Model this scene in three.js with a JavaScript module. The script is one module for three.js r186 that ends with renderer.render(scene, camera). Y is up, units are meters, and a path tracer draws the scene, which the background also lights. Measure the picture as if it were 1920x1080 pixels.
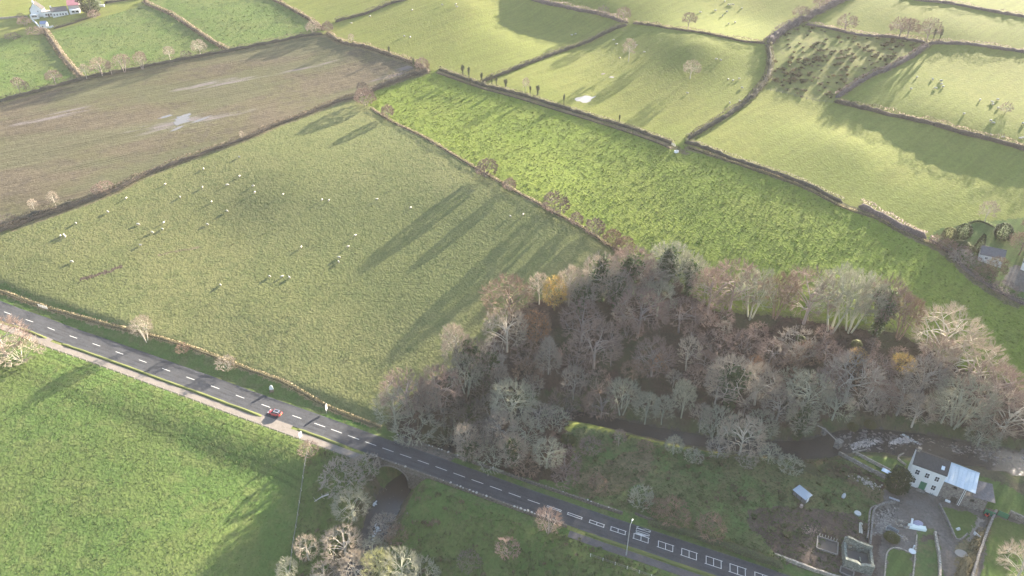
import * as THREE from 'three';
import { mergeGeometries } from 'three/addons/utils/BufferGeometryUtils.js';
import { MarchingCubes } from 'three/addons/objects/MarchingCubes.js';

// ---------------------------------------------------------------- camera, sky, sun, exposure
const scene = new THREE.Scene();
const CAM_H = 147, PITCH = 32 * Math.PI / 180, FOCAL = 1280;          // metres above the road at the bridge; focal length for a frame 1920 wide
const camera = new THREE.PerspectiveCamera(2 * Math.atan(540 / FOCAL) * 180 / Math.PI, 16 / 9, 1, 6000);
camera.position.set(0, CAM_H, 0);
camera.rotation.set(-PITCH, 0, 0);
const renderer = new THREE.WebGLRenderer({ antialias: true });
renderer.toneMapping = THREE.LinearToneMapping;
renderer.toneMappingExposure = 8.8;
renderer.shadowMap.enabled = true;

const SUN_EL = 17 * Math.PI / 180, SUN_AZ = 39.8 * Math.PI / 180;    // azimuth to the right of the view
const sunDir = new THREE.Vector3(Math.sin(SUN_AZ) * Math.cos(SUN_EL), Math.sin(SUN_EL), -Math.cos(SUN_AZ) * Math.cos(SUN_EL));
const sun = new THREE.DirectionalLight(new THREE.Color().setRGB(1.0, 0.88, 0.70), 5);
sun.name = 'sun';
sun.position.copy(sunDir).multiplyScalar(1500).add(new THREE.Vector3(0, 0, -300));
sun.target.position.set(0, 0, -300);
sun.castShadow = true;
sun.shadow.mapSize.set(4096, 4096);
Object.assign(sun.shadow.camera, { left: -520, right: 520, top: 420, bottom: -420, near: 10, far: 3000 });
scene.add(sun, sun.target);
{
  const W = 256, H = 128, d = new Float32Array(W * H * 4), v = new THREE.Vector3();
  for (let j = 0; j < H; j++) for (let i = 0; i < W; i++) {
    const el = ((j + 0.5) / H - 0.5) * Math.PI, az = ((i + 0.5) / W - 0.5) * 2 * Math.PI;
    v.set(Math.cos(el) * Math.cos(az), Math.sin(el), Math.cos(el) * Math.sin(az));
    const up = Math.max(0, v.y), c = Math.max(0, v.dot(sunDir)), hz = Math.exp(-up * 3.2);
    const glow = 0.85 * Math.pow(c, 5) + 1.2 * Math.pow(c, 40);
    const k = (j * W + i) * 4;
    d[k] = 0.068 + 0.070 * hz + 0.26 * glow;
    d[k + 1] = 0.105 + 0.073 * hz + 0.22 * glow;
    d[k + 2] = 0.162 + 0.063 * hz + 0.15 * glow;
    d[k + 3] = 1;
  }
  const t = new THREE.DataTexture(d, W, H, THREE.RGBAFormat, THREE.FloatType);
  t.mapping = THREE.EquirectangularReflectionMapping;
  t.magFilter = THREE.LinearFilter; t.needsUpdate = true;
  scene.background = t; scene.environment = t;
}
scene.fog = new THREE.FogExp2(new THREE.Color().setRGB(1.0, 0.97, 0.93), 0.000085);

// ---------------------------------------------------------------- helpers
function rng(seed) { let s = seed | 0; return () => { s = (s + 0x6d2b79f5) | 0; let t = Math.imul(s ^ (s >>> 15), 1 | s); t = (t + Math.imul(t ^ (t >>> 7), 61 | t)) ^ t; return ((t ^ (t >>> 14)) >>> 0) / 4294967296; }; }
const clamp = (x, a, b) => x < a ? a : x > b ? b : x, lerp = (a, b, t) => a + (b - a) * t;
const smooth = (a, b, x) => { const t = clamp((x - a) / (b - a), 0, 1); return t * t * (3 - 2 * t); };
const used = new Map();
function numbered(name) { const n = used.get(name) ?? 0; used.set(name, n + 1); return n ? name + '_' + String(n).padStart(3, '0') : name; }
function tag(o, label, category, group, kind) {
  if (label) o.userData.label = label;
  if (category) o.userData.category = category;
  if (group) o.userData.group = group;
  if (kind) o.userData.kind = kind;
  return o;
}
// where something stands among others of its kind: the nearest landmark, then the count from the left
const ORDINAL = ['leftmost', ...['second', 'third', 'fourth', 'fifth', 'sixth', 'seventh', 'eighth', 'ninth', 'tenth', 'eleventh', 'twelfth', 'thirteenth', 'fourteenth', 'fifteenth'].map((n) => n + ' from left')];
function placesOf(pts, marks) {
  const zone = pts.map(([x, y]) => marks.reduce((b, m, i) => Math.hypot(x - m[1], (y - m[2]) * 1.6) < Math.hypot(x - marks[b][1], (y - marks[b][2]) * 1.6) ? i : b, 0));
  return pts.map(([x], i) => { const same = pts.map((p, j) => [p[0], j]).filter(([, j]) => zone[j] === zone[i]).sort((a, b) => a[0] - b[0] || a[1] - b[1]), k = same.findIndex(([, j]) => j === i); return (same.length > 1 ? ORDINAL[Math.min(k, ORDINAL.length - 1)] + ' ' : 'only one ') + marks[zone[i]][0]; });
}
function thing(name, label, category, p, turn = 0, group) {
  const o = new THREE.Group(); o.name = numbered(name); scene.add(o);
  o.position.set(p[0], p[1], p[2]); o.rotation.y = turn;
  return tag(o, label, category, group);
}
function part(parent, name, geometry, material) {
  const m = new THREE.Mesh(geometry, material); m.name = name; m.castShadow = m.receiveShadow = true; parent.add(m); return m;
}
function single(name, geometry, material, label, category, group, kind) {
  const m = new THREE.Mesh(geometry, material); m.name = numbered(name); m.castShadow = m.receiveShadow = true; scene.add(m);
  return tag(m, label, category, group, kind);
}
const col = (r, g, b) => new THREE.Color().setRGB(r, g, b);
function mat(r, g, b, o = {}) { return new THREE.MeshPhysicalMaterial({ color: col(r, g, b), roughness: 0.9, specularIntensity: 0.35, ...o }); }
// tileable value noise and its octaves
const NN = 256, noiseTab = new Float32Array(NN * NN);
{ const r = rng(77); for (let i = 0; i < NN * NN; i++) noiseTab[i] = r(); }
function noise(x, y) {
  const xf = Math.floor(x), yf = Math.floor(y); let u = x - xf, v = y - yf; u = u * u * (3 - 2 * u); v = v * v * (3 - 2 * v);
  const x0 = xf & 255, x1 = (xf + 1) & 255, y0 = (yf & 255) << 8, y1 = ((yf + 1) & 255) << 8;
  const a = noiseTab[y0 | x0], b = noiseTab[y0 | x1], c = noiseTab[y1 | x0], d = noiseTab[y1 | x1];
  return a + (b - a) * u + (c - a) * v + (a - b - c + d) * u * v;
}
const fbm = (x, y) => 0.5 * noise(x, y) + 0.27 * noise(x * 2.03 + 17, y * 2.03 + 5) + 0.15 * noise(x * 4.1 + 3, y * 4.1 + 51) + 0.08 * noise(x * 8.3 + 9, y * 8.3 + 31);
// the ray through a point of the photograph (1920 x 1080), used to survey where things stand on the ground
const sP = Math.sin(PITCH), cP = Math.cos(PITCH);
function ray(px, py) { const u = (px - 960) / FOCAL, v = (py - 540) / FOCAL; return [u, -sP - v * cP, -cP + v * sP]; }
// the hillside leans: levels are surveyed above a plane that rises 8 degrees away from the camera
const LEAN = 8 * Math.PI / 180, PLANE_H = 165, sQ = Math.sin(PITCH + LEAN), cQ = Math.cos(PITCH + LEAN), sL = Math.sin(LEAN), cL = Math.cos(LEAN);
function unlean(x, y, z) { const dy = y - PLANE_H; return [x, CAM_H + dy * cL - z * sL, z * cL + dy * sL]; }
function onLevel(px, py, y) { const u = (px - 960) / FOCAL, v = (py - 540) / FOCAL, dy = -sQ - v * cQ, dz = -cQ + v * sQ, t = (y - PLANE_H) / dy; return unlean(u * t, y, dz * t); }
// ---------------------------------------------------------------- lie of the land: surveyed heights (photo point, metres above the bridge deck) joined by a thin-plate spline
const SURVEY = [
  [0,590,13],[250,670,10],[450,740,6.6],[640,810,3],[780,850,.6],[960,930,0],[1200,1010,0],[1480,1080,.6],
  [100,1000,6.5],[100,800,10],[400,900,4.6],[450,1050,3.2],[0,700,12.5],[560,860,3],
  [620,960,-1.5],[600,1060,-2],[850,980,-3.2],[900,1070,-3],[1080,1060,-1.2],
  [1150,880,-2],[1350,930,-1.4],[1500,900,-1.8],[1520,1000,-.6],
  [1700,930,-.9],[1750,1060,.2],[1860,1060,.2],[1900,950,-1],[1640,870,-1.6],
  [1300,780,-2.5],[1000,740,-2],[1300,680,1],[1500,690,2],[1700,700,3],[1850,760,1.5],[1050,640,4.5],[900,740,2.5],
  [1300,550,8.5],[1550,605,8],[1720,640,7],
  [100,582,12.3],[300,634,9.6],[467,696,6.6],[620,768,4],[750,780,2.4],[600,740,4.8],[700,600,7.4],[500,600,9.4],[850,600,7.6],[300,560,11.4],[100,500,14.6],[300,400,15],[520,355,15.7],[430,425,12.6],[550,400,13.4],[800,420,12.6],[1000,450,12.6],[1100,480,11.9],[1037,398,15],[930,337,16.2],[833,280,16.9],
  [100,395,17.3],[400,275,17.8],[670,182,17.6],
  [900,300,16.2],[1100,300,16],[1100,400,14],[1300,420,13.2],[1500,500,11.2],[1650,560,9.6],[1800,640,7],[750,180,17.6],
  [100,270,18.6],[350,220,18.3],[600,120,19.4],
  [110,40,23],[250,100,21.5],[400,40,24],[600,0,26],
  [750,110,20],[790,60,23.5],[950,70,22.5],[890,12,27.5],[1003,0,29.5],[1057,13,28],[965,8,25.5],[1000,28,23],[1060,42,22.6],
  [1000,170,19.5],[1150,200,18.5],[1200,100,23],[1310,80,29],[1290,150,22.4],[1400,130,23.5],[1280,200,20],[1250,270,18],
  [1300,30,28.5],[1420,40,27],[1480,130,23.5],[1600,120,26],[1720,90,28.5],
  [1400,240,19],[1600,270,20],[1600,350,16.5],[1800,340,18],[1800,430,14.5],
  [1650,180,23.5],[1850,180,26],[1900,255,23.5],[1800,248,23],[1700,222,22.5],[1610,203,21.2],[1600,236,19.6],[1700,262,19.4],[1800,300,18.6],[1900,330,18.4],[1800,60,32],[1700,30,33],[1900,100,29],[1850,500,11],[1900,560,9],
];
const TP = SURVEY.map(([x, y, h]) => { const p = onLevel(x, y, h); return [p[0] / 100, p[2] / 100, p[1]]; });
for (const [x, z, h] of [[-900,-300,18],[-800,-900,24],[0,-1000,30],[500,-900,24],[900,-500,14],[800,-100,5],[300,60,2],[-300,60,8],[-100,40,0]]) { const p = unlean(x, h, z); TP.push([p[0] / 100, p[2] / 100, p[1]]); }
const TPS = (() => {
  const n = TP.length, N = n + 3, A = [], U = (r2) => r2 < 1e-12 ? 0 : 0.5 * r2 * Math.log(r2);
  for (let i = 0; i < N; i++) A.push(new Float64Array(N + 1));
  for (let i = 0; i < n; i++) {
    for (let j = 0; j < n; j++) A[i][j] = U((TP[i][0] - TP[j][0]) ** 2 + (TP[i][1] - TP[j][1]) ** 2) + (i === j ? 0.012 : 0);
    A[i][n] = A[n][i] = 1; A[i][n + 1] = A[n + 1][i] = TP[i][0]; A[i][n + 2] = A[n + 2][i] = TP[i][1]; A[i][N] = TP[i][2];
  }
  for (let c = 0; c < N; c++) {
    let p = c; for (let r = c + 1; r < N; r++) if (Math.abs(A[r][c]) > Math.abs(A[p][c])) p = r;
    [A[c], A[p]] = [A[p], A[c]];
    for (let r = 0; r < N; r++) if (r !== c) { const f = A[r][c] / A[c][c]; if (f) for (let k = c; k <= N; k++) A[r][k] -= f * A[c][k]; }
  }
  const w = A.map((row, i) => row[N] / row[i]);
  return (x, z) => { x /= 100; z /= 100; let s = w[n] + w[n + 1] * x + w[n + 2] * z; for (let i = 0; i < n; i++) s += w[i] * U((x - TP[i][0]) ** 2 + (z - TP[i][1]) ** 2); return s; };
})();
const GX0 = -640, GZ0 = -760, GS = 8, GNX = 161, GNZ = 106, gridH = new Float32Array(GNX * GNZ);
for (let j = 0; j < GNZ; j++) for (let i = 0; i < GNX; i++) gridH[j * GNX + i] = TPS(GX0 + i * GS, GZ0 + j * GS);
function baseH(x, z) {   // Catmull-Rom over the 8 m grid
  const fx = clamp((x - GX0) / GS, 1, GNX - 3), fz = clamp((z - GZ0) / GS, 1, GNZ - 3), i = Math.floor(fx), j = Math.floor(fz), u = fx - i, v = fz - j;
  const cr = (a, b, c, d, t) => b + 0.5 * t * (c - a + t * (2 * a - 5 * b + 4 * c - d + t * (3 * (b - c) + d - a)));
  let r = []; for (let k = -1; k < 3; k++) { const o = (j + k) * GNX + i; r.push(cr(gridH[o - 1], gridH[o], gridH[o + 1], gridH[o + 2], u)); }
  return cr(r[0], r[1], r[2], r[3], v);
}
// the road: the middle of its centre-line marks in the photograph, and the level of the deck
const ROAD_W = 7.2;
const ROADPX = [[-150,529,15],[-60,558,13.9],[27,592,12.6],[67,605,11.8],[99,618,11.2],[146,635,10.4],[183,647,9.8],[230,664,9.1],[268,677,8.6],[313,694,8],[353,708,7.4],[409,728,6.5],[453,745,5.8],[499,761,5.1],[557,782,4.2],[600,797,3.6],[657,818,2.7],[720,841,1.8],[787,864,1],[856,889,.5],[926,914,.2],[1001,941,0],[1061,961,0],[1119,982,0],[1202,1009,0],[1292,1039,.1],[1383,1069,.3],[1480,1102,.6],[1640,1156,1],[1800,1210,1.4]];
function catmull(pts, step) { return new THREE.CatmullRomCurve3(pts.map((p) => new THREE.Vector3(...p)), false, 'centripetal').getSpacedPoints(Math.max(2, Math.round(polyLen(pts) / step))); }
function polyLen(p) { let s = 0; for (let i = 1; i < p.length; i++) s += Math.hypot(p[i][0] - p[i - 1][0], p[i][2] - p[i - 1][2]); return s; }
const roadPts = ROADPX.map((r) => onLevel(r[0], r[1], r[2]));
const roadC = (() => { let p = catmull(roadPts, 2); for (let k = 0; k < 6; k++) p = p.map((v, i) => i && i < p.length - 1 ? v.clone().multiplyScalar(2).add(p[i - 1]).add(p[i + 1]).multiplyScalar(0.25) : v); return p; })();
function near(line, x, z) {   // distance to a line of Vector3 in plan, its level there, side (+ = right of travel)
  let best = 1e9, y = 0, side = 1, at = 0;
  for (let i = 0; i + 1 < line.length; i++) {
    const a = line[i], b = line[i + 1], dx = b.x - a.x, dz = b.z - a.z, t = clamp(((x - a.x) * dx + (z - a.z) * dz) / (dx * dx + dz * dz || 1), 0, 1);
    const qx = a.x + dx * t - x, qz = a.z + dz * t - z, d = qx * qx + qz * qz;
    if (d < best) { best = d; y = a.y + (b.y - a.y) * t; side = -(dx * qz - dz * qx) < 0 ? -1 : 1; at = i + t; }
  }
  return { d: Math.sqrt(best), y, side, at };
}
// the river: middle line (photo point, water level, half width)
const RIVER = [[2100,905,-1.6,5.1],[1930,872,-1.8,5.1],[1830,852,-2,5.1],[1700,832,-2.3,5.5],[1600,826,-2.8,4.6],[1520,842,-3.6,3.8],[1420,838,-3.8,2.6],[1300,824,-4,2.6],[1200,805,-4.1,2.6],[1090,782,-4.3,2.6],[1000,778,-4.5,2.7],[925,795,-4.7,2.9],[850,835,-5.2,3],[790,880,-5.8,2.48],[742,922,-6.3,4.00],[716,965,-6.9,4.16],[698,1010,-7.6,3.20],[672,1050,-8.2,2.88],[640,1110,-9,3.20]];
const atLevel = (px, py, y) => { const d = ray(px, py), t = (y - CAM_H) / d[1]; return [d[0] * t, y, d[2] * t]; };
const riverC = new THREE.CatmullRomCurve3(RIVER.map((r) => { return new THREE.Vector3(...atLevel(r[0], r[1], r[2])); }), false, 'centripetal').getSpacedPoints(110);
const riverRaw = RIVER.map((r) => new THREE.Vector3(...atLevel(r[0], r[1], r[2])));
function riverAt(x, z) { const n = near(riverC, x, z), m = near(riverRaw, x, z), i = Math.min(Math.floor(m.at), RIVER.length - 2); n.w = lerp(RIVER[i][3], RIVER[i + 1][3], m.at - i); return n; }
function hgt(x, z) {
  let h = baseH(x, z);
  if (z > -340 && z < 20) {
    const r = near(roadC, x, z);
    if (r.d < 30) {   // the road and its verges are level across; beyond them an earth slope
      const k = r.side < 0 ? 1 - smooth(4.6, 10.5, r.d) : 1 - smooth(7.4, 22, r.d); h = lerp(h, r.y - 0.1, k);
    }
    const v = riverAt(x, z);
    if (v.d < v.w + 12) {
      const bank = v.y + 0.35 + (h - v.y - 0.35) * smooth(v.w - 0.4, v.w + 5.5, v.d);
      h = Math.min(h, v.d < v.w - 0.4 ? v.y - 0.5 - 0.5 * smooth(v.w, v.w * 0.3, v.d) : Math.min(h, bank - 0.85 * (1 - smooth(v.w - 0.4, v.w + 0.6, v.d))));
    }
  }
  return h;
}
// the same, looked up from a fine grid once it is built
const FS = 2, FX0 = -432, FZ0 = -620, FNX = 433, FNZ = 291, fine = new Float32Array(FNX * FNZ);
for (let j = 0; j < FNZ; j++) for (let i = 0; i < FNX; i++) fine[j * FNX + i] = hgt(FX0 + i * FS, FZ0 + j * FS);
function ground(x, z) {
  const fx = clamp((x - FX0) / FS, 0, FNX - 1.001), fz = clamp((z - FZ0) / FS, 0, FNZ - 1.001), i = Math.floor(fx), j = Math.floor(fz), u = fx - i, v = fz - j, o = j * FNX + i;
  if (u + v <= 1) return fine[o] + (fine[o + 1] - fine[o]) * u + (fine[o + FNX] - fine[o]) * v;
  return fine[o + FNX + 1] + (fine[o + FNX] - fine[o + FNX + 1]) * (1 - u) + (fine[o + 1] - fine[o + FNX + 1]) * (1 - v);
}
function P(px, py, lift = 0) {   // where the ray through a photo point meets the ground
  const d = ray(px, py); let t0 = 60, t = 60;
  for (; t < 1400; t += 3) { if (CAM_H + d[1] * t < ground(d[0] * t, d[2] * t)) break; t0 = t; }
  for (let k = 0; k < 20; k++) { const m = (t0 + t) / 2; if (CAM_H + d[1] * m < ground(d[0] * m, d[2] * m)) t = m; else t0 = m; }
  return [d[0] * t, ground(d[0] * t, d[2] * t) + lift, d[2] * t];
}
const PX = (a) => { const r = []; for (let i = 0; i < a.length; i += 2) r.push(P(a[i], a[i + 1])); return r; };
// ---------------------------------------------------------------- what the ground is covered with
// outlines are photo points, laid on the land with P(); each region becomes one named sheet of the ground
const C = { GRASS: 1, LUSH: 2, DULL: 3, STUBBLE: 4, FAR: 5, SOIL: 6, GRAVEL: 7, WOOD: 8, LAWN: 9, BED: 10, DRY: 11, VERGE: 12, PADDOCK: 13, RUSHY: 14, BANK: 15, DARKGRASS: 16, MUD: 17, PATH: 18, RUBBLE: 19, TARN: 20, ROUGH: 21, FARGREEN: 22, YELLOW: 23 };
const FIELDS = [
  // name, class, label, outline
  ['field', C.DULL, 'big dull olive sheep field left of the wood, above the road', [-60,445,20,427,117,393,160,377,213,358,267,330,317,310,393,283,467,257,520,233,567,217,640,188,673,182,700,205,733,227,790,255,833,280,887,313,930,337,973,363,1000,377,1037,398,1070,415,1107,437,1140,460,1175,476,1160,512,1060,545,960,585,920,640,850,690,770,740,722,800,680,789,619,765,574,740,533,717,467,693,387,662,333,643,260,623,187,605,140,592,67,570,0,547,-60,530]],
  ['field', C.LUSH, 'long bright green tussocky field between the wood and the straight hedge', [673,182,707,165,757,147,810,132,857,143,907,160,973,177,1040,198,1107,218,1173,238,1240,263,1280,272,1307,273,1380,300,1447,323,1513,347,1580,380,1647,403,1690,427,1737,447,1780,473,1820,513,1873,547,1913,567,1990,605,2100,690,2100,800,1960,790,1900,720,1800,690,1727,643,1673,618,1613,612,1553,605,1473,590,1403,585,1343,580,1300,552,1240,495,1175,476,1140,460,1107,437,1070,415,1037,398,1000,377,973,363,930,337,887,313,833,280,790,255,733,227,700,205]],
  ['field', C.STUBBLE, 'brown stubble field with wet streaks and a pale puddle', [-60,202,0,190,83,168,150,150,233,133,300,120,380,105,433,95,500,82,567,68,610,65,640,80,683,88,727,103,770,118,800,132,757,147,707,165,673,182,640,188,567,217,520,233,467,257,393,283,317,310,267,330,213,358,160,377,117,393,20,427,-60,445]],
  ['field', C.FAR, 'small green field in the far left corner below the white farmhouse', [-60,80,30,68,87,62,113,100,140,133,153,148,83,168,0,190,-60,202]],
  ['field', C.FAR, 'green field with a tree row between the farmhouse and the stubble', [87,62,200,30,277,8,320,27,360,53,400,80,427,97,380,105,300,120,233,133,153,148,140,133,113,100]],
  ['field', C.FAR, 'rough green field at the top left between two thin hedges', [277,8,250,-40,500,-50,513,0,550,20,580,37,610,57,600,66,500,82,433,95,400,80,360,53,320,27]],
  ['field', C.FARGREEN, 'pale green field at the top between two hedges', [500,-50,513,0,550,20,580,37,620,50,640,38,690,25,730,8,770,0,800,-50]],
  ['field', C.FARGREEN, 'rolling pale green field with a shadowed hollow at the top centre', [800,-50,770,0,730,8,690,25,640,38,620,50,616,66,640,80,683,88,727,103,770,118,805,130,857,143,913,150,957,133,1007,113,1057,95,1107,77,1140,60,1173,47,1123,27,1057,13,1003,0,990,-50]],
  ['field', C.FARGREEN, 'rounded field with two lone bare trees and a white pool', [913,150,957,133,1007,113,1057,95,1107,77,1140,60,1180,46,1223,48,1280,57,1347,68,1390,77,1440,83,1443,110,1440,140,1423,167,1397,193,1357,220,1313,247,1280,270,1240,263,1173,238,1107,218,1040,198,973,177]],
  ['field', C.FARGREEN, 'hilly sheep field at the top right of centre', [990,-50,1003,0,1057,13,1123,27,1180,44,1223,48,1280,57,1347,68,1390,77,1440,82,1467,60,1507,37,1547,17,1587,0,1640,-50]],
  ['field', C.RUSHY, 'wet field dotted with dark rush clumps at the upper right', [1440,83,1467,60,1507,40,1557,55,1613,67,1680,72,1740,83,1707,107,1663,130,1613,153,1565,185,1533,190,1480,177,1433,167,1443,110]],
  ['field', C.FARGREEN, 'washed-out sheep pasture at the right beyond the hedge', [1740,83,1813,83,1863,90,1920,98,2000,108,2000,300,1920,282,1863,263,1813,252,1747,233,1680,218,1613,202,1565,190,1613,153,1663,130,1707,107]],
  ['field', C.FARGREEN, 'hazy field with a row of bare trees at the top right', [1507,37,1547,17,1587,0,1640,-50,1700,-12,1780,7,1847,20,1920,32,2000,44,2000,108,1920,98,1863,90,1813,83,1740,80,1680,72,1613,67,1557,55]],
  ['field', C.FARGREEN, 'sunlit strip of field in the top right corner', [1640,-50,1717,0,1780,7,1847,20,1920,32,2000,44,2000,-60]],
  ['field', C.FARGREEN, 'light green striped field with a long wedge of shadow at the right', [1280,270,1313,247,1357,220,1397,193,1433,167,1480,177,1533,190,1565,192,1613,202,1680,218,1747,233,1813,252,1863,263,1920,282,2000,300,2000,420,1920,408,1850,415,1760,430,1737,447,1690,427,1647,403,1580,380,1513,347,1447,323,1380,300,1307,273]],
  ['garden', C.LAWN, 'small hedged garden with clipped trees at the right edge', [1737,447,1760,430,1850,415,1920,408,2010,420,2100,690,1990,605,1913,567,1873,547,1820,513,1780,473]],
  ['field', C.GRASS, 'lush green field at the lower left below the roadside path', [-80,690,30,672,75,648,150,670,290,720,400,762,500,798,567,820,583,835,572,870,560,950,548,1045,540,1120,-80,1120]],
  ['riverside_meadow', C.DARKGRASS, 'shaded rough grass between the wire fence and the river', [583,835,650,852,700,862,730,880,730,900,690,960,680,1010,650,1060,630,1120,540,1120,548,1045,560,950,572,870]],
  ['riverside_meadow', C.DARKGRASS, 'shaded meadow below the bridge, right of the river', [775,890,850,925,960,975,1060,1000,1140,1035,1240,1075,1330,1120,650,1120,700,1030,735,990,775,935]],
  ['wood_floor', C.WOOD, 'brown leaf-littered floor of the wood', [722,800,770,740,850,690,920,640,960,585,1060,545,1160,512,1175,476,1240,495,1300,552,1343,580,1403,585,1473,590,1553,605,1613,612,1673,618,1727,643,1800,690,1900,720,1960,790,2000,870,1930,850,1830,838,1700,812,1600,806,1520,822,1420,822,1300,806,1200,788,1090,768,1060,800,1075,850,1060,905,985,898,900,865,800,840,740,822]],
  ['paddock', C.PADDOCK, 'rough grass paddock between the river and the road wall', [1060,905,1075,850,1070,806,1090,800,1200,825,1300,845,1420,858,1520,862,1570,855,1660,895,1650,930,1640,960,1622,1040,1600,1070,1560,1085,1470,1075,1400,1030,1290,1000,1180,965,1080,935]],
  ['yard', C.GRAVEL, 'muddy gravel yard and drive in front of the house', [1640,960,1652,930,1665,905,1700,905,1765,930,1830,945,1890,965,1990,1000,2000,1150,1590,1150,1560,1085,1600,1070,1622,1040]],
  ['lawn', C.LAWN, 'striped lawn behind the white house beside the river', [1570,848,1612,846,1700,840,1740,836,1790,842,1860,868,1920,890,2000,915,2000,1000,1890,965,1830,945,1765,925,1700,900,1665,892]],
];
const RW = 2160, RH = 1440, RX0 = -432, RZ0 = -620, RS = 0.4;
const classMap = new Uint8Array(RW * RH), fieldMap = new Uint8Array(RW * RH);
function fillPoly(pts, set) {   // pts in metres [x, y, z]
  let z0 = 1e9, z1 = -1e9; for (const p of pts) { z0 = Math.min(z0, p[2]); z1 = Math.max(z1, p[2]); }
  for (let j = Math.max(0, Math.ceil((z0 - RZ0) / RS)); j < Math.min(RH, (z1 - RZ0) / RS); j++) {
    const z = RZ0 + j * RS, xs = [];
    for (let i = 0; i < pts.length; i++) { const a = pts[i], b = pts[(i + 1) % pts.length]; if ((a[2] <= z) !== (b[2] <= z)) xs.push(a[0] + (b[0] - a[0]) * (z - a[2]) / (b[2] - a[2])); }
    xs.sort((a, b) => a - b);
    for (let k = 0; k + 1 < xs.length; k += 2) for (let i = Math.max(0, Math.ceil((xs[k] - RX0) / RS)); i < Math.min(RW, (xs[k + 1] - RX0) / RS); i++) set(j * RW + i);
  }
}
const paint = (cls, a) => fillPoly(PX(a), (k) => { classMap[k] = cls; });
classMap.fill(C.FARGREEN);
paintBandEarly();
FIELDS.forEach((f, n) => fillPoly(PX(f[3]), (k) => { fieldMap[k] = n + 1; classMap[k] = f[1]; }));
function paintBandEarly() { paintBand(roadC, -16, 16, C.VERGE, 0, 1e9, 60); }
// a band along a line of metres (positive offsets lie on the near side of the road)
function paintBand(line, off0, off1, cls, from = 0, to = 1e9, fid) {
  const a = [], b = [];
  for (let i = 0; i < line.length; i++) if (i >= from && i <= to) {
    const p = line[Math.max(0, i - 1)], q = line[Math.min(line.length - 1, i + 1)], L = Math.hypot(q.x - p.x, q.z - p.z), nx = -(q.z - p.z) / L, nz = (q.x - p.x) / L;
    a.push([line[i].x + nx * off0, 0, line[i].z + nz * off0]); b.push([line[i].x + nx * off1, 0, line[i].z + nz * off1]);
  }
  fillPoly([...a, ...b.reverse()], (k) => { if (cls) classMap[k] = cls; if (fid) fieldMap[k] = fid; });
}
const iAt = (px, py) => { const p = P(px, py), n = near(roadC, p[0], p[2]); return n.at; };
// ground under hedges and walls, tracks, mud, the river bed (all seen in the photograph)
for (const p of riverC) { const r = riverAt(p.x, p.z); fillPoly(Array.from({ length: 12 }, (_, k) => [p.x + Math.cos(k / 6 * Math.PI) * (r.w + 3.2), 0, p.z + Math.sin(k / 6 * Math.PI) * (r.w + 3.2)]), (k) => { classMap[k] = C.BANK; }); }
for (const p of riverC) { const r = riverAt(p.x, p.z); fillPoly(Array.from({ length: 12 }, (_, k) => [p.x + Math.cos(k / 6 * Math.PI) * (r.w + 0.4), 0, p.z + Math.sin(k / 6 * Math.PI) * (r.w + 0.4)]), (k) => { classMap[k] = C.BED; fieldMap[k] = 61; }); }
const iA = iAt(690, 853), iB = iAt(1055, 975), iGap = iAt(735, 846);
paintBand(roadC, -6.6, 6.6, C.VERGE, 0, 1e9, 60);
paintBand(roadC, -9.5, -4, C.VERGE, 0, iAt(520, 768), 60);
paintBand(roadC, -7.2, -3, C.VERGE, iAt(1000, 941), 1e9, 60);
paintBand(roadC, 3.4, 4.8, C.YELLOW, 0, iA, 60);
paintBand(roadC, 3.4, 5.0, C.YELLOW, iB, 1e9, 60);
// dry pale grass on the bank along the top of the roadside field edge, and other details of the surface
function strip(a, w, cls, fid) { const line = catmull(PX(a), 3); paintBand(line, -w / 2, w / 2, cls, 0, 1e9, fid); }
strip([-60,531,0,548,67,571,140,593,187,606,260,624,333,644,387,663,467,694,533,718,574,741,619,766,680,790,715,802], 1.7, C.DRY);
strip([700,205,733,227,790,255,833,280,887,313,930,337,973,363,1000,377,1037,398,1070,415,1107,437,1140,460,1172,474], 1.5, C.DRY);
strip([1300,552,1343,580,1403,585,1473,590,1553,605,1613,612,1673,618,1727,643], 1.6, C.YELLOW);
for (const a of [[20,429,117,395,213,360,267,332,317,312,393,285,467,259,520,235,567,219,640,190,673,184], [0,192,83,170,150,152,233,135,300,122,380,107,433,97,500,84,567,70,610,67,640,82,683,90,727,105,770,120,803,134,757,149,707,167]]) strip(a, 4, C.ROUGH);
strip([820,134,857,147,907,164,973,181,1040,202,1107,222,1173,242,1240,267,1262,278], 3.4, C.DRY);
strip([1285,276,1380,304,1447,327,1513,351,1580,385,1647,408,1690,432,1780,480,1820,520,1873,555,1913,575], 3.6, C.ROUGH);
strip([150,524,188,514,230,499], 1.6, C.MUD); strip([298,478,335,470,375,464], 1.1, C.ROUGH);
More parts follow.
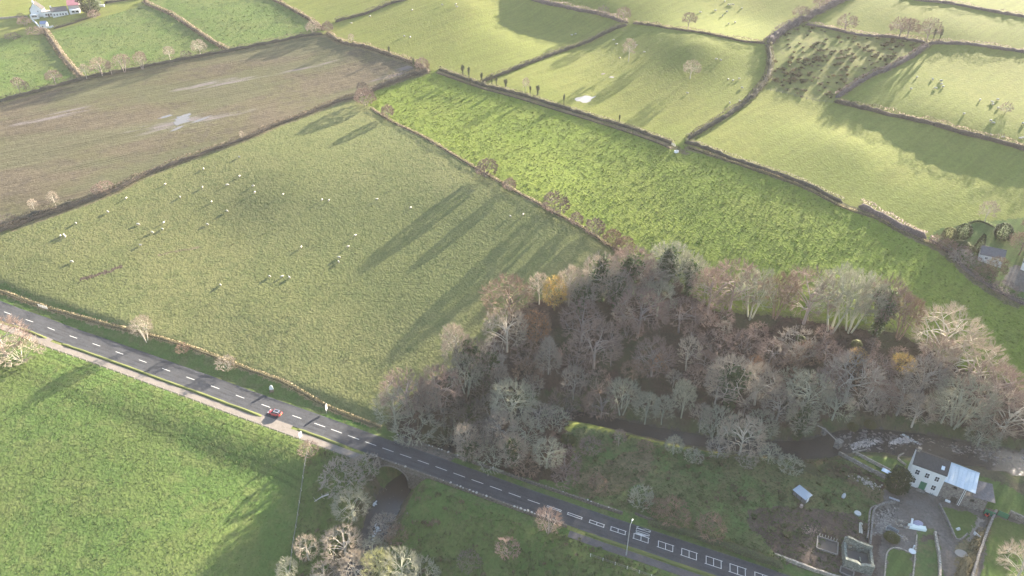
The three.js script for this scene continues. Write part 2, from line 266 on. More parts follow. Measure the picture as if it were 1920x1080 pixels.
// paddock: the mown strip by the river, dug earth, tracks
paint(C.WOOD, [1500,858,1575,868,1610,880,1660,905,1655,925,1600,905,1545,892,1480,880]);
paint(C.ROUGH, [1080,890,1180,845,1230,850,1210,900,1150,930,1090,935]);
paint(C.SOIL, [1402,960,1430,951,1500,950,1560,957,1600,965,1640,990,1655,1010,1640,1080,1560,1080,1500,1065,1460,1045,1430,1010,1404,985]);
paint(C.RUBBLE, [1635,950,1655,942,1690,945,1680,975,1655,1000,1636,1005]);
paint(C.ROUGH, [1580,885,1640,895,1660,930,1650,950,1625,930,1600,905]);
paint(C.LAWN, [1664,1030,1680,1027,1712,1037,1709,1100,1655,1110,1660,1075]);
paint(C.PADDOCK, [1720,990,1755,993,1763,1030,1765,1110,1712,1110,1716,1050]);
paint(C.DARKGRASS, [1762,948,1795,955,1835,965,1815,1010,1796,1015,1783,995]);
paint(C.DARKGRASS, [1862,968,1920,985,2000,1010,2000,1150,1825,1150,1840,1075]);
paint(C.ROUGH, [1795,1020,1850,990,1862,975,1852,1010,1815,1110,1790,1110]);
paint(C.PATH, [1810,1012,1835,970,1842,972,1822,1018]);
paint(C.BANK, [1800,878,1850,880,1925,905,1925,930,1870,905,1830,890]);
paint(C.GRAVEL, [1850,840,1960,850,1990,905,1925,893,1870,872]);
paint(C.GRAVEL, [1895,500,1935,495,1960,560,1905,545,1880,530]);
paint(C.SOIL, [1725,1005,1762,1003,1760,1012,1727,1015]);
// rush clumps and wet patches are matter of their own, see below; muddy gateway and streaks
strip([1255,268,1275,282,1290,290], 3, C.ROUGH);
const PAL = {}; // class: base, second tone (broad patches), third tone (tufts), speckle, broad scale, share of third
const pal = (c, a, b, t, sp, sc, sh) => { PAL[c] = { a, b, t, sp, sc, sh }; };
pal(C.GRASS, [.060,.096,.026], [.072,.100,.029], [.088,.106,.036], .26, 16, .42);
pal(C.LUSH, [.112,.148,.024], [.126,.154,.028], [.094,.128,.024], .26, 22, .42);
pal(C.DULL, [.104,.113,.044], [.118,.121,.050], [.082,.096,.038], .34, 30, .45);
pal(C.STUBBLE, [.092,.074,.050], [.086,.076,.043], [.064,.052,.041], .38, 26, .40);
pal(C.FAR, [.085,.125,.032], [.105,.132,.040], [.062,.096,.028], .32, 15, .45);
pal(C.FARGREEN, [.134,.149,.037], [.148,.155,.041], [.110,.128,.034], .24, 30, .36);
pal(C.RUSHY, [.135,.145,.042], [.150,.146,.048], [.085,.095,.040], .26, 12, .40);
pal(C.SOIL, [.062,.046,.040], [.074,.056,.048], [.090,.070,.058], .40, 6, .40);
pal(C.GRAVEL, [.118,.102,.092], [.096,.082,.072], [.145,.130,.120], .30, 7, .35);
pal(C.WOOD, [.056,.036,.029], [.046,.035,.024], [.074,.046,.034], .40, 9, .40);
pal(C.LAWN, [.060,.096,.026], [.068,.100,.030], [.080,.104,.034], .22, 9, .40);
pal(C.BED, [.060,.052,.044], [.048,.044,.038], [.085,.076,.066], .40, 3, .40);
pal(C.DRY, [.185,.150,.088], [.150,.132,.070], [.110,.112,.050], .36, 7, .40);
pal(C.VERGE, [.056,.096,.026], [.068,.100,.030], [.100,.100,.048], .34, 8, .36);
pal(C.PADDOCK, [.064,.104,.032], [.088,.104,.042], [.118,.102,.056], .34, 13, .36);
pal(C.BANK, [.072,.064,.040], [.058,.070,.030], [.105,.088,.056], .40, 4, .45);
pal(C.DARKGRASS, [.060,.096,.026], [.072,.100,.029], [.088,.106,.036], .26, 16, .42);
pal(C.MUD, [.055,.040,.032], [.066,.048,.040], [.084,.062,.048], .34, 3, .40);
pal(C.PATH, [.180,.158,.140], [.160,.142,.126], [.205,.185,.166], .16, 5, .40);
pal(C.RUBBLE, [.120,.106,.096], [.075,.066,.058], [.180,.165,.150], .60, 2, .50);
pal(C.ROUGH, [.105,.088,.050], [.085,.080,.042], [.150,.122,.075], .40, 5, .45);
pal(C.YELLOW, [.094,.110,.034], [.108,.116,.040], [.074,.096,.030], .34, 6, .40);
const rowDir = (() => { const a = P(0, 190), b = P(600, 65), L = Math.hypot(b[0] - a[0], b[2] - a[2]); return [(b[0] - a[0]) / L, (b[2] - a[2]) / L, a]; })();
const lawnDir = (() => { const a = P(1640, 880), b = P(1665, 850), L = Math.hypot(b[0] - a[0], b[2] - a[2]); return [-(b[2] - a[2]) / L, (b[0] - a[0]) / L]; })();
const wet = [[338,228,12,5],[325,232,26,7],[400,222,24,3],[385,158,22,4],[430,155,24,3],[90,222,26,3],[140,205,18,2],[760,128,14,5],[735,142,16,3],[560,130,30,2.5]].map(([x, y, l, w]) => [...P(x, y), l, w]);
function groundColour(x, z, o) {
  // ragged borders: the class is looked up a little to the side
  const j1 = noise(x * .9, z * .9) + noise(x * 3.1 + 40, z * 3.1) * .7 - .85, j2 = noise(x * .9 + 90, z * .9) + noise(x * 3.1, z * 3.1 + 70) * .7 - .85;
  const i = Math.round((x + j1 * 1.1 - RX0) / RS), j = Math.round((z + j2 * 1.1 - RZ0) / RS);
  const c = i >= 0 && j >= 0 && i < RW && j < RH ? classMap[j * RW + i] : C.FARGREEN, p = PAL[c] ?? PAL[C.FARGREEN];
  const broad = smooth(.36, .64, fbm(x / p.sc + c * 7.3, z / p.sc)), mid = smooth(.5 - p.sh * .1, .5 + .22, fbm(x / 2.6 + c * 3.7, z / 2.6 + 11)) * p.sh * 1.5;
  const finer = (noise(x * 2.3, z * 2.3 + c) + noise(x * 5.7 + 20, z * 5.7) - 1) * p.sp + (fbm(x / 60 + 4, z / 60) - .5) * .28;
  for (let k = 0; k < 3; k++) { const a = lerp(p.a[k], p.b[k], broad); o[k] = lerp(a, p.t[k], clamp(mid, 0, 1)) * (1 + finer); }
  if (c === C.STUBBLE) {   // drilled rows, wheel tracks, wet streaks along the rows
    const u = (x - rowDir[2][0]) * rowDir[0] + (z - rowDir[2][2]) * rowDir[1], v = -(x - rowDir[2][0]) * rowDir[1] + (z - rowDir[2][2]) * rowDir[0];
    const row = noise(u / 40, v * .9) * .5 + noise(u / 14 + 9, v * 2.2) * .5, tr = ((v / 21) % 1 + 1) % 1 * 21, track = Math.min(Math.abs(tr - 1), Math.abs(tr - 3)) < .32 ? .62 + .3 * noise(u / 6, v) : 1;
    const green = smooth(.42, .66, fbm(u / 50, v / 16 + 3));
    let m = 0; for (const q of wet) { const du = (x - q[0]) * rowDir[0] + (z - q[2]) * rowDir[1], dv = -(x - q[0]) * rowDir[1] + (z - q[2]) * rowDir[0]; m = Math.max(m, 1.25 - Math.hypot(du / q[3], dv / q[4]) - .75 * noise(u / 7, v * 1.1)); }
    m = smooth(.1, .75, m);
    for (let k = 0; k < 3; k++) { o[k] = lerp(o[k], [.082,.086,.044][k], green * .55) * (.78 + .44 * row) * track; o[k] = lerp(o[k], [.150,.128,.128][k], m * .8); }
  } else if (c === C.LAWN) {
    const v = x * lawnDir[0] + z * lawnDir[1], s = Math.sin(v * 2.1) > 0 ? 1.1 : .92; for (let k = 0; k < 3; k++) o[k] *= s;
  } else if (c === C.LUSH || c === C.FARGREEN) {
    const r = .9 + .2 * noise((x * .62 + z * .78) * .9, (x * .78 - z * .62) / 16); for (let k = 0; k < 3; k++) o[k] *= r;
  } else if (c === C.GRASS) {
    const d = z < -110 ? near(roadC, x, z).d + noise(x / 9, z / 9) : 99, t = d < 24 && Math.min(Math.abs(d - 11), Math.abs(d - 13), Math.abs(d - 18), Math.abs(d - 20)) < .4 ? .78 : 1; for (let k = 0; k < 3; k++) o[k] *= t;
  } else if (c === C.WOOD) {
    const g = smooth(.55, .75, fbm(x / 14 + 80, z / 14)); o[0] = lerp(o[0], .05, g * .6); o[1] = lerp(o[1], .062, g * .6); o[2] = lerp(o[2], .028, g * .6);
  }
}
const s8 = (v) => { v = clamp(v, 0, 1); return Math.round(255 * (v <= .0031308 ? 12.92 * v : 1.055 * Math.pow(v, 1 / 2.4) - .055)); };
const lut = new Uint8Array(4096); for (let i = 0; i < 4096; i++) lut[i] = s8(i / 4095 * .5);
function tileTexture(x0, z0, w, d, ppm) {
  const W = Math.round(w * ppm), H = Math.round(d * ppm), a = new Uint8Array(W * H * 4), o = [0, 0, 0];
  for (let j = 0; j < H; j++) for (let i = 0; i < W; i++) {
    groundColour(x0 + (i + .5) / ppm, z0 + d - (j + .5) / ppm, o);
    const k = (j * W + i) * 4; for (let c = 0; c < 3; c++) a[k + c] = lut[clamp(Math.round(o[c] * 8190), 0, 4095)]; a[k + 3] = 255;
  }
  const t = new THREE.DataTexture(a, W, H); t.colorSpace = THREE.SRGBColorSpace; t.magFilter = THREE.LinearFilter; t.minFilter = THREE.LinearMipmapLinearFilter; t.generateMipmaps = true; t.needsUpdate = true; return t;
}
function bumpTexture(n, f) {
  const a = new Uint8Array(n * n * 4); for (let j = 0; j < n; j++) for (let i = 0; i < n; i++) { const v = clamp(Math.round(f(i / n, j / n) * 255), 0, 255), k = (j * n + i) * 4; a[k] = a[k + 1] = a[k + 2] = v; a[k + 3] = 255; }
  const t = new THREE.DataTexture(a, n, n); t.wrapS = t.wrapT = THREE.RepeatWrapping; t.magFilter = THREE.LinearFilter; t.channel = 1; t.needsUpdate = true; return t;
}
// bump, one tile = 64 m: 256 noise cells across give 25 cm tufts and repeat without a seam
const tileN = (u, v, f) => noise(u * f, v * f);
const BUMP_FINE = bumpTexture(1024, (u, v) => .45 * tileN(u, v, 128) + .35 * tileN(u + .31, v + .17, 64) + .2 * tileN(u, v, 256));
const BUMP_TUFT = bumpTexture(1024, (u, v) => { const a = tileN(u, v, 64), b = tileN(u + .4, v + .2, 32); return .62 * smooth(.45, .95, a) + .2 * b + .22 * tileN(u, v, 128); });
const BUMP_ROWS = bumpTexture(1024, (u, v) => .6 * noise(u * 32, v * 128) + .4 * noise(u * 128, v * 256));
const TILES = [[-232, -270, 232, 210, 7.4], [0, -270, 232, 210, 7.4], [-432, -620, 432, 350, 4.4], [0, -620, 432, 350, 4.4]].map(([x, z, w, d, p]) => ({ x, z, w, d, tex: tileTexture(x, z, w, d, p) }));
const bumpOf = (cls) => cls === C.LUSH || cls === C.FAR ? [BUMP_FINE, .16] : cls === C.STUBBLE ? [BUMP_ROWS, .16] : cls === C.GRASS || cls === C.DULL ? [BUMP_FINE, .14] : cls === C.GRAVEL || cls === C.LAWN ? [BUMP_FINE, .05] : [BUMP_FINE, .11];
const groundMats = new Map();
function groundMat(tile, cls) {
  const [b, s] = bumpOf(cls), key = tile + '|' + b.id + '|' + s;
  if (!groundMats.has(key)) groundMats.set(key, new THREE.MeshPhysicalMaterial({ color: 0xffffff, map: TILES[tile].tex, bumpMap: b, bumpScale: s, roughness: 1, specularIntensity: .12 }));
  return groundMats.get(key);
}
const plainGround = mat(.095, .12, .036, { roughness: 1, specularIntensity: .1 });
{
  // the fine grid, cut along the outlines of the fields
  const buckets = new Map(), rot = [rowDir[0], rowDir[1]];
  const classOf = (id) => id >= 1 && id <= FIELDS.length ? FIELDS[id - 1][1] : C.VERGE;
  for (let j = 0; j + 1 < FNZ; j++) for (let i = 0; i + 1 < FNX; i++) {
    const x = FX0 + i * FS, z = FZ0 + j * FS, cx = x + 1, cz = z + 1;
    let tile = -1; TILES.forEach((t, n) => { if (cx > t.x && cx < t.x + t.w && cz > t.z && cz < t.z + t.d) tile = n; });
    const id = fieldMap[clamp(Math.round((cz - RZ0) / RS), 0, RH - 1) * RW + clamp(Math.round((cx - RX0) / RS), 0, RW - 1)];
    if (!buckets.has(id)) buckets.set(id, new Map());
    const b = buckets.get(id); if (!b.has(tile)) b.set(tile, []); b.get(tile).push(i, j);
  }
  const nrm = (i, j) => { const a = fine[j * FNX + Math.max(0, i - 1)], b = fine[j * FNX + Math.min(FNX - 1, i + 1)], c = fine[Math.max(0, j - 1) * FNX + i], d = fine[Math.min(FNZ - 1, j + 1) * FNX + i]; const n = new THREE.Vector3((a - b) / (2 * FS), 1, (c - d) / (2 * FS)).normalize(); return [n.x, n.y, n.z]; };
  for (const [id, byTile] of buckets) {
    const pos = [], nor = [], uv = [], uv1 = [], idx = [], g = new THREE.BufferGeometry(), mats = [];
    const cls = classOf(id);
    for (const [tile, cells] of byTile) {
      const seen = new Map(), start = idx.length, T = tile >= 0 ? TILES[tile] : { x: 0, z: 0, w: 100, d: 100 };
      const vert = (i, j) => { const k = j * FNX + i; if (!seen.has(k)) { const x = FX0 + i * FS, z = FZ0 + j * FS; seen.set(k, pos.length / 3); pos.push(x, fine[k], z); nor.push(...nrm(i, j)); uv.push((x - T.x) / T.w, 1 - (z - T.z) / T.d); if (cls === C.STUBBLE) uv1.push((x * rot[0] + z * rot[1]) / 64, (-x * rot[1] + z * rot[0]) / 64); else uv1.push(x / 64, z / 64); } return seen.get(k); };
      for (let k = 0; k < cells.length; k += 2) { const i = cells[k], j = cells[k + 1], a = vert(i, j), b = vert(i + 1, j), c = vert(i, j + 1), d = vert(i + 1, j + 1); idx.push(a, c, b, b, c, d); }
      g.addGroup(start, idx.length - start, mats.length); mats.push(tile >= 0 ? groundMat(tile, cls) : plainGround);
    }
    g.setAttribute('position', new THREE.Float32BufferAttribute(pos, 3)); g.setAttribute('normal', new THREE.Float32BufferAttribute(nor, 3));
    g.setAttribute('uv', new THREE.Float32BufferAttribute(uv, 2)); g.setAttribute('uv1', new THREE.Float32BufferAttribute(uv1, 2)); g.setIndex(idx);
    const f = FIELDS[id - 1], name = f ? f[0] : id === 60 ? 'grass_verge' : id === 61 ? 'river_bed' : 'outer_field';
    single(name, g, mats, f ? f[2] : id === 60 ? 'green grass verge along both sides of the road' : id === 61 ? 'dark stony river bed under the water' : 'outlying grassland around the fields', null, null, 'structure');
  }
  // the land beyond, out to the horizon
  const xs = [-3000,-2200,-1500,-1000,-700,-520,-432,-300,-150,0,150,300,432,520,700,1000,1500,2200,3000], zs = [-3200,-2300,-1600,-1200,-900,-740,-620,-500,-380,-260,-140,-40,60,300,800,1500,2400];
  const pos = [], idx = []; for (const z of zs) for (const x of xs) pos.push(x, hgt(clamp(x, -432, 432), clamp(z, -620, -42)) - 0.4, z);
  for (let j = 0; j + 1 < zs.length; j++) for (let i = 0; i + 1 < xs.length; i++) { if (xs[i] >= -432 && xs[i + 1] <= 432 && zs[j] >= -620 && zs[j + 1] <= -40) continue; const a = j * xs.length + i, c = a + xs.length; idx.push(a, c, a + 1, a + 1, c, c + 1); }
  const g = new THREE.BufferGeometry(); g.setAttribute('position', new THREE.Float32BufferAttribute(pos, 3)); g.setIndex(idx); g.computeVertexNormals();
  single('ground', g, plainGround, 'open grassland stretching away beyond the fields', null, null, 'structure');
}
// ---------------------------------------------------------------- road, path, river
function ribbon(line, off0, off1, lift, from = 0, to = line.length - 1, follow = false, texM = 4) {
  const pos = [], uv = [], idx = []; let s = 0;
  for (let i = from; i <= to; i++) {
    const p = line[Math.max(0, i - 1)], q = line[Math.min(line.length - 1, i + 1)], L = Math.hypot(q.x - p.x, q.z - p.z), nx = -(q.z - p.z) / L, nz = (q.x - p.x) / L;
    if (i > from) s += line[i].distanceTo(line[i - 1]);
    for (let k = 0; k <= 4; k++) { const o = lerp(off0, off1, k / 4), x = line[i].x + nx * o, z = line[i].z + nz * o; pos.push(x, (follow ? ground(x, z) : line[i].y) + lift, z); uv.push(s / texM, o / texM); }
    if (i > from) for (let k = 0; k < 4; k++) { const b = (i - from) * 5 + k, a = b - 5; idx.push(a, a + 1, b, a + 1, b + 1, b); }
  }
  const g = new THREE.BufferGeometry(); g.setAttribute('position', new THREE.Float32BufferAttribute(pos, 3)); g.setAttribute('uv', new THREE.Float32BufferAttribute(uv, 2)); g.setIndex(idx); g.computeVertexNormals();
  const n = g.attributes.normal; if (n.getY(0) < 0) { const ix = g.index.array; for (let k = 0; k < ix.length; k += 3) { const t = ix[k]; ix[k] = ix[k + 1]; ix[k + 1] = t; } g.computeVertexNormals(); }
  return g;
}
function colourTexture(n, f, repeat = true) {
  const a = new Uint8Array(n * n * 4), o = [0, 0, 0]; for (let j = 0; j < n; j++) for (let i = 0; i < n; i++) { f(i / n, j / n, o); const k = (j * n + i) * 4; a[k] = s8(o[0]); a[k + 1] = s8(o[1]); a[k + 2] = s8(o[2]); a[k + 3] = 255; }
  const t = new THREE.DataTexture(a, n, n); t.colorSpace = THREE.SRGBColorSpace; if (repeat) t.wrapS = t.wrapT = THREE.RepeatWrapping; t.magFilter = THREE.LinearFilter; t.generateMipmaps = true; t.minFilter = THREE.LinearMipmapLinearFilter; t.needsUpdate = true; return t;
}
const asphaltTex = colourTexture(1024, (u, v, o) => {   // one tile = 32 m; v runs across the road
  const n = fbm(u * 16, v * 16), f = noise(u * 256, v * 256), m = noise(u * 128 + 9, v * 128), st = noise(u * 8, v * 64), ac = v > .5 ? (v - 1) * 32 : v * 32, tr = Math.exp(-Math.pow((Math.abs(Math.abs(ac) - 1.75) - .85) / .28, 2)), ed = smooth(3.0, 3.6, Math.abs(ac)), k = (.62 + .30 * n + .26 * f + .2 * m + .30 * st - .22) * (1 - .14 * tr * noise(u * 32, 3)) + ed * .5 * noise(u * 64, v * 128 + 4);
  o[0] = .047 * k; o[1] = .049 * k; o[2] = .056 * k;
});
const asphalt = new THREE.MeshPhysicalMaterial({ map: asphaltTex, roughness: .95, specularIntensity: .12, bumpMap: asphaltTex, bumpScale: .006 });
const road = single('road', ribbon(roadC, -ROAD_W / 2, ROAD_W / 2, 0.0, 0, roadC.length - 1, false, 32), asphalt, 'grey asphalt two-lane road crossing the foreground over the stone bridge', null, null, 'structure');
const pathMat = new THREE.MeshPhysicalMaterial({ map: colourTexture(512, (u, v, o) => { const k = .74 + .3 * fbm(u * 16, v * 16) + .2 * noise(u * 128, v * 128) - .1; o[0] = .165 * k; o[1] = .146 * k; o[2] = .132 * k; }), roughness: .95, specularIntensity: .2 });
const darkPath = new THREE.MeshPhysicalMaterial({ map: colourTexture(512, (u, v, o) => { const k = .7 + .34 * fbm(u * 16, v * 16) + .3 * noise(u * 128, v * 128) - .1; o[0] = .078 * k; o[1] = .073 * k; o[2] = .078 * k; }), roughness: .95, specularIntensity: .2 });
single('footpath', ribbon(roadC, 4.7, 7.0, 0.09, 0, Math.round(iA), true, 16), pathMat, 'pale gravelly footpath between the road and the lower left field', null, null, 'structure');
single('footpath', ribbon(roadC, 5.0, 7.1, 0.09, Math.round(iB) + 1, roadC.length - 1, true, 16), darkPath, 'dark tarmac footpath beside the road at the lower right', null, null, 'structure');
// paved gaps in the verge strip
for (const [a, b] of [[80, 112], [492, 560]]) single('footpath', ribbon(roadC, 3.5, 4.9, 0.1, Math.round(iAt(a, a < 200 ? 624 : 764 + (a - 492) * .37)), Math.round(iAt(b, b < 200 ? 630 : 764 + (b - 492) * .33)) , true, 16), pathMat, a < 200 ? 'paved gap in the verge strip near the big left roadside tree' : 'paved gap in the verge strip just past the red car', null, null, 'structure');
function alongRoad(px, py) { const p = P(px, py), n = near(roadC, p[0], p[2]); return n.at; }
function roadPoint(at, off) { const i = clamp(Math.floor(at), 0, roadC.length - 2), t = at - i, a = roadC[i], b = roadC[i + 1], L = Math.hypot(b.x - a.x, b.z - a.z), nx = -(b.z - a.z) / L, nz = (b.x - a.x) / L; return new THREE.Vector3(lerp(a.x, b.x, t) + nx * off, lerp(a.y, b.y, t), lerp(a.z, b.z, t) + nz * off); }
// raised strip of rough grass between road and path
{
  const stripM = mat(.100, .112, .040, { roughness: 1, specularIntensity: .1 }), r = rng(5), S = (i0, i1, label) => { const line = []; for (let i = i0; i <= i1; i++) line.push(roadPoint(i, 4.1)); const pos = [], idx = [], K = 6; line.forEach((p, i) => { const a = line[Math.max(0, i - 1)], b = line[Math.min(line.length - 1, i + 1)], L = Math.hypot(b.x - a.x, b.z - a.z), nx = -(b.z - a.z) / L, nz = (b.x - a.x) / L, e = i === 0 || i === line.length - 1 ? .3 : 1; for (let k = 0; k < K; k++) { const t = k / (K - 1) * Math.PI, o = Math.cos(t) * .52 * (.85 + .3 * noise(i * .9, k)); pos.push(p.x + nx * o, p.y - .12 + Math.sin(t) * e * (.30 + .22 * noise(i * .8 + 7, k * 1.7)), p.z + nz * o); } if (i) for (let k = 0; k + 1 < K; k++) { const q = i * K + k, w = q - K; idx.push(w, q, w + 1, w + 1, q, q + 1); } }); const g = new THREE.BufferGeometry(); g.setAttribute('position', new THREE.Float32BufferAttribute(pos, 3)); g.setIndex(idx); g.computeVertexNormals(); single('grass_strip', g, stripM, label, null, null, 'structure'); };
  const at = (x, y) => Math.round(iAt(x, y)); void r;
  S(Math.max(2, at(30, 610)), at(86, 634), 'raised grass strip between road and path at the far left'); S(at(116, 645), at(492, 782), 'long raised grass strip between road and path left of the red car'); S(at(556, 806), Math.round(iA) - 3, 'raised grass strip between road and path by the near village sign'); S(Math.round(iB) + 3, roadC.length - 4, 'raised grass strip between road and path at the bottom right');
}
// painted marks: each is a piece of the road
const paintMat = mat(.52, .52, .51, { roughness: .7, map: colourTexture(256, (u, v, o) => { const k = .84 + .3 * noise(u * 64, v * 64) - .12; o[0] = o[1] = o[2] = k; }) });
const STEP = polyLen(roadC.map((p) => [p.x, p.y, p.z])) / (roadC.length - 1);
function mark(pts, lift = .006) {   // a thin painted polygon given as [along, across] in road metres
  const v = pts.map(([a, o]) => roadPoint(a / STEP, o)), pos = [], idx = [];
  for (const p of v) pos.push(p.x, p.y + lift, p.z);
  for (let i = 1; i + 1 < v.length; i++) idx.push(0, i + 1, i);
  const g = new THREE.BufferGeometry(); g.setAttribute('position', new THREE.Float32BufferAttribute(pos, 3)); g.setAttribute('uv', new THREE.Float32BufferAttribute(v.flatMap((p) => [p.x / 4, p.z / 4]), 2)); g.setIndex(idx); g.computeVertexNormals();
  return g;
}
const bar = (a0, o0, a1, o1, w) => { const L = Math.hypot(a1 - a0, o1 - o0), na = -(o1 - o0) / L * w / 2, no = (a1 - a0) / L * w / 2; return mark([[a0 + na, o0 + no], [a1 + na, o1 + no], [a1 - na, o1 - no], [a0 - na, o0 - no]]); };
{ // evenly set marks: short with long gaps on the open road, long with short gaps towards the bridge
  const lay = (p, q, gap, share) => { const a = alongRoad(...p) * STEP, b = alongRoad(...q) * STEP, n = Math.max(1, Math.round((b - a) / gap)); for (let k = 0; k <= n; k++) { const c = a + (b - a) * k / n, h = (b - a) / n * share / 2; part(road, 'lane_marking', bar(c - h, 0, c + h, 0, .17), paintMat); } };
  const len = (p, q) => (alongRoad(...q) - alongRoad(...p)) * STEP;
  lay([-60, 558], [499, 761], len([67, 605], [499, 761]) / 10, .33); part(road, 'lane_marking', bar(alongRoad(557, 782) * STEP - 1.5, 0, alongRoad(557, 782) * STEP + 1.5, 0, .17), paintMat);
  lay([600, 797], [1001, 941], len([657, 818], [1001, 941]) / 10, .64);
}
for (const [x, y, w] of [[1039,954,.45],[1078,967,.62],[1119,982,.9],[1159,995,1.2],[1202,1009,1.6],[1248,1024,1.9],[1292,1039,2.1],[1338,1054,2.3],[1383,1069,2.4],[1430,1085,2.4]]) {
  const at = alongRoad(x, y) * STEP, a0 = at - 2.1, a1 = at + 2.1, o = w / 2, gs = [bar(a0, -o, a1, -o, .15), bar(a0, o, a1, o, .15)], sl = Math.min(.9, w * .45);
  if (w > .5) gs.push(bar(a0 + .1, -o + .08, a0 + .1 + sl * .3, o - .08, .15), bar(a1 - .1 - sl * .3, -o + .08, a1 - .1, o - .08, .15));
  if (w > .8) gs.push(bar(at - sl * .15, -o + .08, at + sl * .15, o - .08, .15));
  part(road, 'hatch_marking', mergeGeometries(gs), paintMat);
}
// the river
const waterBump = bumpTexture(512, (u, v) => .6 * noise(u * 64, v * 64) + .4 * noise(u * 128 + 7, v * 128));
const waterMat = new THREE.MeshPhysicalMaterial({ color: col(.026, .023, .023), roughness: .12, specularIntensity: 1, bumpMap: waterBump, bumpScale: .045 });
{
  const n = riverC.length, pos = [], idx = [], uv = [], uv1 = [];
  for (let i = 0; i < n; i++) {
    const p = riverC[Math.max(0, i - 1)], q = riverC[Math.min(n - 1, i + 1)], L = Math.hypot(q.x - p.x, q.z - p.z), nx = -(q.z - p.z) / L, nz = (q.x - p.x) / L, w = riverAt(riverC[i].x, riverC[i].z).w + .9;
    for (let k = 0; k <= 6; k++) { const o = lerp(-w, w, k / 6), x = riverC[i].x + nx * o, z = riverC[i].z + nz * o; pos.push(x, riverC[i].y, z); uv.push(x / 10, z / 10); uv1.push(x / 14, z / 14); }
    if (i) for (let k = 0; k < 6; k++) { const b = i * 7 + k, a = b - 7; idx.push(a, b, a + 1, a + 1, b, b + 1); }
  }
  const g = new THREE.BufferGeometry(); g.setAttribute('position', new THREE.Float32BufferAttribute(pos, 3)); g.setAttribute('uv', new THREE.Float32BufferAttribute(uv, 2)); g.setAttribute('uv1', new THREE.Float32BufferAttribute(uv1, 2)); g.setIndex(idx); g.computeVertexNormals();
  if (g.attributes.normal.getY(10) < 0) { const ix = g.index.array; for (let k = 0; k < ix.length; k += 3) { const t = ix[k]; ix[k] = ix[k + 1]; ix[k + 1] = t; } g.computeVertexNormals(); }
  single('river', g, waterMat, 'dark shallow river winding past the wood and under the bridge', null, null, 'structure');
}
// ---------------------------------------------------------------- trees: trunk with limbs, and a crown of twigs built branch by branch
class Sticks {   // tapering three- to six-sided prisms gathered into one geometry
  constructor() { this.p = []; this.n = []; this.i = []; }
  add(a, b, ra, rb, sides = 3) {
    const d = b.clone().sub(a).normalize(), s = Math.abs(d.y) > .9 ? new THREE.Vector3(1, 0, 0) : new THREE.Vector3(0, 1, 0), u = s.cross(d).normalize(), v = d.clone().cross(u), o = this.p.length / 3;
    for (let e = 0; e < 2; e++) for (let k = 0; k < sides; k++) { const t = k / sides * Math.PI * 2, c = Math.cos(t), q = Math.sin(t), r = e ? rb : ra, m = e ? b : a; this.p.push(m.x + (u.x * c + v.x * q) * r, m.y + (u.y * c + v.y * q) * r, m.z + (u.z * c + v.z * q) * r); this.n.push(u.x * c + v.x * q, u.y * c + v.y * q, u.z * c + v.z * q); }
    for (let k = 0; k < sides; k++) { const k2 = (k + 1) % sides; this.i.push(o + k, o + k2, o + sides + k, o + k2, o + sides + k2, o + sides + k); }
  }
  path(pts, r0, r1, sides) { for (let k = 0; k + 1 < pts.length; k++) this.add(pts[k], pts[k + 1], lerp(r0, r1, k / (pts.length - 1)), lerp(r0, r1, (k + 1) / (pts.length - 1)), sides); }
  leaf(c, d, w, len, up) {   // a pointed leaf or leaf spray of two faces, folded along its middle
    const s = new THREE.Vector3().crossVectors(d, up).normalize().multiplyScalar(w / 2), o = this.p.length / 3, t = c.clone().addScaledVector(d, len), m = c.clone().addScaledVector(d, len * .45).addScaledVector(up, w * .18), q = [c, m.clone().add(s).addScaledVector(up, -w * .2), t, m.clone().sub(s).addScaledVector(up, -w * .2)];
    for (const x of q) this.p.push(x.x, x.y, x.z); for (let k = 0; k < 4; k++) this.n.push(up.x, up.y, up.z); this.i.push(o, o + 1, o + 2, o, o + 2, o + 3);
  }
  geo() { const g = new THREE.BufferGeometry(); g.setAttribute('position', new THREE.Float32BufferAttribute(this.p, 3)); g.setAttribute('normal', new THREE.Float32BufferAttribute(this.n, 3)); g.setIndex(this.i); return g; }
}
const V = (x, y, z) => new THREE.Vector3(x, y, z);
function curve(a, b, lift, r, wob, n) { const m = a.clone().lerp(b, .45); m.y += lift; m.x += (r() - .5) * wob; m.z += (r() - .5) * wob; return new THREE.QuadraticBezierCurve3(a, m, b).getPoints(n); }
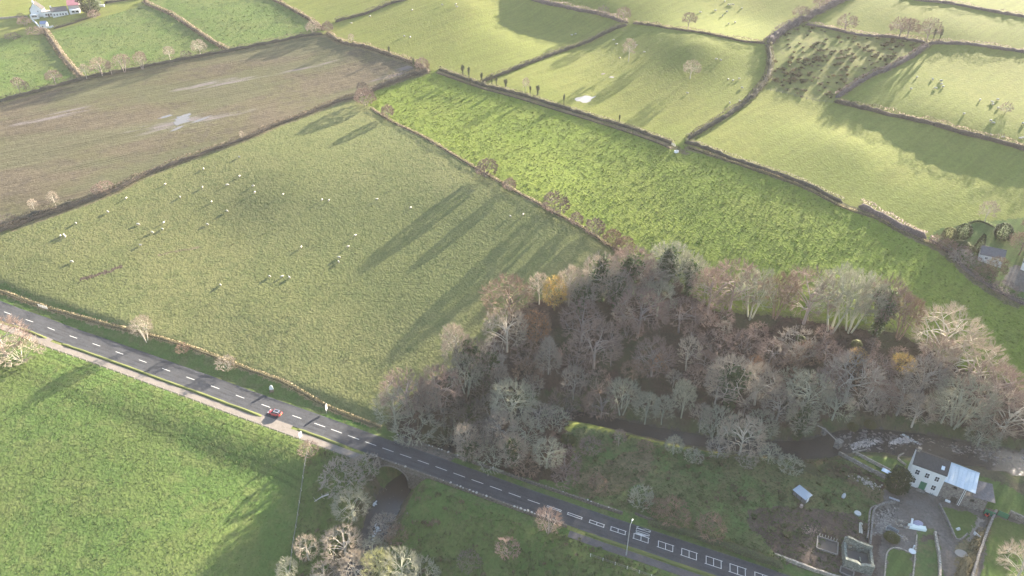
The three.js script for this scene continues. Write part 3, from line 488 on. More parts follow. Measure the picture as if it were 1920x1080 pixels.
function bareTree(seed, o) {
  const r = rng(seed), S = new Sticks(), T = new Sticks(), I = new Sticks(), H = o.h, R = o.w / 2, h0 = H * o.clear, cy = lerp(h0, H, o.mid ?? .5), up = H - cy, down = cy - h0 * .8;
  const dirPt = (k, lo = -.55) => { let x, y, z, l; do { x = r() * 2 - 1; y = r() * 2 - 1; z = r() * 2 - 1; l = Math.hypot(x, y, z); } while (l > 1 || l < .05 || y / l < lo); k *= .76 + .5 * fbm(x / l * 1.3 + seed * 1.7 + 9, z / l * 1.3 + y / l * 1.1 + 40); const tw = o.cone ? lerp(1, .28, clamp(y / l * .5 + .5, 0, 1)) : 1; return V(x / l * R * k * tw, cy + y / l * (y > 0 ? up : down) * k, z / l * R * k * tw); };
  const lean = V((r() - .5) * H * .08, 0, (r() - .5) * H * .08), stems = o.stems ?? 1, limbs = [], seconds = [], ivyPts = [];
  for (let s = 0; s < stems; s++) {
    const a = s / stems * 6.28 + r(), foot = V(Math.cos(a) * .35 * (stems > 1), -.6, Math.sin(a) * .35 * (stems > 1)), top = stems > 1 ? V(Math.cos(a) * R * .5, h0 + (cy - h0) * .9, Math.sin(a) * R * .5) : V(lean.x, cy + up * (o.leader ?? .15), lean.z);
    const tr = curve(foot, top, 0, r, H * .05, 7), rad = o.r / Math.sqrt(stems); S.path(tr, rad * 1.15, rad * .42, 6); ivyPts.push(...tr);
    const K = Math.round((o.limbs ?? 8) / stems) + 1;
    for (let k = 0; k < K; k++) { const f = clamp(h0 / top.y + (1 - h0 / top.y) * (k + r()) / K, .12, .98), i = Math.min(5, Math.floor(f * 7)), base = tr[i].clone().lerp(tr[i + 1], f * 7 - i), tip = dirPt(.72, -.35); if (stems > 1) tip.lerp(top, .35); if (tip.y < base.y) tip.y = lerp(tip.y, base.y, .6); const c = curve(base, tip, (o.lift ?? .1) * H, r, R * .25, 5); S.path(c, rad * .5, rad * .16, 4); limbs.push(c); }
  }
  const flat = limbs.flat(); ivyPts.push(...limbs.flatMap((c) => c.slice(0, 4)));
  const closest = (q, list) => { let b = list[0], d = 1e9; for (const p of list) { const e = p.distanceToSquared(q) + Math.max(0, p.y - q.y) * 1.5; if (e < d) { d = e; b = p; } } return b; };
  for (let k = 0; k < (o.second ?? 46); k++) { const q = dirPt(.7 + .22 * r(), -.5), c = curve(closest(q, flat).clone(), q, .03 * H, r, R * .2, 3); S.path(c, o.r * .19, o.r * .09, 3); seconds.push(...c.slice(1)); }
  const third = [];
  for (let k = 0; k < Math.round((o.third ?? 230) * 1.2); k++) { const q = dirPt(.66 + .34 * Math.sqrt(r()), -.6), c = curve(closest(q, seconds).clone(), q, .01 * H, r, R * .12, 2); T.path(c, .034 * (o.tw ?? 1), .016 * (o.tw ?? 1), 3); third.push([c[1], c[2]]); }
  const cen = V(0, cy - down * .55, 0), N = o.twigs ?? 9, L = (o.tl ?? .095) * H;
  for (const [m, q] of third) {   // sprays of fine twigs that follow their branch outwards
    const along = q.clone().sub(m).normalize();
    for (let k = 0; k < N; k++) {
      const s = m.clone().lerp(q, .2 + .8 * r()), d = s.clone().sub(cen).normalize().add(along); d.x += (r() - .5) * 1.5; d.y += (r() - .5) * 1.1 + (o.droop ? -.6 : .5); d.z += (r() - .5) * 1.5; d.normalize();
      const e = s.clone().addScaledVector(d, L * (.4 + 1.1 * r() * r())); T.add(s, e, .0125 * (o.tw ?? 1), .005 * (o.tw ?? 1), 3);
      for (let b = 0; b < 2; b++) { const d2 = d.clone().add(V(r() - .5, r() - .3, r() - .5).multiplyScalar(1.1)).normalize(), s2 = s.clone().lerp(e, .3 + .55 * r()); T.add(s2, s2.clone().addScaledVector(d2, L * (.3 + .45 * r())), .0085 * (o.tw ?? 1), .0045 * (o.tw ?? 1), 3); }
    }
  }
  if (o.ivy) for (let k = 0; k < o.ivy; k++) { const p = ivyPts[Math.floor(r() * ivyPts.length)].clone(), d = V(r() - .5, r() - .4, r() - .5).normalize(); p.addScaledVector(d, (o.ivyR ?? .7) * Math.pow(r(), .7)); p.y = Math.max(.1, p.y + (r() - .5) * 1.6); I.leaf(p, d, .38, .5, V(r() - .5, .7, r() - .5).normalize()); }
  if (o.leaves) { for (const [m, q] of third) for (let k = 0; k < o.leaves; k++) { const p = m.clone().lerp(q, r() * 1.15), d = V(r() - .5, r() - .6, r() - .5).normalize(); p.add(V(r() - .5, r() - .5, r() - .5).multiplyScalar(.9)); I.leaf(p, d, .3, .38, V(r() - .5, .7, r() - .5).normalize()); } }
  return { trunk: S.geo(), crown: T.geo(), leaf: o.ivy || o.leaves ? I.geo() : null, leafName: o.leaves ? 'foliage' : 'ivy' };
}
// an evergreen: stem, and leaf sprays through the volume of a profile given as half width by height
function evergreen(seed, h, prof, n, size, puff = .12) {
  const r = rng(seed), S = new Sticks(), L = new Sticks(); S.path([V(0, -.4, 0), V(.05, h * .5, 0), V(0, h * .92, 0)], h * .035, .03, 6);
  for (let k = 0; k < n; k++) {
    const y = r(), w = prof(y), a = r() * 6.283, lump = 1 + puff * (2 * noise(a * 2.2 + seed, y * 7 + seed) - 1) * 1.6, q = w * lump * (.62 + .38 * Math.sqrt(r())), p = V(Math.cos(a) * q, y * h, Math.sin(a) * q);
    const d = V(Math.cos(a) + (r() - .5), .25 + (r() - .5), Math.sin(a) + (r() - .5)).normalize(); L.leaf(p, d, size, size * 1.5, V(Math.cos(a) * .6 + (r() - .5) * .7, .6, Math.sin(a) * .6 + (r() - .5) * .7).normalize());
  }
  for (let k = 0; k < 14; k++) { const y = .12 + .8 * k / 14, a = k * 2.4, w = prof(y) * .7; S.add(V(0, y * h, 0), V(Math.cos(a) * w, y * h + .2, Math.sin(a) * w), .05, .02, 3); }
  return { trunk: S.geo(), crown: L.geo(), leaf: null };
}
const bark = (r, g, b) => mat(r, g, b, { roughness: 1, specularIntensity: .2 });
const leafMat = (r, g, b, t = .35) => new THREE.MeshPhysicalMaterial({ color: col(r, g, b), roughness: .95, specularIntensity: .2, side: THREE.DoubleSide, transmission: t, thickness: 0 });
const TONE = {
  grey: [bark(0.310, 0.287, 0.253), bark(0.282, 0.244, 0.207)], purple: [bark(.22, .19, .18), bark(.205, .152, .134)], pale: [bark(0.460, 0.414, 0.345), bark(0.345, 0.290, 0.230)], lichen: [bark(0.345, 0.345, 0.265), bark(0.293, 0.287, 0.218)],
  brown: [bark(.20, .15, .115), bark(.21, .145, .108)], dark: [bark(.16, .145, .125), bark(.145, .125, .11)], gold: [bark(.24, .20, .11), bark(.36, .29, .12)], moss: [bark(.30, .30, .18), bark(.32, .32, .16)], pinkish: [bark(.33, .275, .245), bark(.262, .192, .162)],
};
const IVY = leafMat(.045, .075, .025), GOLDLEAF = leafMat(.42, .26, .05), RUSTLEAF = leafMat(.26, .12, .05), DARKLEAF = leafMat(.032, .048, .018), MIDLEAF = leafMat(.06, .075, .025), OLIVELEAF = leafMat(.085, .09, .03);
// forms, built 10 m tall and scaled to each tree
const FORM = {
  dome: [bareTree(11, { h: 10, w: 9.5, clear: .24, r: .26, mid: .42, limbs: 9 }), bareTree(12, { h: 10, w: 8.6, clear: .30, r: .24, mid: .45, limbs: 8 }), bareTree(13, { h: 10, w: 10.5, clear: .22, r: .28, mid: .40, limbs: 10 })],
  tall: [bareTree(21, { h: 10, w: 6.2, clear: .25, r: .19, mid: .5, leader: .5, limbs: 10 }), bareTree(22, { h: 10, w: 6.8, clear: .28, r: .20, mid: .5, leader: .45, limbs: 10 })],
  vase: [bareTree(31, { h: 10, w: 9, clear: .16, r: .34, mid: .62, stems: 4, limbs: 12, third: 210 }), bareTree(32, { h: 10, w: 8, clear: .2, r: .32, mid: .6, stems: 3, limbs: 10, third: 200 })],
  cone: [bareTree(41, { h: 10, w: 7.5, clear: .1, r: .16, mid: .34, leader: .85, limbs: 12, cone: true })],
  ivy: [bareTree(51, { h: 10, w: 7.6, clear: .2, r: .24, mid: .5, limbs: 9, ivy: 4200, ivyR: 1.0, leader: .4 }), bareTree(52, { h: 10, w: 8.6, clear: .22, r: .25, mid: .48, limbs: 9, ivy: 3600, ivyR: .95, leader: .3 })],
  shrub: [bareTree(61, { h: 10, w: 13, clear: .02, r: .22, mid: .36, stems: 5, limbs: 14, third: 170, second: 36, twigs: 7, tw: 2.5 }), bareTree(62, { h: 10, w: 10.5, clear: .03, r: .22, mid: .4, stems: 4, limbs: 12, third: 150, second: 32, twigs: 7, tw: 2.5 })],
  thorn: [bareTree(65, { h: 10, w: 11, clear: .04, r: .2, mid: .4, stems: 4, limbs: 14, third: 250, second: 46, twigs: 12, tw: 2.5, tl: .08 }), bareTree(66, { h: 10, w: 9.5, clear: .05, r: .2, mid: .42, stems: 3, limbs: 12, third: 230, second: 40, twigs: 12, tw: 2.5, tl: .08 })],
  leafy: [bareTree(71, { h: 10, w: 8, clear: .16, r: .22, mid: .45, limbs: 9, leaves: 3 })],
  thin: [bareTree(81, { h: 10, w: 6.5, clear: .18, r: .17, mid: .55, limbs: 8, third: 130, second: 34, twigs: 7, tw: 1.5 })],
  stub: [bareTree(91, { h: 10, w: 4.4, clear: .3, r: .34, mid: .6, limbs: 6, third: 60, second: 16, twigs: 5, tw: 1.6, tl: .06, ivy: 1700, ivyR: .85 })],
};
const protos = new Map();
function plant(name, label, form, k, tone, p, h, wide = 1, turn = 0, group, leaf = IVY, category = 'tree') {
  const F = FORM[form], f = F[k % F.length], s = h / 10, t = TONE[tone];
  const o = new THREE.Group(); o.name = numbered(name); o.position.set(p[0], p[1] - .05, p[2]); o.rotation.y = turn; o.scale.set(s * wide, s, s * wide); scene.add(o);
  part(o, 'trunk', f.trunk, t[0]); part(o, 'crown', f.crown, t[1]); if (f.leaf) part(o, f.leafName, f.leaf, leaf);
  return tag(o, label, category, group);
}
// the wood: [top of crown in the photo x, y; height m; width factor; form; tone; label]
// the foot is found on the ground below the crown top
function footOf(px, py, h) {   // ground point whose upright of height h ends at that photo point
  const d = ray(px, py); let t0 = 60, t = 60;
  for (; t < 1400; t += 2) { const x = d[0] * t, z = d[2] * t; if (CAM_H + d[1] * t < ground(x, z) + h) break; t0 = t; }
  const m = (t + t0) / 2; return [d[0] * m, ground(d[0] * m, d[2] * m), d[2] * m];
}
const WOOD = [
  [757,705,15,1.05,'dome',0,'purple','', 'dim purple-grey bare tree at the very tip of the wood, above the road verge'],
  [822,686,16,1.0,'dome',1,'pinkish','', 'round bare tree with a pinkish top near the left tip of the wood'],
  [770,770,9,1.2,'shrub',0,'lichen','', 'low grey-green scrubby tree behind the start of the road wall'],
  [875,755,12,1.0,'dome',2,'dark','', 'dark bare tree behind the road wall, second row from the left tip'],
  [852,612,17,.85,'tall',0,'pale','', 'tall pale-stemmed thin tree sticking out over the sheep field edge'],
  [884,640,15,1.0,'ivy',0,'dark','', 'dark ivy-covered tree at the field edge of the wood'],
  [912,655,14,1.0,'ivy',1,'grey','', 'grey ivy-hung tree just inside the field edge of the wood'],
  [872,668,14,.9,'vase',0,'lichen','', 'forked lichen-grey tree between the pink-topped tree and the ivy trees'],
  [950,580,16,.95,'dome',0,'pale','', 'white-twigged bare tree in front of the brown dome-shaped beech'],
  [955,527,16,1.15,'dome',2,'brown','', 'big brown dome-shaped beech at the field edge of the wood'],
  [1006,580,13,1.0,'leafy',0,'brown','rust', 'brown tree still carrying withered leaves beside the beech'],
  [1042,520,13,.9,'leafy',0,'gold','gold', 'tree with the last bright golden leaves at the edge of the wood'],
  [1012,512,12,.9,'thin',0,'pale','', 'thin pale tree top left of the golden tree'],
  [1070,502,15,.8,'tall',1,'pale','', 'slim beige tree right behind the golden tree'],
  [1092,524,14,.9,'ivy',1,'grey','', 'bluish-grey ivy-clad tree right of the golden tree'],
  [1130,484,17,1.0,'ivy',0,'pale','', 'broad tree with ivy-wrapped forks and beige twigs on the field edge'],
  [1188,472,17,1.1,'ivy',1,'pinkish','', 'wide rosy-beige tree near the upper corner of the sheep field'],
  [1160,512,15,.9,'ivy',1,'grey','', 'ivy-covered forked tree standing over the dark gap in the wood'],
  [1222,492,14,1.0,'dome',0,'grey','', 'grey tree left of the ivy-topped corner tree'],
  [1262,455,18,1.05,'ivy',0,'lichen','', 'tall tree with a dark ivy knot at the corner of the bright field'],
  [1300,478,15,1.0,'ivy',1,'lichen','', 'olive-tinted bare tree spreading over the bright field beside the corner tree'],
  [1240,532,13,1.1,'dome',1,'lichen','', 'greenish bare tree in shade below the corner tree'],
  [1095,570,15,1.0,'dome',2,'purple','', 'mauve round-crowned tree below the dark gap, left'],
  [1120,612,17,1.0,'dome',0,'pinkish','', 'mauve tree with a pale sunlit tip in the middle of the left wood'],
  [1030,634,15,1.0,'cone',0,'grey','', 'blue-grey cone-shaped bare tree in the left wood'],
  [1205,546,18,1.15,'dome',1,'purple','', 'largest mauve tree, in the middle of the wood'],
  [1230,640,14,1.0,'dome',2,'purple','', 'smaller mauve tree below the largest one'],
  [1296,636,13,.9,'thin',0,'pale','', 'pale wiry tree above the brown leaf patch in mid wood'],
  [1282,560,13,1.0,'dome',0,'purple','', 'dull purple tree below the boundary wall corner'],
  [1235,668,8,1.0,'leafy',0,'dark','rust', 'small tree with scattered rusty leaves and ivy in mid wood'],
  [960,725,15,1.1,'dome',1,'lichen','', 'rounded grey-green tree above the bend of the river'],
  [920,745,12,.9,'dome',0,'grey','', 'slighter grey tree left of the one above the river bend'],
  [905,700,12,1.0,'thin',0,'dark','', 'dark thin tree in the shaded middle of the left wood'],
  [935,680,12,.8,'tall',0,'grey','', 'grey upright tree standing over a dark hollow'],
  [872,798,11,1.0,'thin',0,'pale','', 'pale-branched tree overhanging the road wall'],
  [880,826,9,1.0,'ivy',1,'pale','', 'short ivied tree close behind the road wall'],
  [838,790,9,1.1,'shrub',1,'lichen','', 'leafless bush behind the road wall left of the pale-branched tree'],
  [963,824,11,1.0,'ivy',0,'pale','', 'pale forked tree with a green ivied foot beside the road wall'],
  [1027,828,10,1.1,'dome',1,'lichen','', 'round beige-grey tree next to the ivied tree by the road wall'],
  [905,800,10,1.1,'dome',2,'dark','', 'dusky tree behind the two pale trees by the road wall'],
  [1172,712,13,1.0,'vase',1,'lichen','', 'open-branched lichen-grey tree on the far river bank'],
  [1130,735,12,.9,'dome',2,'purple','', 'grey-purple tree on the far bank where the river shows again'],
  [1078,690,13,.9,'thin',0,'grey','', 'thin grey tree in front of the cone-shaped one'],
  [1065,735,9,1.1,'shrub',0,'purple','', 'tangled purple scrub on the far bank of the river'],
  [1217,735,12,.95,'tall',1,'lichen','', 'slender greenish tree beside the open water'],
  [1248,745,11,.9,'thin',0,'lichen','', 'wispy lichen-grey tree at the water, left of the double one'],
  [1288,720,14,.8,'tall',0,'lichen','', 'tall narrow grey-green tree over the end of the open water'],
  [1385,676,18,1.05,'ivy',1,'pale','', 'largest pale tree with a cream crown and green heart by the river'],
  [1432,690,15,.95,'dome',1,'pale','', 'cream-twigged tree joined to the right of the largest pale tree'],
  [1352,775,13,1.0,'vase',0,'lichen','', 'forked greenish tree in front of the largest pale tree'],
  [1402,785,14,.95,'dome',0,'pale','', 'whitish twiggy tree at the near river bank'],
  [1320,765,11,.8,'thin',0,'grey','', 'thin tree left of the forked greenish one by the river'],
  [1432,780,10,1.0,'dome',2,'lichen','', 'low drooping pale tree right of the whitish twiggy one'],
  [1528,706,14,1.0,'dome',0,'lichen','', 'pale round tree standing above the weir'],
  [1510,762,13,.9,'ivy',0,'lichen','', 'ivy-footed tree on the near bank by the weir'],
  [1612,672,16,1.15,'dome',2,'grey','', 'broad misty grey tree behind the rapids'],
  [1565,690,13,.95,'vase',1,'purple','', 'grey-purple tree left of the broad misty one'],
  [1662,722,11,1.0,'dome',1,'pinkish','', 'small tree with rosy twigs behind the rapids'],
  [1705,716,12,1.0,'dome',0,'grey','', 'soft grey tree right of the rosy-twigged one'],
  [1745,680,14,1.0,'dome',1,'grey','', 'grey tree in the haze left of the big beige trees'],
  [1795,582,19,1.1,'dome',2,'pale','', 'big beige tree at the right end of the wood, against the shaded field'],
  [1845,640,18,1.05,'dome',0,'pale','', 'second big beige tree, down the slope from the first at the right end'],
  [1885,690,18,1.1,'dome',1,'pinkish','', 'big fawn tree nearest the right edge of the picture'],
  [1830,712,17,1.05,'vase',0,'lichen','', 'large greenish tree with a visible forked trunk above the river bank'],
  [1912,745,16,1.0,'dome',2,'pale','', 'fawn tree cut by the right edge above the river'],
  [1775,640,14,.95,'dome',1,'pinkish','', 'pinkish tree below the end of the boundary wall'],
  [1790,735,12,1.0,'dome',0,'lichen','', 'olive-grey tree over the riverbank, behind the white house'],
  [1870,770,10,1.1,'shrub',1,'brown','', 'brown bushy tree at the far riverbank near the right edge'],
  // the row along the boundary of the bright field
  [1342,504,17,.95,'dome',1,'pinkish','', 'first tree of the boundary row, rosy and thin'],
  [1385,496,19,1.0,'dome',0,'pinkish','', 'second tree of the boundary row, mauve and full'],
  [1425,511,18,.9,'vase',1,'lichen','', 'third tree of the boundary row, with a forked yellow-green trunk'],
  [1472,519,17,.75,'vase',0,'brown','', 'goblet-shaped tree with a reddish flat top in the boundary row'],
  [1532,512,20,.95,'dome',2,'pinkish','', 'tree with two bare stems right of the goblet-shaped one'],
  [1590,510,22,.95,'vase',1,'lichen','', 'massive many-stemmed tree in the boundary row'],
  [1625,516,22,.8,'vase',0,'lichen','', 'dark-stemmed leaning tree touching the massive one'],
  [1675,526,20,.9,'ivy',1,'purple','', 'ivy-thick grey tree near the right end of the boundary row'],
  [1712,556,17,.8,'vase',1,'brown','', 'last tree of the boundary row, leaning right'],
  [985,792,10,1.1,'dome',0,'lichen','', 'olive-grey tree between the road wall and the river, near the bend'],
  [1010,760,8,1.1,'dome',2,'grey','', 'small grey tree on the near bank at the river bend'],
  [925,835,8,1.1,'shrub',0,'lichen','', 'bush behind the road wall between the short ivied tree and the forked one'],
  [985,850,7,1.2,'shrub',1,'brown','', 'brownish bush behind the pale forked tree by the road wall'],
  [1060,845,7,1.1,'shrub',0,'purple','', 'purplish bush right of the beige-grey tree by the road wall'],
  [940,780,12,1.0,'dome',1,'grey','', 'grey tree in the thick of the wood between wall and river'],
  [830,745,13,1.0,'dome',0,'dark','', 'dark tree in the second row above the road wall'],
  [800,725,14,.9,'tall',0,'grey','', 'grey upright tree near the left tip of the wood'],
  [735,740,12,1.0,'dome',2,'lichen','', 'greenish-grey tree at the left tip, over the dry bank'],
  [1352,700,13,.9,'tall',1,'grey','', 'dim grey tree at the left flank of the largest pale tree'],
  [1470,735,11,1.0,'dome',0,'grey','', 'grey tree between the cream-twigged tree and the weir tree'],
  [1575,740,11,1.0,'dome',2,'lichen','', 'grey-green tree above the left end of the rapids'],
  [1730,750,12,1.0,'dome',1,'pale','', 'pale tree on the far bank of the rapids, behind the house roof'],
  [1850,800,9,1.1,'dome',0,'lichen','', 'olive tree low on the far bank near the right edge'],
  // lower growth under the trees
  [1345,620,8,1.2,'shrub',0,'purple','', 'mauve scrub below the first trees of the boundary row'],
  [1400,622,8,1.3,'shrub',1,'purple','', 'purple scrub below the mauve boundary tree'],
  [1452,640,9,1.2,'dome',0,'purple','', 'small purple tree below the goblet-shaped one'],
  [1500,622,9,1.2,'shrub',0,'grey','', 'grey scrub below the boundary wall, middle of the slope'],
  [1560,640,9,1.2,'dome',1,'purple','', 'small mauve tree on the slope under the massive boundary tree'],
  [1615,650,7,1.2,'leafy',0,'purple','gold', 'small tree with a few yellow leaves on the slope'],
  [1655,665,9,1.2,'dome',2,'purple','', 'mauve low tree under the ivy-thick boundary tree'],
  [1700,668,8,1.1,'leafy',0,'gold','gold', 'yellowish small tree near the right end of the slope'],
  [1480,670,9,1.2,'shrub',1,'brown','', 'brown briar tangle on the slope above the river'],
  [1420,668,8,1.1,'leafy',0,'brown','rust', 'rust-leaved bush above the largest pale tree'],
  [1500,695,8,1.2,'shrub',0,'lichen','', 'grey-green scrub between the largest pale tree and the weir tree'],
  [1325,660,8,1.2,'dome',1,'purple','', 'small dim tree above the tall narrow one'],
  [1150,640,10,1.0,'thin',0,'purple','', 'thin mauve tree right of the pale-tipped one'],
  [985,640,9,1.0,'shrub',1,'purple','', 'dark mauve scrub left of the cone-shaped tree'],
  [1000,700,9,1.1,'thin',0,'grey','', 'spindly grey tree with a cross-shaped top in the shade'],
  [1040,770,6,1.2,'shrub',0,'lichen','', 'low scrub on the near bank at the river bend'],
  [1080,640,9,1.1,'shrub',0,'purple','', 'mauve thicket left of the pale-tipped tree'],
  [1180,600,8,1.2,'shrub',1,'purple','', 'dim thicket at the foot of the largest mauve tree'],
  [1345,560,9,1.1,'shrub',0,'purple','', 'dull scrub under the first boundary tree'],
];
WOOD.forEach(([x, y, h, w, form, k, tone, leaf, label], n) => plant(h < 9 && form === 'shrub' ? 'bare_shrub' : leaf ? 'autumn_tree' : 'bare_tree', label, form, k, tone, footOf(x, y, h), h, w, n * 2.399, 'trees of the wood', leaf === 'gold' ? GOLDLEAF : leaf === 'rust' ? RUSTLEAF : IVY, form === 'shrub' ? 'shrub' : 'tree'));

{ const T = [1330,585,1362,600,1380,640,1425,605,1440,690,1465,612,1490,650,1520,640,1535,680,1550,615,1580,660,1600,630,1625,690,1640,640,1670,700,1690,650,1715,690,1735,700,1300,610,1310,690,1270,590,1265,700,1190,680,1160,700,1120,700,1090,720,1045,690,990,670,1010,620,1060,620,1075,590,1170,570,1200,620,1400,750,1460,720,1560,720,1640,735,1680,740];
  const q = []; for (let i = 0; i < T.length; i += 2) q.push([T[i], T[i + 1]]); const names = placesOf(q.filter((_, i) => i * 2 % 6 !== 4), [['under the left part of the boundary row', 1345, 605], ['under the goblet-shaped boundary tree', 1470, 630], ['under the massive boundary tree', 1580, 640], ['under the right end of the boundary row', 1700, 680], ['below the largest mauve tree', 1200, 660], ['around the cone-shaped tree', 1040, 670], ['above the weir and rapids', 1600, 730], ['beside the largest pale tree', 1400, 720]]); let nth = 0;
  for (let i = 0; i < T.length; i += 2) { if (i % 6 === 4) continue; const h = 5 + (i * 37 % 10) * .35; plant('bare_sapling', 'bare sapling, ' + names[nth++], ['shrub', 'thin', 'dome', 'shrub'][i / 2 % 4], i / 2, ['purple', 'grey', 'brown', 'purple', 'pinkish'][i / 2 % 5], footOf(T[i], T[i + 1], h), h, 1.15, i * 1.3, 'saplings in the undergrowth of the wood', IVY, 'sapling'); } }
// ---------------------------------------------------------------- hedges, banks and stone walls between the fields
const hedgeTone = { brown: [bark(.08, .064, .05), leafMat(.150, .118, .086, .15)], dark: [bark(0.067, 0.061, 0.049), leafMat(0.107, 0.100, 0.067, .15)], olive: [bark(0.085, 0.081, 0.055), leafMat(0.165, 0.149, 0.085, .15)], purple: [bark(0.104, 0.083, 0.078), leafMat(0.201, 0.152, 0.144, .15)], green: [bark(0.061, 0.067, 0.037), leafMat(0.091, 0.122, 0.044, .2)], dry: [bark(.10, .085, .05), leafMat(.20, .165, .095, .2)] };
let hedgeSeed = 500;
function lumpyTube(line, w, h, r, sag = .2) {   // a closed lumpy core along a line on the ground
  const pos = [], idx = [], K = 7; let s = r() * 50;
  line.forEach((p, i) => {
    const a = line[Math.max(0, i - 1)], b = line[Math.min(line.length - 1, i + 1)], L = Math.hypot(b.x - a.x, b.z - a.z) || 1, nx = -(b.z - a.z) / L, nz = (b.x - a.x) / L; s += .6;
    const end = i === 0 || i === line.length - 1 ? .25 : 1, hh = h * end * (1 - sag + 2 * sag * noise(s, 3.3)), ww = w * end * (.8 + .4 * noise(s, 9.1)), sh = (noise(s * .7, 20) - .5) * w * .35;
    for (let k = 0; k < K; k++) { const t = k / (K - 1) * Math.PI, o = Math.cos(t) * ww / 2 + sh, x = p.x + nx * o, z = p.z + nz * o; pos.push(x, ground(x, z) - .15 + Math.pow(Math.sin(t), .7) * hh * (.85 + .3 * noise(s * 1.9, k * 2.2)), z); }
    if (i) for (let k = 0; k + 1 < K; k++) { const q = i * K + k, o = q - K; idx.push(o, q, o + 1, o + 1, q, q + 1); }
  });
  const g = new THREE.BufferGeometry(); g.setAttribute('position', new THREE.Float32BufferAttribute(pos, 3)); g.setIndex(idx); g.computeVertexNormals(); return g;
}
function hedge(label, px, h, w, tone, dens = 26, o = {}) {
  dens *= 1.7; const r = rng(hedgeSeed++), line = catmull(PX(px), 1.3), t = hedgeTone[tone], c = line[Math.floor(line.length / 2)];
  h *= o.name ? .8 : .95; w *= o.name ? .82 : 1; const grp = thing(o.name ?? 'hedge', label, o.category ?? 'hedge', [0, 0, 0]);
  part(grp, 'stems', lumpyTube(line, w * .62, h * .58, r, o.sag ?? .34), t[0]);
  const L = new Sticks(), n = Math.round(polyLen(line.map((p) => [p.x, p.y, p.z])) * dens), seed = r() * 90;
  for (let k = 0; k < n; k++) {
    const f = r() * (line.length - 1), i = Math.min(line.length - 2, Math.floor(f)), p = line[i].clone().lerp(line[i + 1], f - i), a = line[i], b = line[i + 1], ln = Math.hypot(b.x - a.x, b.z - a.z), nx = -(b.z - a.z) / ln, nz = (b.x - a.x) / ln;
    const v = .45 + 1.1 * noise(f * .35 + seed, 1.7) * (1 - (o.even ?? 0)) + .38 * (o.even ?? 0), th = r() * Math.PI, q = Math.cos(th) * w / 2 * (.75 + .35 * r()), y = Math.sin(th) * h * v * (.55 + .45 * Math.sqrt(r()));
    p.x += nx * q; p.z += nz * q; p.y = ground(p.x, p.z) + y * .92;
    const d = V(nx * Math.cos(th) + (r() - .5), .5 * Math.sin(th) + .35 + (r() - .5) * .8, nz * Math.cos(th) + (r() - .5)).normalize(), z = (.26 + .34 * r()) * (o.size ?? 1) * (o.size ? 1.2 : 1);
    L.leaf(p, d, z * .42, z * 1.25, V(nx * Math.cos(th) + (r() - .5) * .8, .3 + Math.sin(th), nz * Math.cos(th) + (r() - .5) * .8).normalize());
  }
  part(grp, 'twigs', L.geo(), t[1]); return grp;
}
hedge('hedge between the stubble field and the big sheep field, running up from the left edge', [-60,452,-20,438,20,427,60,411,117,393,160,377,213,358,267,330,317,310,393,283,467,257,520,233,567,217,640,188,676,181], 1.7, 3.0, 'brown', 26);
hedge('dark scrubby hedge end at the left edge, below the stubble field', [-30,437,20,420,70,402,117,388,140,380], 2.6, 3.4, 'dark', 26);
hedge('hedge along the far side of the stubble field', [-60,206,0,190,83,168,150,150,233,133,300,120,380,105,433,95,500,82,567,68,606,64], 2.4, 3.0, 'dark', 22);
hedge('hedge at the narrow far end of the stubble field, running right', [612,62,640,80,683,88,727,103,770,118,798,131], 2.6, 3.2, 'brown', 24);
hedge('short thick hedge across the corner between stubble and bright field', [805,133,757,147,707,165,677,181], 3.2, 4.2, 'brown', 26);
hedge('thin hedge running down from the white farmhouse', [82,58,87,62,113,100,140,133,153,147], 2.2, 3.4, 'brown', 24);
hedge('rough hedge between the two left fields at the top', [270,2,277,8,320,27,360,53,400,80,430,96], 2.0, 3.0, 'brown', 22);
hedge('hedge leaving the top edge left of centre towards the stubble field', [480,-14,513,0,550,20,580,37,606,56], 2.2, 2.8, 'brown', 22);
hedge('short dark hedge at the top edge, left of centre', [628,42,640,38,690,25,730,8,772,-3], 2.2, 2.4, 'dark', 22);
hedge('long straight clipped hedge at the head of the bright field', [822,130,857,143,907,160,973,177,1040,198,1107,218,1173,238,1240,262,1262,271], 2.1, 2.6, 'dark', 26, { even: .75 });
hedge('hedge climbing between the rolling field and the field with lone trees', [903,155,913,150,957,133,1007,113,1057,95,1107,77,1140,60,1176,46], 2.3, 3.0, 'dark', 24, { even: .4 });
hedge('hedge across the top centre, from the top edge down to the right', [985,-7,1003,0,1057,13,1123,27,1178,43], 2.4, 3.2, 'purple', 22);
hedge('low hedge and bank above the field with lone trees', [1186,44,1223,48,1280,57,1347,68,1390,77,1436,82], 1.8, 2.4, 'brown', 22);
hedge('curving dark hedge on the right side of the field with lone trees', [1440,84,1444,110,1440,140,1423,167,1397,193,1357,220,1313,247,1290,262], 2.6, 3.6, 'dark', 26);
hedge('thick bushy hedge running up to the top edge, right of centre', [1440,82,1467,60,1507,37,1547,17,1587,-4,1620,-20], 4.6, 6.5, 'purple', 30);
hedge('hedge above the field with rush clumps', [1510,46,1557,54,1590,62,1613,66,1680,71,1737,81], 2.0, 2.6, 'purple', 20);
hedge('broad hedge on the right side of the field with rush clumps', [1740,84,1707,107,1663,130,1613,153,1567,184], 2.4, 3.6, 'purple', 24);
hedge('hedge at the foot of the washed-out sheep pasture, running to the right edge', [1563,191,1613,202,1680,218,1747,233,1813,252,1863,263,1920,281,2010,303], 2.6, 3.4, 'brown', 26);
hedge('hazy hedge from the row of bare trees to the right edge', [1740,82,1813,83,1863,90,1920,98,2010,110], 2.2, 3.0, 'purple', 18);
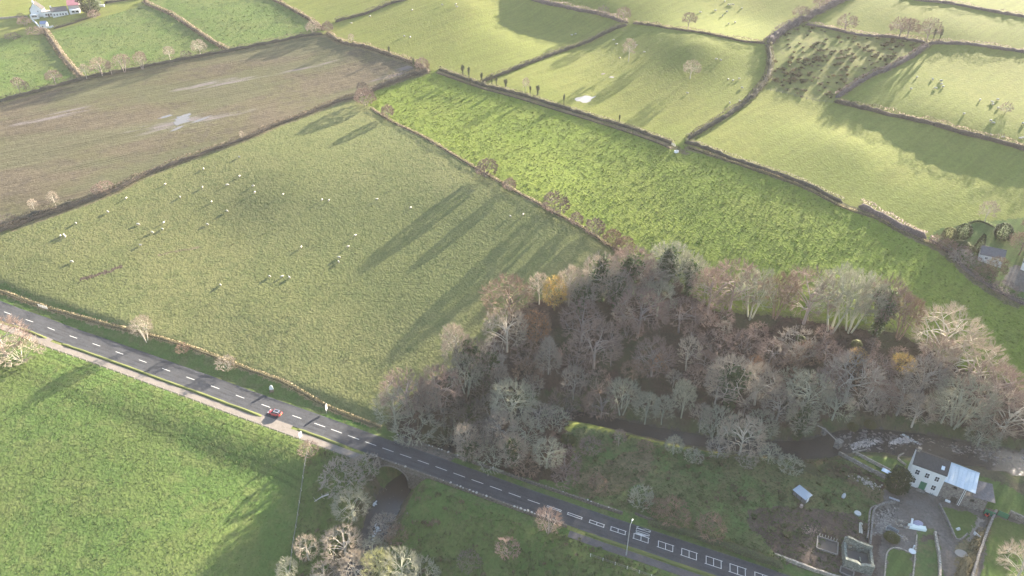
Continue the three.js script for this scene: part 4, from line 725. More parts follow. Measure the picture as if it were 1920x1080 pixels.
hedge('farthest hedge in the top right corner', [1690,-6,1717,0,1780,7,1847,20,1920,32,2010,46], 2.2, 2.8, 'purple', 18);
hedge('long hedge from the field gate down to the clipped garden trees', [1283,268,1307,273,1380,300,1447,323,1513,347,1580,380], 2.1, 2.8, 'dark', 26, { even: .5 });
hedge('continuation of the long hedge beside the pale gap, down to the garden', [1610,387,1647,403,1690,427,1737,447], 2.8, 3.8, 'purple', 26);
hedge('overgrown hedge bank along the garden at the right', [1742,449,1780,473,1820,513,1873,547,1913,567,2000,609], 1.5, 2.6, 'purple', 22);
hedge('low bank with bare twigs between the bright field and the sheep field', [694,203,733,227,790,255,833,280,887,313,930,337,973,363,1000,377,1037,398,1070,415,1107,437,1140,460,1174,475], .9, 1.5, 'brown', 20, { name: 'field_bank', category: 'bank', size: .7 });
hedge('dry grassy bank with brambles along the roadside edge of the big sheep field', [-60,532,0,548,67,571,140,593,187,606,260,624,333,644,387,663,467,694,533,718,574,741,619,766,680,790,716,803], .75, 1.5, 'dry', 22, { name: 'field_bank', category: 'bank', size: .6 });
hedge('dry fringe of grass under the straight clipped hedge', [820,137,857,150,907,167,973,185,1040,206,1107,226,1173,247,1240,271,1258,280], .7, 1.4, 'brown', 18, { name: 'field_bank', category: 'bank', size: .7 });
hedge('tangled brown bank below the two sides of the long hedge', [1290,277,1380,307,1447,330,1513,355,1580,389,1647,412,1690,436,1745,458], .9, 1.4, 'dry', 18, { name: 'field_bank', category: 'bank', size: .7 });
hedge('low clipped hedge around the top corner of the hedged garden', [1812,421,1836,415,1866,427], 1.2, 1.1, 'green', 30, { even: 1, size: .6 });
hedge('small garden hedge below the white farmhouse', [100,54,130,46,160,36,188,28], 1.5, 1.6, 'dark', 22);
hedge('dark hedge at the top, right of the white farmhouse', [195,7,225,2,255,-2,275,-4], 2.2, 2.4, 'dark', 22);
hedge('row of trimmed laurels along the road wall in the lower middle', [1215,978,1265,992,1310,1006,1350,1020,1390,1034,1440,1052,1470,1066], 2.6, 3.4, 'green', 40, { size: .8 });
hedge('brown beech hedge, upper half, along the drive wall', [1843,996,1832,1020,1824,1036], 1.6, 2.4, 'dry', 60, { size: .5 });
hedge('brown beech hedge, lower half, along the drive wall', [1820,1046,1808,1070,1795,1100], 1.7, 2.6, 'dry', 60, { size: .5 });
// ---------------------------------------------------------------- single trees and bushes outside the wood: [foot x, y; height; width; form; k; tone; label; category]
const SINGLES = [
  [12,668,13,1.25,'dome',0,'pinkish','big pinkish bare tree at the left edge beside the road'],
  [-30,680,13,1.2,'dome',1,'pale','big pale bare tree cut by the left edge below the road'],
  [40,674,8,1.3,'shrub',0,'pale','pale scrub at the foot of the big left-edge tree'],
  [275,640,9.5,.8,'vase',1,'pale','pale wispy tree on the road bank at the left'],
  [345,662,4,1.0,'shrub',1,'brown','round brown bush on the road bank right of the wispy tree'],
  [426,690,4.4,1.1,'shrub',0,'pale','pale leafless bush on the road bank, nearest to the car'],
  [580,852,4.8,1.1,'shrub',1,'pinkish','little pale leafless tree by the fence corner below the signs'],
  [664,975,10.5,1.1,'dome',1,'lichen','round grey tree beside the white water of the river'],
  [645,908,7.5,1.3,'shrub',0,'grey','dim grey bush above the round riverside tree'],
  [685,892,7,1.2,'shrub',1,'grey','dim bush beside the bridge wing wall'],
  [579,1050,8.5,.75,'dome',0,'pale','narrow cream-tipped tree by the wire fence at the bottom'],
  [648,1046,10,1.1,'dome',2,'pale','pale-tipped tree in the middle of the bottom group'],
  [672,1090,9.5,1.1,'dome',1,'pale','pale grey tree at the bottom edge left of the yellowish one'],
  [712,1090,10,.95,'dome',1,'moss','yellow-green lichened tree at the bottom edge'],
  [756,1092,10.5,1.0,'dome',0,'lichen','cream twiggy tree right of the yellow-green one at the bottom edge'],
  [543,1086,7,.9,'dome',1,'lichen','pale tree at the bottom edge on the fence line'],
  [612,1098,8,.9,'dome',2,'grey','grey bushy tree at the bottom edge by the fence'],
  [744,1010,4,1.2,'shrub',0,'brown','brown bush on the right bank below the white water'],
  [1028,998,7.5,1.0,'vase',0,'pinkish','rosy-grey fan-shaped tree overhanging the road by the end of the bridge wall'],
  [952,1040,5.5,1.1,'shrub',1,'purple','dark leafless bush in the meadow below the bridge'],
  [880,1058,3.6,1.4,'shrub',0,'dark','low dark bramble patch in the meadow at the bottom'],
  [1200,946,6.5,1.0,'shrub',1,'lichen','grey twiggy bush above the road wall, lower middle'],
  [1262,972,6,1.2,'shrub',0,'brown','brown leafless bush behind the laurels, left one'],
  [1330,1000,5.5,1.4,'shrub',1,'brown','brown leafless bush behind the laurels, right one'],
  [1230,960,4,1.3,'shrub',0,'brown','small brown bush between the twiggy bush and the brown ones'],
  [1120,915,4.5,1.2,'shrub',1,'brown','tawny bush by the road wall at the paddock corner'],
  [1060,905,5,1.2,'shrub',0,'purple','dim bush behind the road wall left of the paddock'],
  [1905,1085,10,1.1,'dome',0,'pale','cream bare tree at the bottom right corner'],
  [1950,1060,10,1.1,'dome',2,'pale','pale bare tree cut by the right edge at the bottom'],
  [1478,880,4.5,1.3,'shrub',0,'lichen','shrub with a few green leaves at the river below the weir tree'],
  [1300,862,3.6,1.5,'shrub',1,'lichen','scrub on the near river bank, middle of the paddock edge'],
  [1400,868,3.4,1.5,'shrub',0,'grey','scrub on the near river bank below the whitish tree'],
  [1210,843,3.2,1.5,'shrub',1,'brown','scrub on the near river bank at the open water'],
  [1105,846,5,1.1,'shrub',0,'purple','dull thicket on the near bank where the river comes out of the wood'],
  [1160,836,6,1.0,'thin',0,'pinkish','rosy thin alder on the near bank beside the open water'],
  [1262,852,6.5,1.0,'dome',1,'lichen','small greenish alder on the near bank under the double tree'],
  [1345,858,6.5,1.1,'dome',2,'grey','small grey alder on the near bank below the forked greenish tree'],
  [1440,866,6.5,1.0,'dome',0,'lichen','small alder on the near bank between the whitish tree and the weir tree'],
  [722,1002,6.5,1.2,'shrub',1,'grey','grey bush leaning over the stream at the white water'],
  [700,1052,7,1.1,'dome',2,'lichen','greenish tree between the pale-tipped tree and the stream, at the bottom'],
  [790,1085,6,1.2,'shrub',0,'lichen','low bush right of the cream twiggy tree at the bottom edge'],
  [1772,470,4.4,1.5,'shrub',1,'brown','brown thicket on the garden bank, uppermost'],
  [1800,490,4.6,1.5,'shrub',0,'grey','grey thicket on the garden bank left of the cone-shaped conifer'],
  [1842,522,4.6,1.6,'shrub',1,'brown','brown thicket on the garden bank below the green-leaved tree'],
  [1880,548,4.2,1.6,'shrub',0,'purple','thicket on the garden bank near the right edge'],
  // along the boundary bank between sheep field and bright field
  [686,197,8,1.2,'thorn',0,'pinkish','mauve thorn bush at the meeting of four fields'],
  [728,222,6.5,1.0,'thorn',1,'pinkish','second thorn bush down the bank from the four-field corner'],
  [912,332,8,1.0,'thorn',0,'purple','purple thorn bush halfway down the boundary bank'],
  [956,358,5.5,1.1,'thorn',1,'pinkish','small thorn bush just below the halfway one'],
  [1042,400,8.4,1.15,'thorn',0,'purple','wide thorn bush on the lower boundary bank'],
  [1081,422,5.2,1.1,'thorn',1,'purple','small thorn bush between the wide one and the wood'],
  [1114,440,6.8,1.1,'thorn',0,'purple','thorn bush on the bank, third from the wood'],
  [1146,460,6.4,1.2,'thorn',1,'brown','brown thorn bush on the bank, second from the wood'],
  [1168,474,6,1.3,'thorn',0,'brown','thorn bush where the bank meets the wood'],
  // along the stubble field
  [455,262,4,.9,'thin',0,'pale','small pale tree on the hedge below the puddle'],
  [200,358,4.5,1.1,'shrub',0,'pinkish','pinkish bush on the lower stubble hedge'],
  [184,364,4,1.1,'shrub',1,'pinkish','bush left of the pinkish one on the lower stubble hedge'],
  [106,388,6.5,.9,'thin',0,'pale','pale upright tree on the lower stubble hedge near the left edge'],
  [66,396,5,1.0,'thin',0,'pale','thin pale sapling left of the upright hedge tree'],
  [16,424,5,1.2,'shrub',0,'dark','dark bush on the hedge at the left edge'],
  [792,132,6.5,1.2,'thorn',1,'pinkish','big mauve bush at the right tip of the stubble field'],
  [776,126,5.1,.8,'stub',0,'dark','ivied stub beside the big mauve bush'],
  [730,104,5.1,.7,'stub',0,'dark','dark ivied tree on the far stubble hedge, right part'],
  [660,84,6,.9,'thin',0,'pale','pale tree on the far stubble hedge, near the top left corner'],
  [680,172,5,1.2,'thorn',0,'dark','dark twiggy bush on the short thick hedge'],
  [588,62,7,1.1,'thorn',0,'pale','pale thorn at the far corner of the stubble field'],
  [616,62,6.5,1.1,'thorn',1,'purple','purple thorn at the far corner of the stubble field'],
  [376,104,8.5,1.0,'dome',0,'pale','round beige tree at the right end of the tree row above the stubble'],
  [350,108,4,1.2,'shrub',0,'dark','dark bush left of the round beige tree'],
  [320,112,7,1.0,'dome',1,'pale','second beige tree from the right in the row above the stubble'],
  [268,130,9,.9,'vase',1,'pinkish','tall rosy tree in the middle of the row above the stubble'],
  [234,135,9,1.0,'vase',0,'pinkish','forked rosy tree left of the tall one in the row'],
  [192,142,9,1.15,'dome',2,'pinkish','wide rosy tree in the left part of the row above the stubble'],
  [210,140,7,.8,'thin',0,'pinkish','thin tree between the wide and the forked rosy trees'],
  [163,148,7.5,.9,'thin',0,'pale','thin pale tree at the left end of the row above the stubble'],
  [106,160,7.5,1.2,'dome',1,'purple','faint bare tree on the hedge of the far left field, right one'],
  [40,176,8,1.1,'thin',0,'purple','faint bare tree on the hedge of the far left field, middle one'],
  [52,175,6,.9,'thin',0,'dark','thin dark stem beside the faint hedge tree'],
  // along the straight hedge: ivied stubs and thin ash trees
  [868,141,5.6,1.0,'stub',0,'dark','ivied pollard on the straight hedge, first from the left'],
  [879,144,5.3,.8,'stub',0,'dark','ivied pollard on the straight hedge, second from the left'],
  [903,153,4.9,.8,'stub',0,'dark','ivied pollard on the straight hedge, third from the left'],
  [922,157,5.1,.8,'stub',0,'dark','ivied pollard where the climbing hedge meets the straight one'],
  [931,160,4.4,.7,'stub',0,'dark','slim ivied stem right of the hedge meeting'],
  [948,164,4.4,1.3,'stub',0,'dark','wide ivied pollard right of the hedge meeting'],
  [986,172,7,.8,'thin',0,'pale','pale thin ash on the straight hedge'],
  [994,175,3.9,.8,'stub',0,'dark','small ivied stub beside the pale thin ash'],
  [1008,178,5.1,1.1,'stub',0,'dark','forked ivied pollard in the middle of the straight hedge'],
  [1057,196,5.4,.5,'stub',0,'dark','pole-like ivied stem on the straight hedge'],
  [1161,232,4.6,.5,'stub',0,'dark','pole-like ivied stem near the right end of the straight hedge'],
  [1178,116,12,.85,'thin',0,'pale','lone pale bare tree in the middle of the rounded field'],
  [1294,147,9,1.0,'dome',0,'pale','lone round pale tree, right one in the rounded field'],
  [1290,55,9,1.1,'dome',1,'purple','hazy bare tree on the hedge above the rounded field'],
  [1168,40,8,1.1,'dome',0,'pinkish','hazy bare tree at the top centre hedge corner'],
  [1130,30,6,1.0,'shrub',0,'dark','dark bush on the top centre hedge'],
  [1500,38,8,1.2,'dome',0,'pinkish','hazy tree in the thick hedge at the top'],
  [1535,20,9,1.1,'dome',1,'pinkish','hazy tree in the thick hedge, close to the top edge'],
  [1584,60,9.5,1.2,'dome',2,'pinkish','hazy round tree above the rush field'],
  [1685,72,11,1.1,'dome',0,'pinkish','hazy tree in the far row, left'],
  [1700,75,11,1.0,'dome',1,'pinkish','hazy tree in the far row, middle'],
  [1737,77,11.5,1.05,'dome',2,'pinkish','hazy tree in the far row, right'],
  [1749,76,6.8,.6,'stub',0,'dark','dark ivied stem in the far row, left one'],
  [1761,77,6.8,.6,'stub',0,'dark','dark ivied stem in the far row, right one'],
  [1884,212,5,1.0,'shrub',1,'pale','pale leafless bush in the washed-out pasture'],
  [1845,418,9,1.0,'thin',0,'pale','bare tree at the top of the hedged garden'],
  [1910,478,8.5,1.3,'dome',1,'brown','round reddish-brown bare tree at the right edge of the garden'],
  [1935,440,8,1.2,'dome',0,'brown','brown bare tree cut by the right edge above the garden'],
  [1860,520,8,1.1,'leafy',0,'brown','tree with thin green leaves in front of the white outbuilding'],
  [1795,478,4,1.6,'shrub',0,'purple','mauve scrub on the garden bank, upper'],
  [1825,500,4,1.6,'shrub',1,'purple','mauve scrub on the garden bank, lower'],
  [1760,458,3.5,1.6,'shrub',0,'brown','brown scrub at the hedge end by the clipped trees'],
  [70,66,5,1.5,'shrub',0,'purple','purple thicket left of the farm lane, lower'],
  [48,48,5,1.5,'shrub',1,'purple','purple thicket below the white farmhouse lane'],
  [25,74,4,1.6,'shrub',0,'dark','dark scrub at the left edge below the lane'],
  [40,36,3.5,1.4,'shrub',1,'dark','bush at the end of the farm lane'],
  [178,34,5,1.3,'shrub',1,'pinkish','pinkish leafless shrub below the farm yew'],
];
for (const [x, y, h, w, form, k, tone, label] of SINGLES) plant(form === 'shrub' || form === 'thorn' ? 'bare_shrub' : form === 'stub' ? 'ivied_tree' : form === 'leafy' ? 'autumn_tree' : 'bare_tree', label, form, k, tone, P(x, y), h, w, x * .7 + y, undefined, form === 'leafy' ? OLIVELEAF : IVY, form === 'shrub' || form === 'thorn' ? 'shrub' : 'tree');
// evergreens
FORM.roundEver = [evergreen(201, 10, (y) => 5.2 * Math.sqrt(Math.max(0, 1 - (2 * y - .92) ** 2 / 1.12)), 2600, .55)];
FORM.coneEver = [evergreen(202, 10, (y) => 3.6 * Math.pow(1 - y, .62) * Math.min(1, .5 + y * 5), 2400, .5)];
FORM.bigEver = [evergreen(203, 10, (y) => 5.0 * Math.sqrt(Math.max(0, 1 - (2 * y - 1.05) ** 2 / 1.2)), 3000, .6, .3)];
for (const [x, y, h, w, form, leaf, label] of [
  [1777,448,4.6,1.0,'roundEver',OLIVELEAF,'round olive clipped tree at the left of the hedged garden'],
  [1803,447,6,.85,'roundEver',DARKLEAF,'dark clipped round tree in the hedged garden, second from left'],
  [1833,472,7.4,.72,'coneEver',DARKLEAF,'dark cone-shaped conifer beside the white outbuilding'],
  [1876,448,6.4,.9,'roundEver',DARKLEAF,'dark clipped dome tree at the right of the hedged garden'],
  [1802,462,2.2,2.2,'roundEver',MIDLEAF,'bright low shrub left of the cone-shaped conifer'],
  [1815,470,2.2,1.8,'roundEver',OLIVELEAF,'greyish shrub beneath the cone-shaped conifer'],
  [1676,921,8.2,.66,'bigEver',DARKLEAF,'dense dark green conifer at the left gable of the white house'],
  [1670,1012,2.2,1.5,'roundEver',OLIVELEAF,'round dark bush on the gravel right of the roofless stone building'],
  [172,24,10.5,1.0,'bigEver',DARKLEAF,'dark spreading evergreen right of the red farm barn'],
  [1985,470,13,.9,'bigEver',DARKLEAF,'tall dark evergreen just outside the right edge by the outbuilding'],
  [2030,520,14,.9,'bigEver',DARKLEAF,'tall dark evergreen outside the right edge, farther down'],
  [2090,560,14,.9,'bigEver',OLIVELEAF,'large olive evergreen outside the right edge, lowest'],
  [2010,430,12,.9,'bigEver',OLIVELEAF,'olive evergreen outside the right edge above the outbuilding'],
  [60,26,3.6,.8,'coneEver',DARKLEAF,'small pointed evergreen by the farmhouse gable'],
  [1065,828,2.8,1.4,'roundEver',MIDLEAF,'green bush on the river bank at the paddock corner'],
  [1500,640,2.2,1.3,'roundEver',MIDLEAF,'little evergreen among the mauve scrub, left'],
  [1605,650,2.4,1.3,'roundEver',OLIVELEAF,'yellowish-green round bush on the wood slope'],
  [1598,805,2.4,1.2,'roundEver',OLIVELEAF,'sunlit yellow-green bush at the far bank of the rapids, left'],
  [1630,800,2.4,1.3,'roundEver',OLIVELEAF,'sunlit yellow-green bush at the far bank of the rapids, right'],
]) { const o = plant('evergreen_' + (h < 3 ? 'shrub' : 'tree'), label, form, 0, 'dark', P(x, y), h, w, x, undefined, IVY, h < 3 ? 'shrub' : 'tree'); o.children[1].material = leaf; }
// ---------------------------------------------------------------- grass tussocks and rush clumps: countless, so one object per field
{
  const tuft = (seed, n, w, h) => { const r = rng(seed), S = new Sticks(); for (let k = 0; k < n; k++) { const a = r() * 6.28, q = Math.sqrt(r()) * w / 2, d = V(Math.cos(a) * .8, .75 + r() * .5, Math.sin(a) * .8).normalize(); S.leaf(V(Math.cos(a) * q, -.03, Math.sin(a) * q), d, w * .34, h * (.7 + .6 * r()), V(-Math.cos(a) * .5, .85, -Math.sin(a) * .5).normalize()); } return S.geo(); };
  const low = tuft(301, 12, .85, .34), rush = tuft(303, 22, 1.1, .85);
  const scatter = (fieldIds, n, geo, name, label, colours, s0, s1, seed, clump, gap = .42, filter) => {
    const r = rng(seed), m = new THREE.InstancedMesh(geo, leafMat(1, 1, 1, .2), n), M = new THREE.Matrix4(), q = new THREE.Quaternion(), up = V(0, 1, 0), c = new THREE.Color(), ids = new Set(fieldIds); let k = 0, x0 = 1e9, x1 = -1e9, z0 = 1e9, z1 = -1e9;
    for (const id of fieldIds) for (const p of PX(FIELDS[id - 1][3])) { x0 = Math.min(x0, p[0]); x1 = Math.max(x1, p[0]); z0 = Math.min(z0, p[2]); z1 = Math.max(z1, p[2]); }
    for (let t = 0; t < n * 40 && k < n; t++) {
      const x = lerp(x0, x1, r()), z = lerp(z0, z1, r()), i = Math.round((x - RX0) / RS), j = Math.round((z - RZ0) / RS);
      if (i < 0 || j < 0 || i >= RW || j >= RH || !ids.has(fieldMap[j * RW + i])) continue;
      if (noise(x / clump + seed, z / clump) < gap * r() || (filter && !filter(x, z, r))) continue;
      const s = lerp(s0, s1, r() * r()); q.setFromAxisAngle(up, r() * 6.28); M.compose(V(x, ground(x, z), z), q, V(s, s * (.7 + .6 * r()), s)); m.setMatrixAt(k, M);
      const a = colours[Math.floor(r() * colours.length)], b = .8 + .4 * r(); c.setRGB(a[0] * b, a[1] * b, a[2] * b); m.setColorAt(k, c); k++;
    }
    m.count = k; m.name = numbered(name); m.castShadow = m.receiveShadow = true; scene.add(m); tag(m, label, null, null, 'stuff');
  };
  scatter([2], 5200, low, 'grass_tussocks', 'large tussocks of bright grass all over the long green field', [[.112,.146,.024],[.124,.15,.028],[.10,.134,.025]], .45, 1.15, 21, 3, .9);
  scatter([2], 9000, low, 'grass_tussocks', 'tussocks of bright grass all over the long green field', [[.112,.146,.024],[.124,.15,.028],[.13,.15,.034]], .4, .9, 11, 3, .5);
  scatter([1], 7000, low, 'grass_tussocks', 'tufts of dull grass all over the big sheep field', [[.11,.112,.046],[.13,.122,.056],[.09,.098,.042]], .3, .65, 12, 2.5, .6);
  scatter([17], 5000, low, 'grass_tussocks', 'tufts of lush grass all over the lower left field', [[.055,.088,.018],[.072,.098,.024],[.09,.108,.034]], .3, .65, 13, 2.5, .6);
  scatter([4, 5, 6], 2600, low, 'grass_tussocks', 'tussocks in the far left fields', [[.085,.115,.03],[.10,.122,.036],[.065,.09,.028]], .5, 1.2, 14, 3, .6);
  scatter([18, 19, 21], 12000, low, 'grass_tussocks', 'rough grass tufts in the paddock and riverside meadows', [[.05,.078,.024],[.066,.078,.03],[.09,.088,.044]], .4, 1.0, 15, 4, .45);
  scatter([20], 9000, low, 'leaf_litter', 'fern and bramble tufts on the floor of the wood', [[.058,.04,.032],[.07,.05,.038],[.046,.05,.026]], .5, 1.3, 16, 6, .42);
  scatter([18, 19, 21], 420, rush, 'bramble_patch', 'low bramble and dock clumps in the paddock and riverside meadows', [[.075,.085,.036],[.10,.08,.05],[.06,.08,.032]], .5, 1.5, 31, 12, .9);
  const A = P(1530, 110), B = P(1690, 95), Cc = P(1620, 150), D2 = P(1470, 140);
  scatter([11], 260, rush, 'rush_clumps', 'dark brown rush clumps scattered over the wet field', [[.10,.085,.045],[.115,.095,.05],[.085,.078,.042]], 1.0, 2.0, 17, 9, .8, (x, z, r) => { const d = Math.min(...[A, B, Cc, D2].map((p) => Math.hypot(x - p[0], z - p[2]))); return r() < Math.exp(-d / 17) + .04; });
}
// ---------------------------------------------------------------- masonry: bridge, walls
const stoneTex = colourTexture(512, (u, v, o) => {   // 4 m tile of coursed rubble
  const row = Math.floor(v * 16), off = (row % 2) * .5 + noise(row * 3.7, 1) * .6, cu = u * 10 + off, cell = Math.floor(cu), fu = cu - cell, fv = v * 16 - row, edge = Math.min(fu, 1 - fu, (fv) * .7, (1 - fv) * .7);
  const c = .45 + .75 * noise((cell % 10) * 3.3 + 5, row * 5.1) + .25 * (noise(u * 128, v * 128) - .5), j = edge < .07 ? .62 : 1;
  o[0] = .235 * c * j; o[1] = .215 * c * j; o[2] = .195 * c * j;
});
const stone = new THREE.MeshPhysicalMaterial({ map: stoneTex, bumpMap: stoneTex, bumpScale: .05, roughness: 1, specularIntensity: .2 });
const darkStone = new THREE.MeshPhysicalMaterial({ map: stoneTex, color: col(.62, .6, .56), bumpMap: stoneTex, bumpScale: .05, roughness: 1, specularIntensity: .2 });
const paleStone = new THREE.MeshPhysicalMaterial({ map: stoneTex, color: col(1.7, 1.62, 1.5), bumpMap: stoneTex, bumpScale: .04, roughness: 1, specularIntensity: .2 });
const render_ = mat(.66, .66, .64, { roughness: .9, map: colourTexture(256, (u, v, o) => { const k = .88 + .16 * fbm(u * 16, v * 16); o[0] = o[1] = o[2] = k; }) });
function boxUV(g, m = 4) {   // uv in metres from position and normal, so that the stones keep their size
  const p = g.attributes.position, n = g.attributes.normal, uv = new Float32Array(p.count * 2);
  for (let i = 0; i < p.count; i++) { const ax = Math.abs(n.getX(i)), ay = Math.abs(n.getY(i)), az = Math.abs(n.getZ(i)); let a, b; if (ay > ax && ay > az) { a = p.getX(i); b = p.getZ(i); } else if (ax > az) { a = p.getZ(i); b = p.getY(i); } else { a = p.getX(i); b = p.getY(i); } uv[2 * i] = a / m; uv[2 * i + 1] = b / m; }
  g.setAttribute('uv', new THREE.BufferAttribute(uv, 2)); g.deleteAttribute('uv1'); return g;
}
function bx(x, y, z, w, h, d, ry = 0) { const g = new THREE.BoxGeometry(w, h, d).toNonIndexed(); if (ry) g.rotateY(ry); g.translate(x, y, z); return boxUV(g); }
const M = (list) => mergeGeometries(list.map((g) => { const q = g.index ? g.toNonIndexed() : g; for (const k of Object.keys(q.attributes)) if (!['position', 'normal', 'uv'].includes(k)) q.deleteAttribute(k); if (!q.attributes.normal) q.computeVertexNormals(); if (!q.attributes.uv) boxUV(q); return q; }));
function wallGeo(line, h, t, rough, seed, base = .5, topY, footY) {   // a wall following the ground along a line
  const pos = [], idx = []; let s = seed * 13;
  line.forEach((p, i) => {
    const a = line[Math.max(0, i - 1)], b = line[Math.min(line.length - 1, i + 1)], L = Math.hypot(b.x - a.x, b.z - a.z) || 1, nx = -(b.z - a.z) / L, nz = (b.x - a.x) / L, g = footY ? footY(i, p) : ground(p.x, p.z); s += .8;
    const top = topY ? topY(i, p) + (noise(s, 1) - .5) * rough : g + h + (noise(s, 1) - .5) * rough, e = (noise(s, 7) - .5) * rough * .4;
    for (const [o, y] of [[-t / 2 + e, g - base], [-t / 2 + e, top - t * .12], [-t * .36 + e, top], [t * .36 + e, top - rough * .15], [t / 2 + e, top - t * .12], [t / 2 + e, g - base]]) pos.push(p.x + nx * o, y, p.z + nz * o);
    if (i) for (let k = 0; k < 5; k++) { const q = i * 6 + k, r = q - 6; idx.push(r, q, r + 1, r + 1, q, q + 1); }
  });
  const e = (line.length - 1) * 6; for (const [o, f] of [[0, 1], [e, 0]]) for (let k = 1; k < 5; k++) idx.push(o, f ? o + k : o + k + 1, f ? o + k + 1 : o + k);
  let g = new THREE.BufferGeometry(); g.setAttribute('position', new THREE.Float32BufferAttribute(pos, 3)); g.setIndex(idx); g = g.toNonIndexed(); g.computeVertexNormals(); return boxUV(g);
}
let wallSeed = 1;
function wall(label, px, h, t, m = stone, rough = .16, name = 'stone_wall', step = .9) { const line = catmull(PX(px), step); return single(name, wallGeo(line, h, t, rough, wallSeed++), m, label, 'wall'); }
// the bridge: one masonry body with a large and a small arch, then its two parapets
{
  const a0 = iA + 1, a1 = iB, s0 = a0 * STEP, len = (a1 - a0) * STEP, riv = alongRoad(748, 893) * STEP - s0, small = alongRoad(985, 955) * STEP - s0 + 3;
  const sh = new THREE.Shape(); const stepN = Math.round(len / 2), slope = (s) => roadPoint((s0 + s) / STEP, 0).y;
  const y0 = -8; sh.moveTo(0, y0); for (let k = 0; k <= stepN; k++) sh.lineTo(len * k / stepN, slope(len * k / stepN) - .16);
  const arch = (c, r, top) => { sh.lineTo(c + r, y0); for (let k = 0; k <= 18; k++) { const t = k / 18 * Math.PI; sh.lineTo(c + Math.cos(t) * r, top - r * .8 + Math.sin(t) * r * .8); } sh.lineTo(c - r, y0); };
  sh.lineTo(len, y0); const crown = slope(riv) - .9; arch(small, 1.9, slope(small) - 1.6); arch(riv, 4.6, crown); sh.lineTo(0, y0);
  let g = new THREE.ExtrudeGeometry(sh, { depth: 10.4, bevelEnabled: false, steps: 1 });
  const p = g.attributes.position, uv = new Float32Array(p.count * 2), n = g.attributes.normal;
  for (let i = 0; i < p.count; i++) { const s = p.getX(i), y = p.getY(i), z = p.getZ(i), q = roadPoint((s0 + s) / STEP, z - 5.8); uv[2 * i] = (Math.abs(n.getZ(i)) > .5 ? s : z) / 4; uv[2 * i + 1] = (Math.abs(n.getY(i)) > .5 ? s : y) / 4; p.setXYZ(i, q.x, y, q.z); }
  g.setAttribute('uv', new THREE.BufferAttribute(uv, 2)); g.computeVertexNormals();
  const b = thing('stone_bridge', 'old stone road bridge with a round arch over the river', 'bridge', [0, 0, 0]);
  part(b, 'masonry', g, darkStone);
  // arch rings of cut stones
  for (const [c, r, top] of [[riv, 4.6, crown], [small, 1.9, slope(small) - 1.6]]) { const N = r > 3 ? 21 : 11; for (let k = 0; k < N; k++) { const t = Math.PI - (k + .5) / N * Math.PI, w = r * Math.PI / N * .86, s = c + Math.cos(t) * (r + .22), y = top - r * .8 + Math.sin(t) * (r + .22) * .84, q = roadPoint((s0 + s) / STEP, 4.62); const v = part(b, 'arch_stone', new THREE.BoxGeometry(.5, w, .16), stone); v.position.copy(q).setY(y); const d = roadPoint((s0 + s + .5) / STEP, 4.62).sub(q); v.rotation.set(0, Math.atan2(-d.z, d.x), 0); v.rotateZ(t); } }
  const para = (off, i0, i1, h, label) => { const line = []; for (let i = i0; i <= i1; i += .5) line.push(roadPoint(i, off)); const t = thing('parapet_wall', label, 'wall', [0, 0, 0]); part(t, 'masonry', wallGeo(line, h, .46, .14, wallSeed++, .3, (i, q) => q.y + h, (i, q) => q.y - .1), darkStone); return [t, line]; };
  const [pn, ln] = para(4.35, a0 - 1, a1 + 1, 1.0, 'rough stone parapet with pale coping lumps on the near side of the bridge');
  const r = rng(44), cg = [0, 1, 2].map((k) => { const q = new THREE.DodecahedronGeometry(.3, 1), pp = q.attributes.position; for (let i = 0; i < pp.count; i++) { const x = pp.getX(i), y = pp.getY(i), z = pp.getZ(i), m = .75 + .5 * noise(x * 5 + k * 9 + 30, z * 5 + y * 3 + 30); pp.setXYZ(i, x * m * 1.3, y * m * .75, z * m); } q.computeVertexNormals(); return q; }), pale = mat(.34, .33, .31);
  for (let k = 0; k < 64; k++) { const i = Math.floor(r() * (ln.length - 1)); if (r() > .35 + .7 * noise(i * .11, 4)) continue; const s = part(pn, 'coping_stone', cg[k % 3], r() < .6 ? pale : stone); s.position.set(ln[i].x + (r() - .5) * .2, ln[i].y + 1.03, ln[i].z + (r() - .5) * .2); s.rotation.set(r(), r() * 6, r()); s.scale.setScalar(.45 + .6 * r()); }
  const iC = alongRoad(735, 846), iD = alongRoad(1160, 994);
  const [pf, lf] = para(-5.7, iC, iD, .95, 'long low road wall on the far side of the bridge, below the wood');
  for (let k = 0; k < 40; k++) { const i = Math.floor(r() * (lf.length - 1)); const s = part(pf, 'coping_stone', cg[k % 3], r() < .45 ? pale : stone); s.position.set(lf[i].x, lf[i].y + .98, lf[i].z); s.rotation.set(r(), r() * 6, r()); s.scale.setScalar(.4 + .45 * r()); }
}
wall('low tumbled road wall half hidden by the laurels, lower middle', [1190,964,1230,979,1275,995,1320,1010,1360,1022], .7, .45, darkStone, .3);
wall('pale-coped road wall by the roofless stone building at the bottom right', [1452,1043,1485,1055,1513,1066,1545,1077,1590,1092], 1.1, .5, paleStone);
wall('curved double wall edging the cobble heap beside the yard', [1678,943,1662,945,1648,950,1640,955,1636,966,1634,985,1632,1005,1630,1024], .9, .5, stone);
wall('outer thin wall running beside the cobble heap wall', [1641,950,1632,956,1629,975,1627,1000,1625,1012], .7, .35, stone);
wall('thin curved wall round the small square lawn', [1655,1100,1658,1080,1660,1062,1661,1045,1665,1034,1673,1028,1685,1028,1698,1033,1708,1038], .35, .3, paleStone);
wall('thin straight wall between the two small lawns', [1719,1004,1717,1020,1715,1045,1712,1075,1709,1105], .5, .32, paleStone);
wall('pale thick wall along the left side of the drive', [1752,1000,1755,1018,1759,1040,1761,1065,1760,1105], 1.0, .55, paleStone);
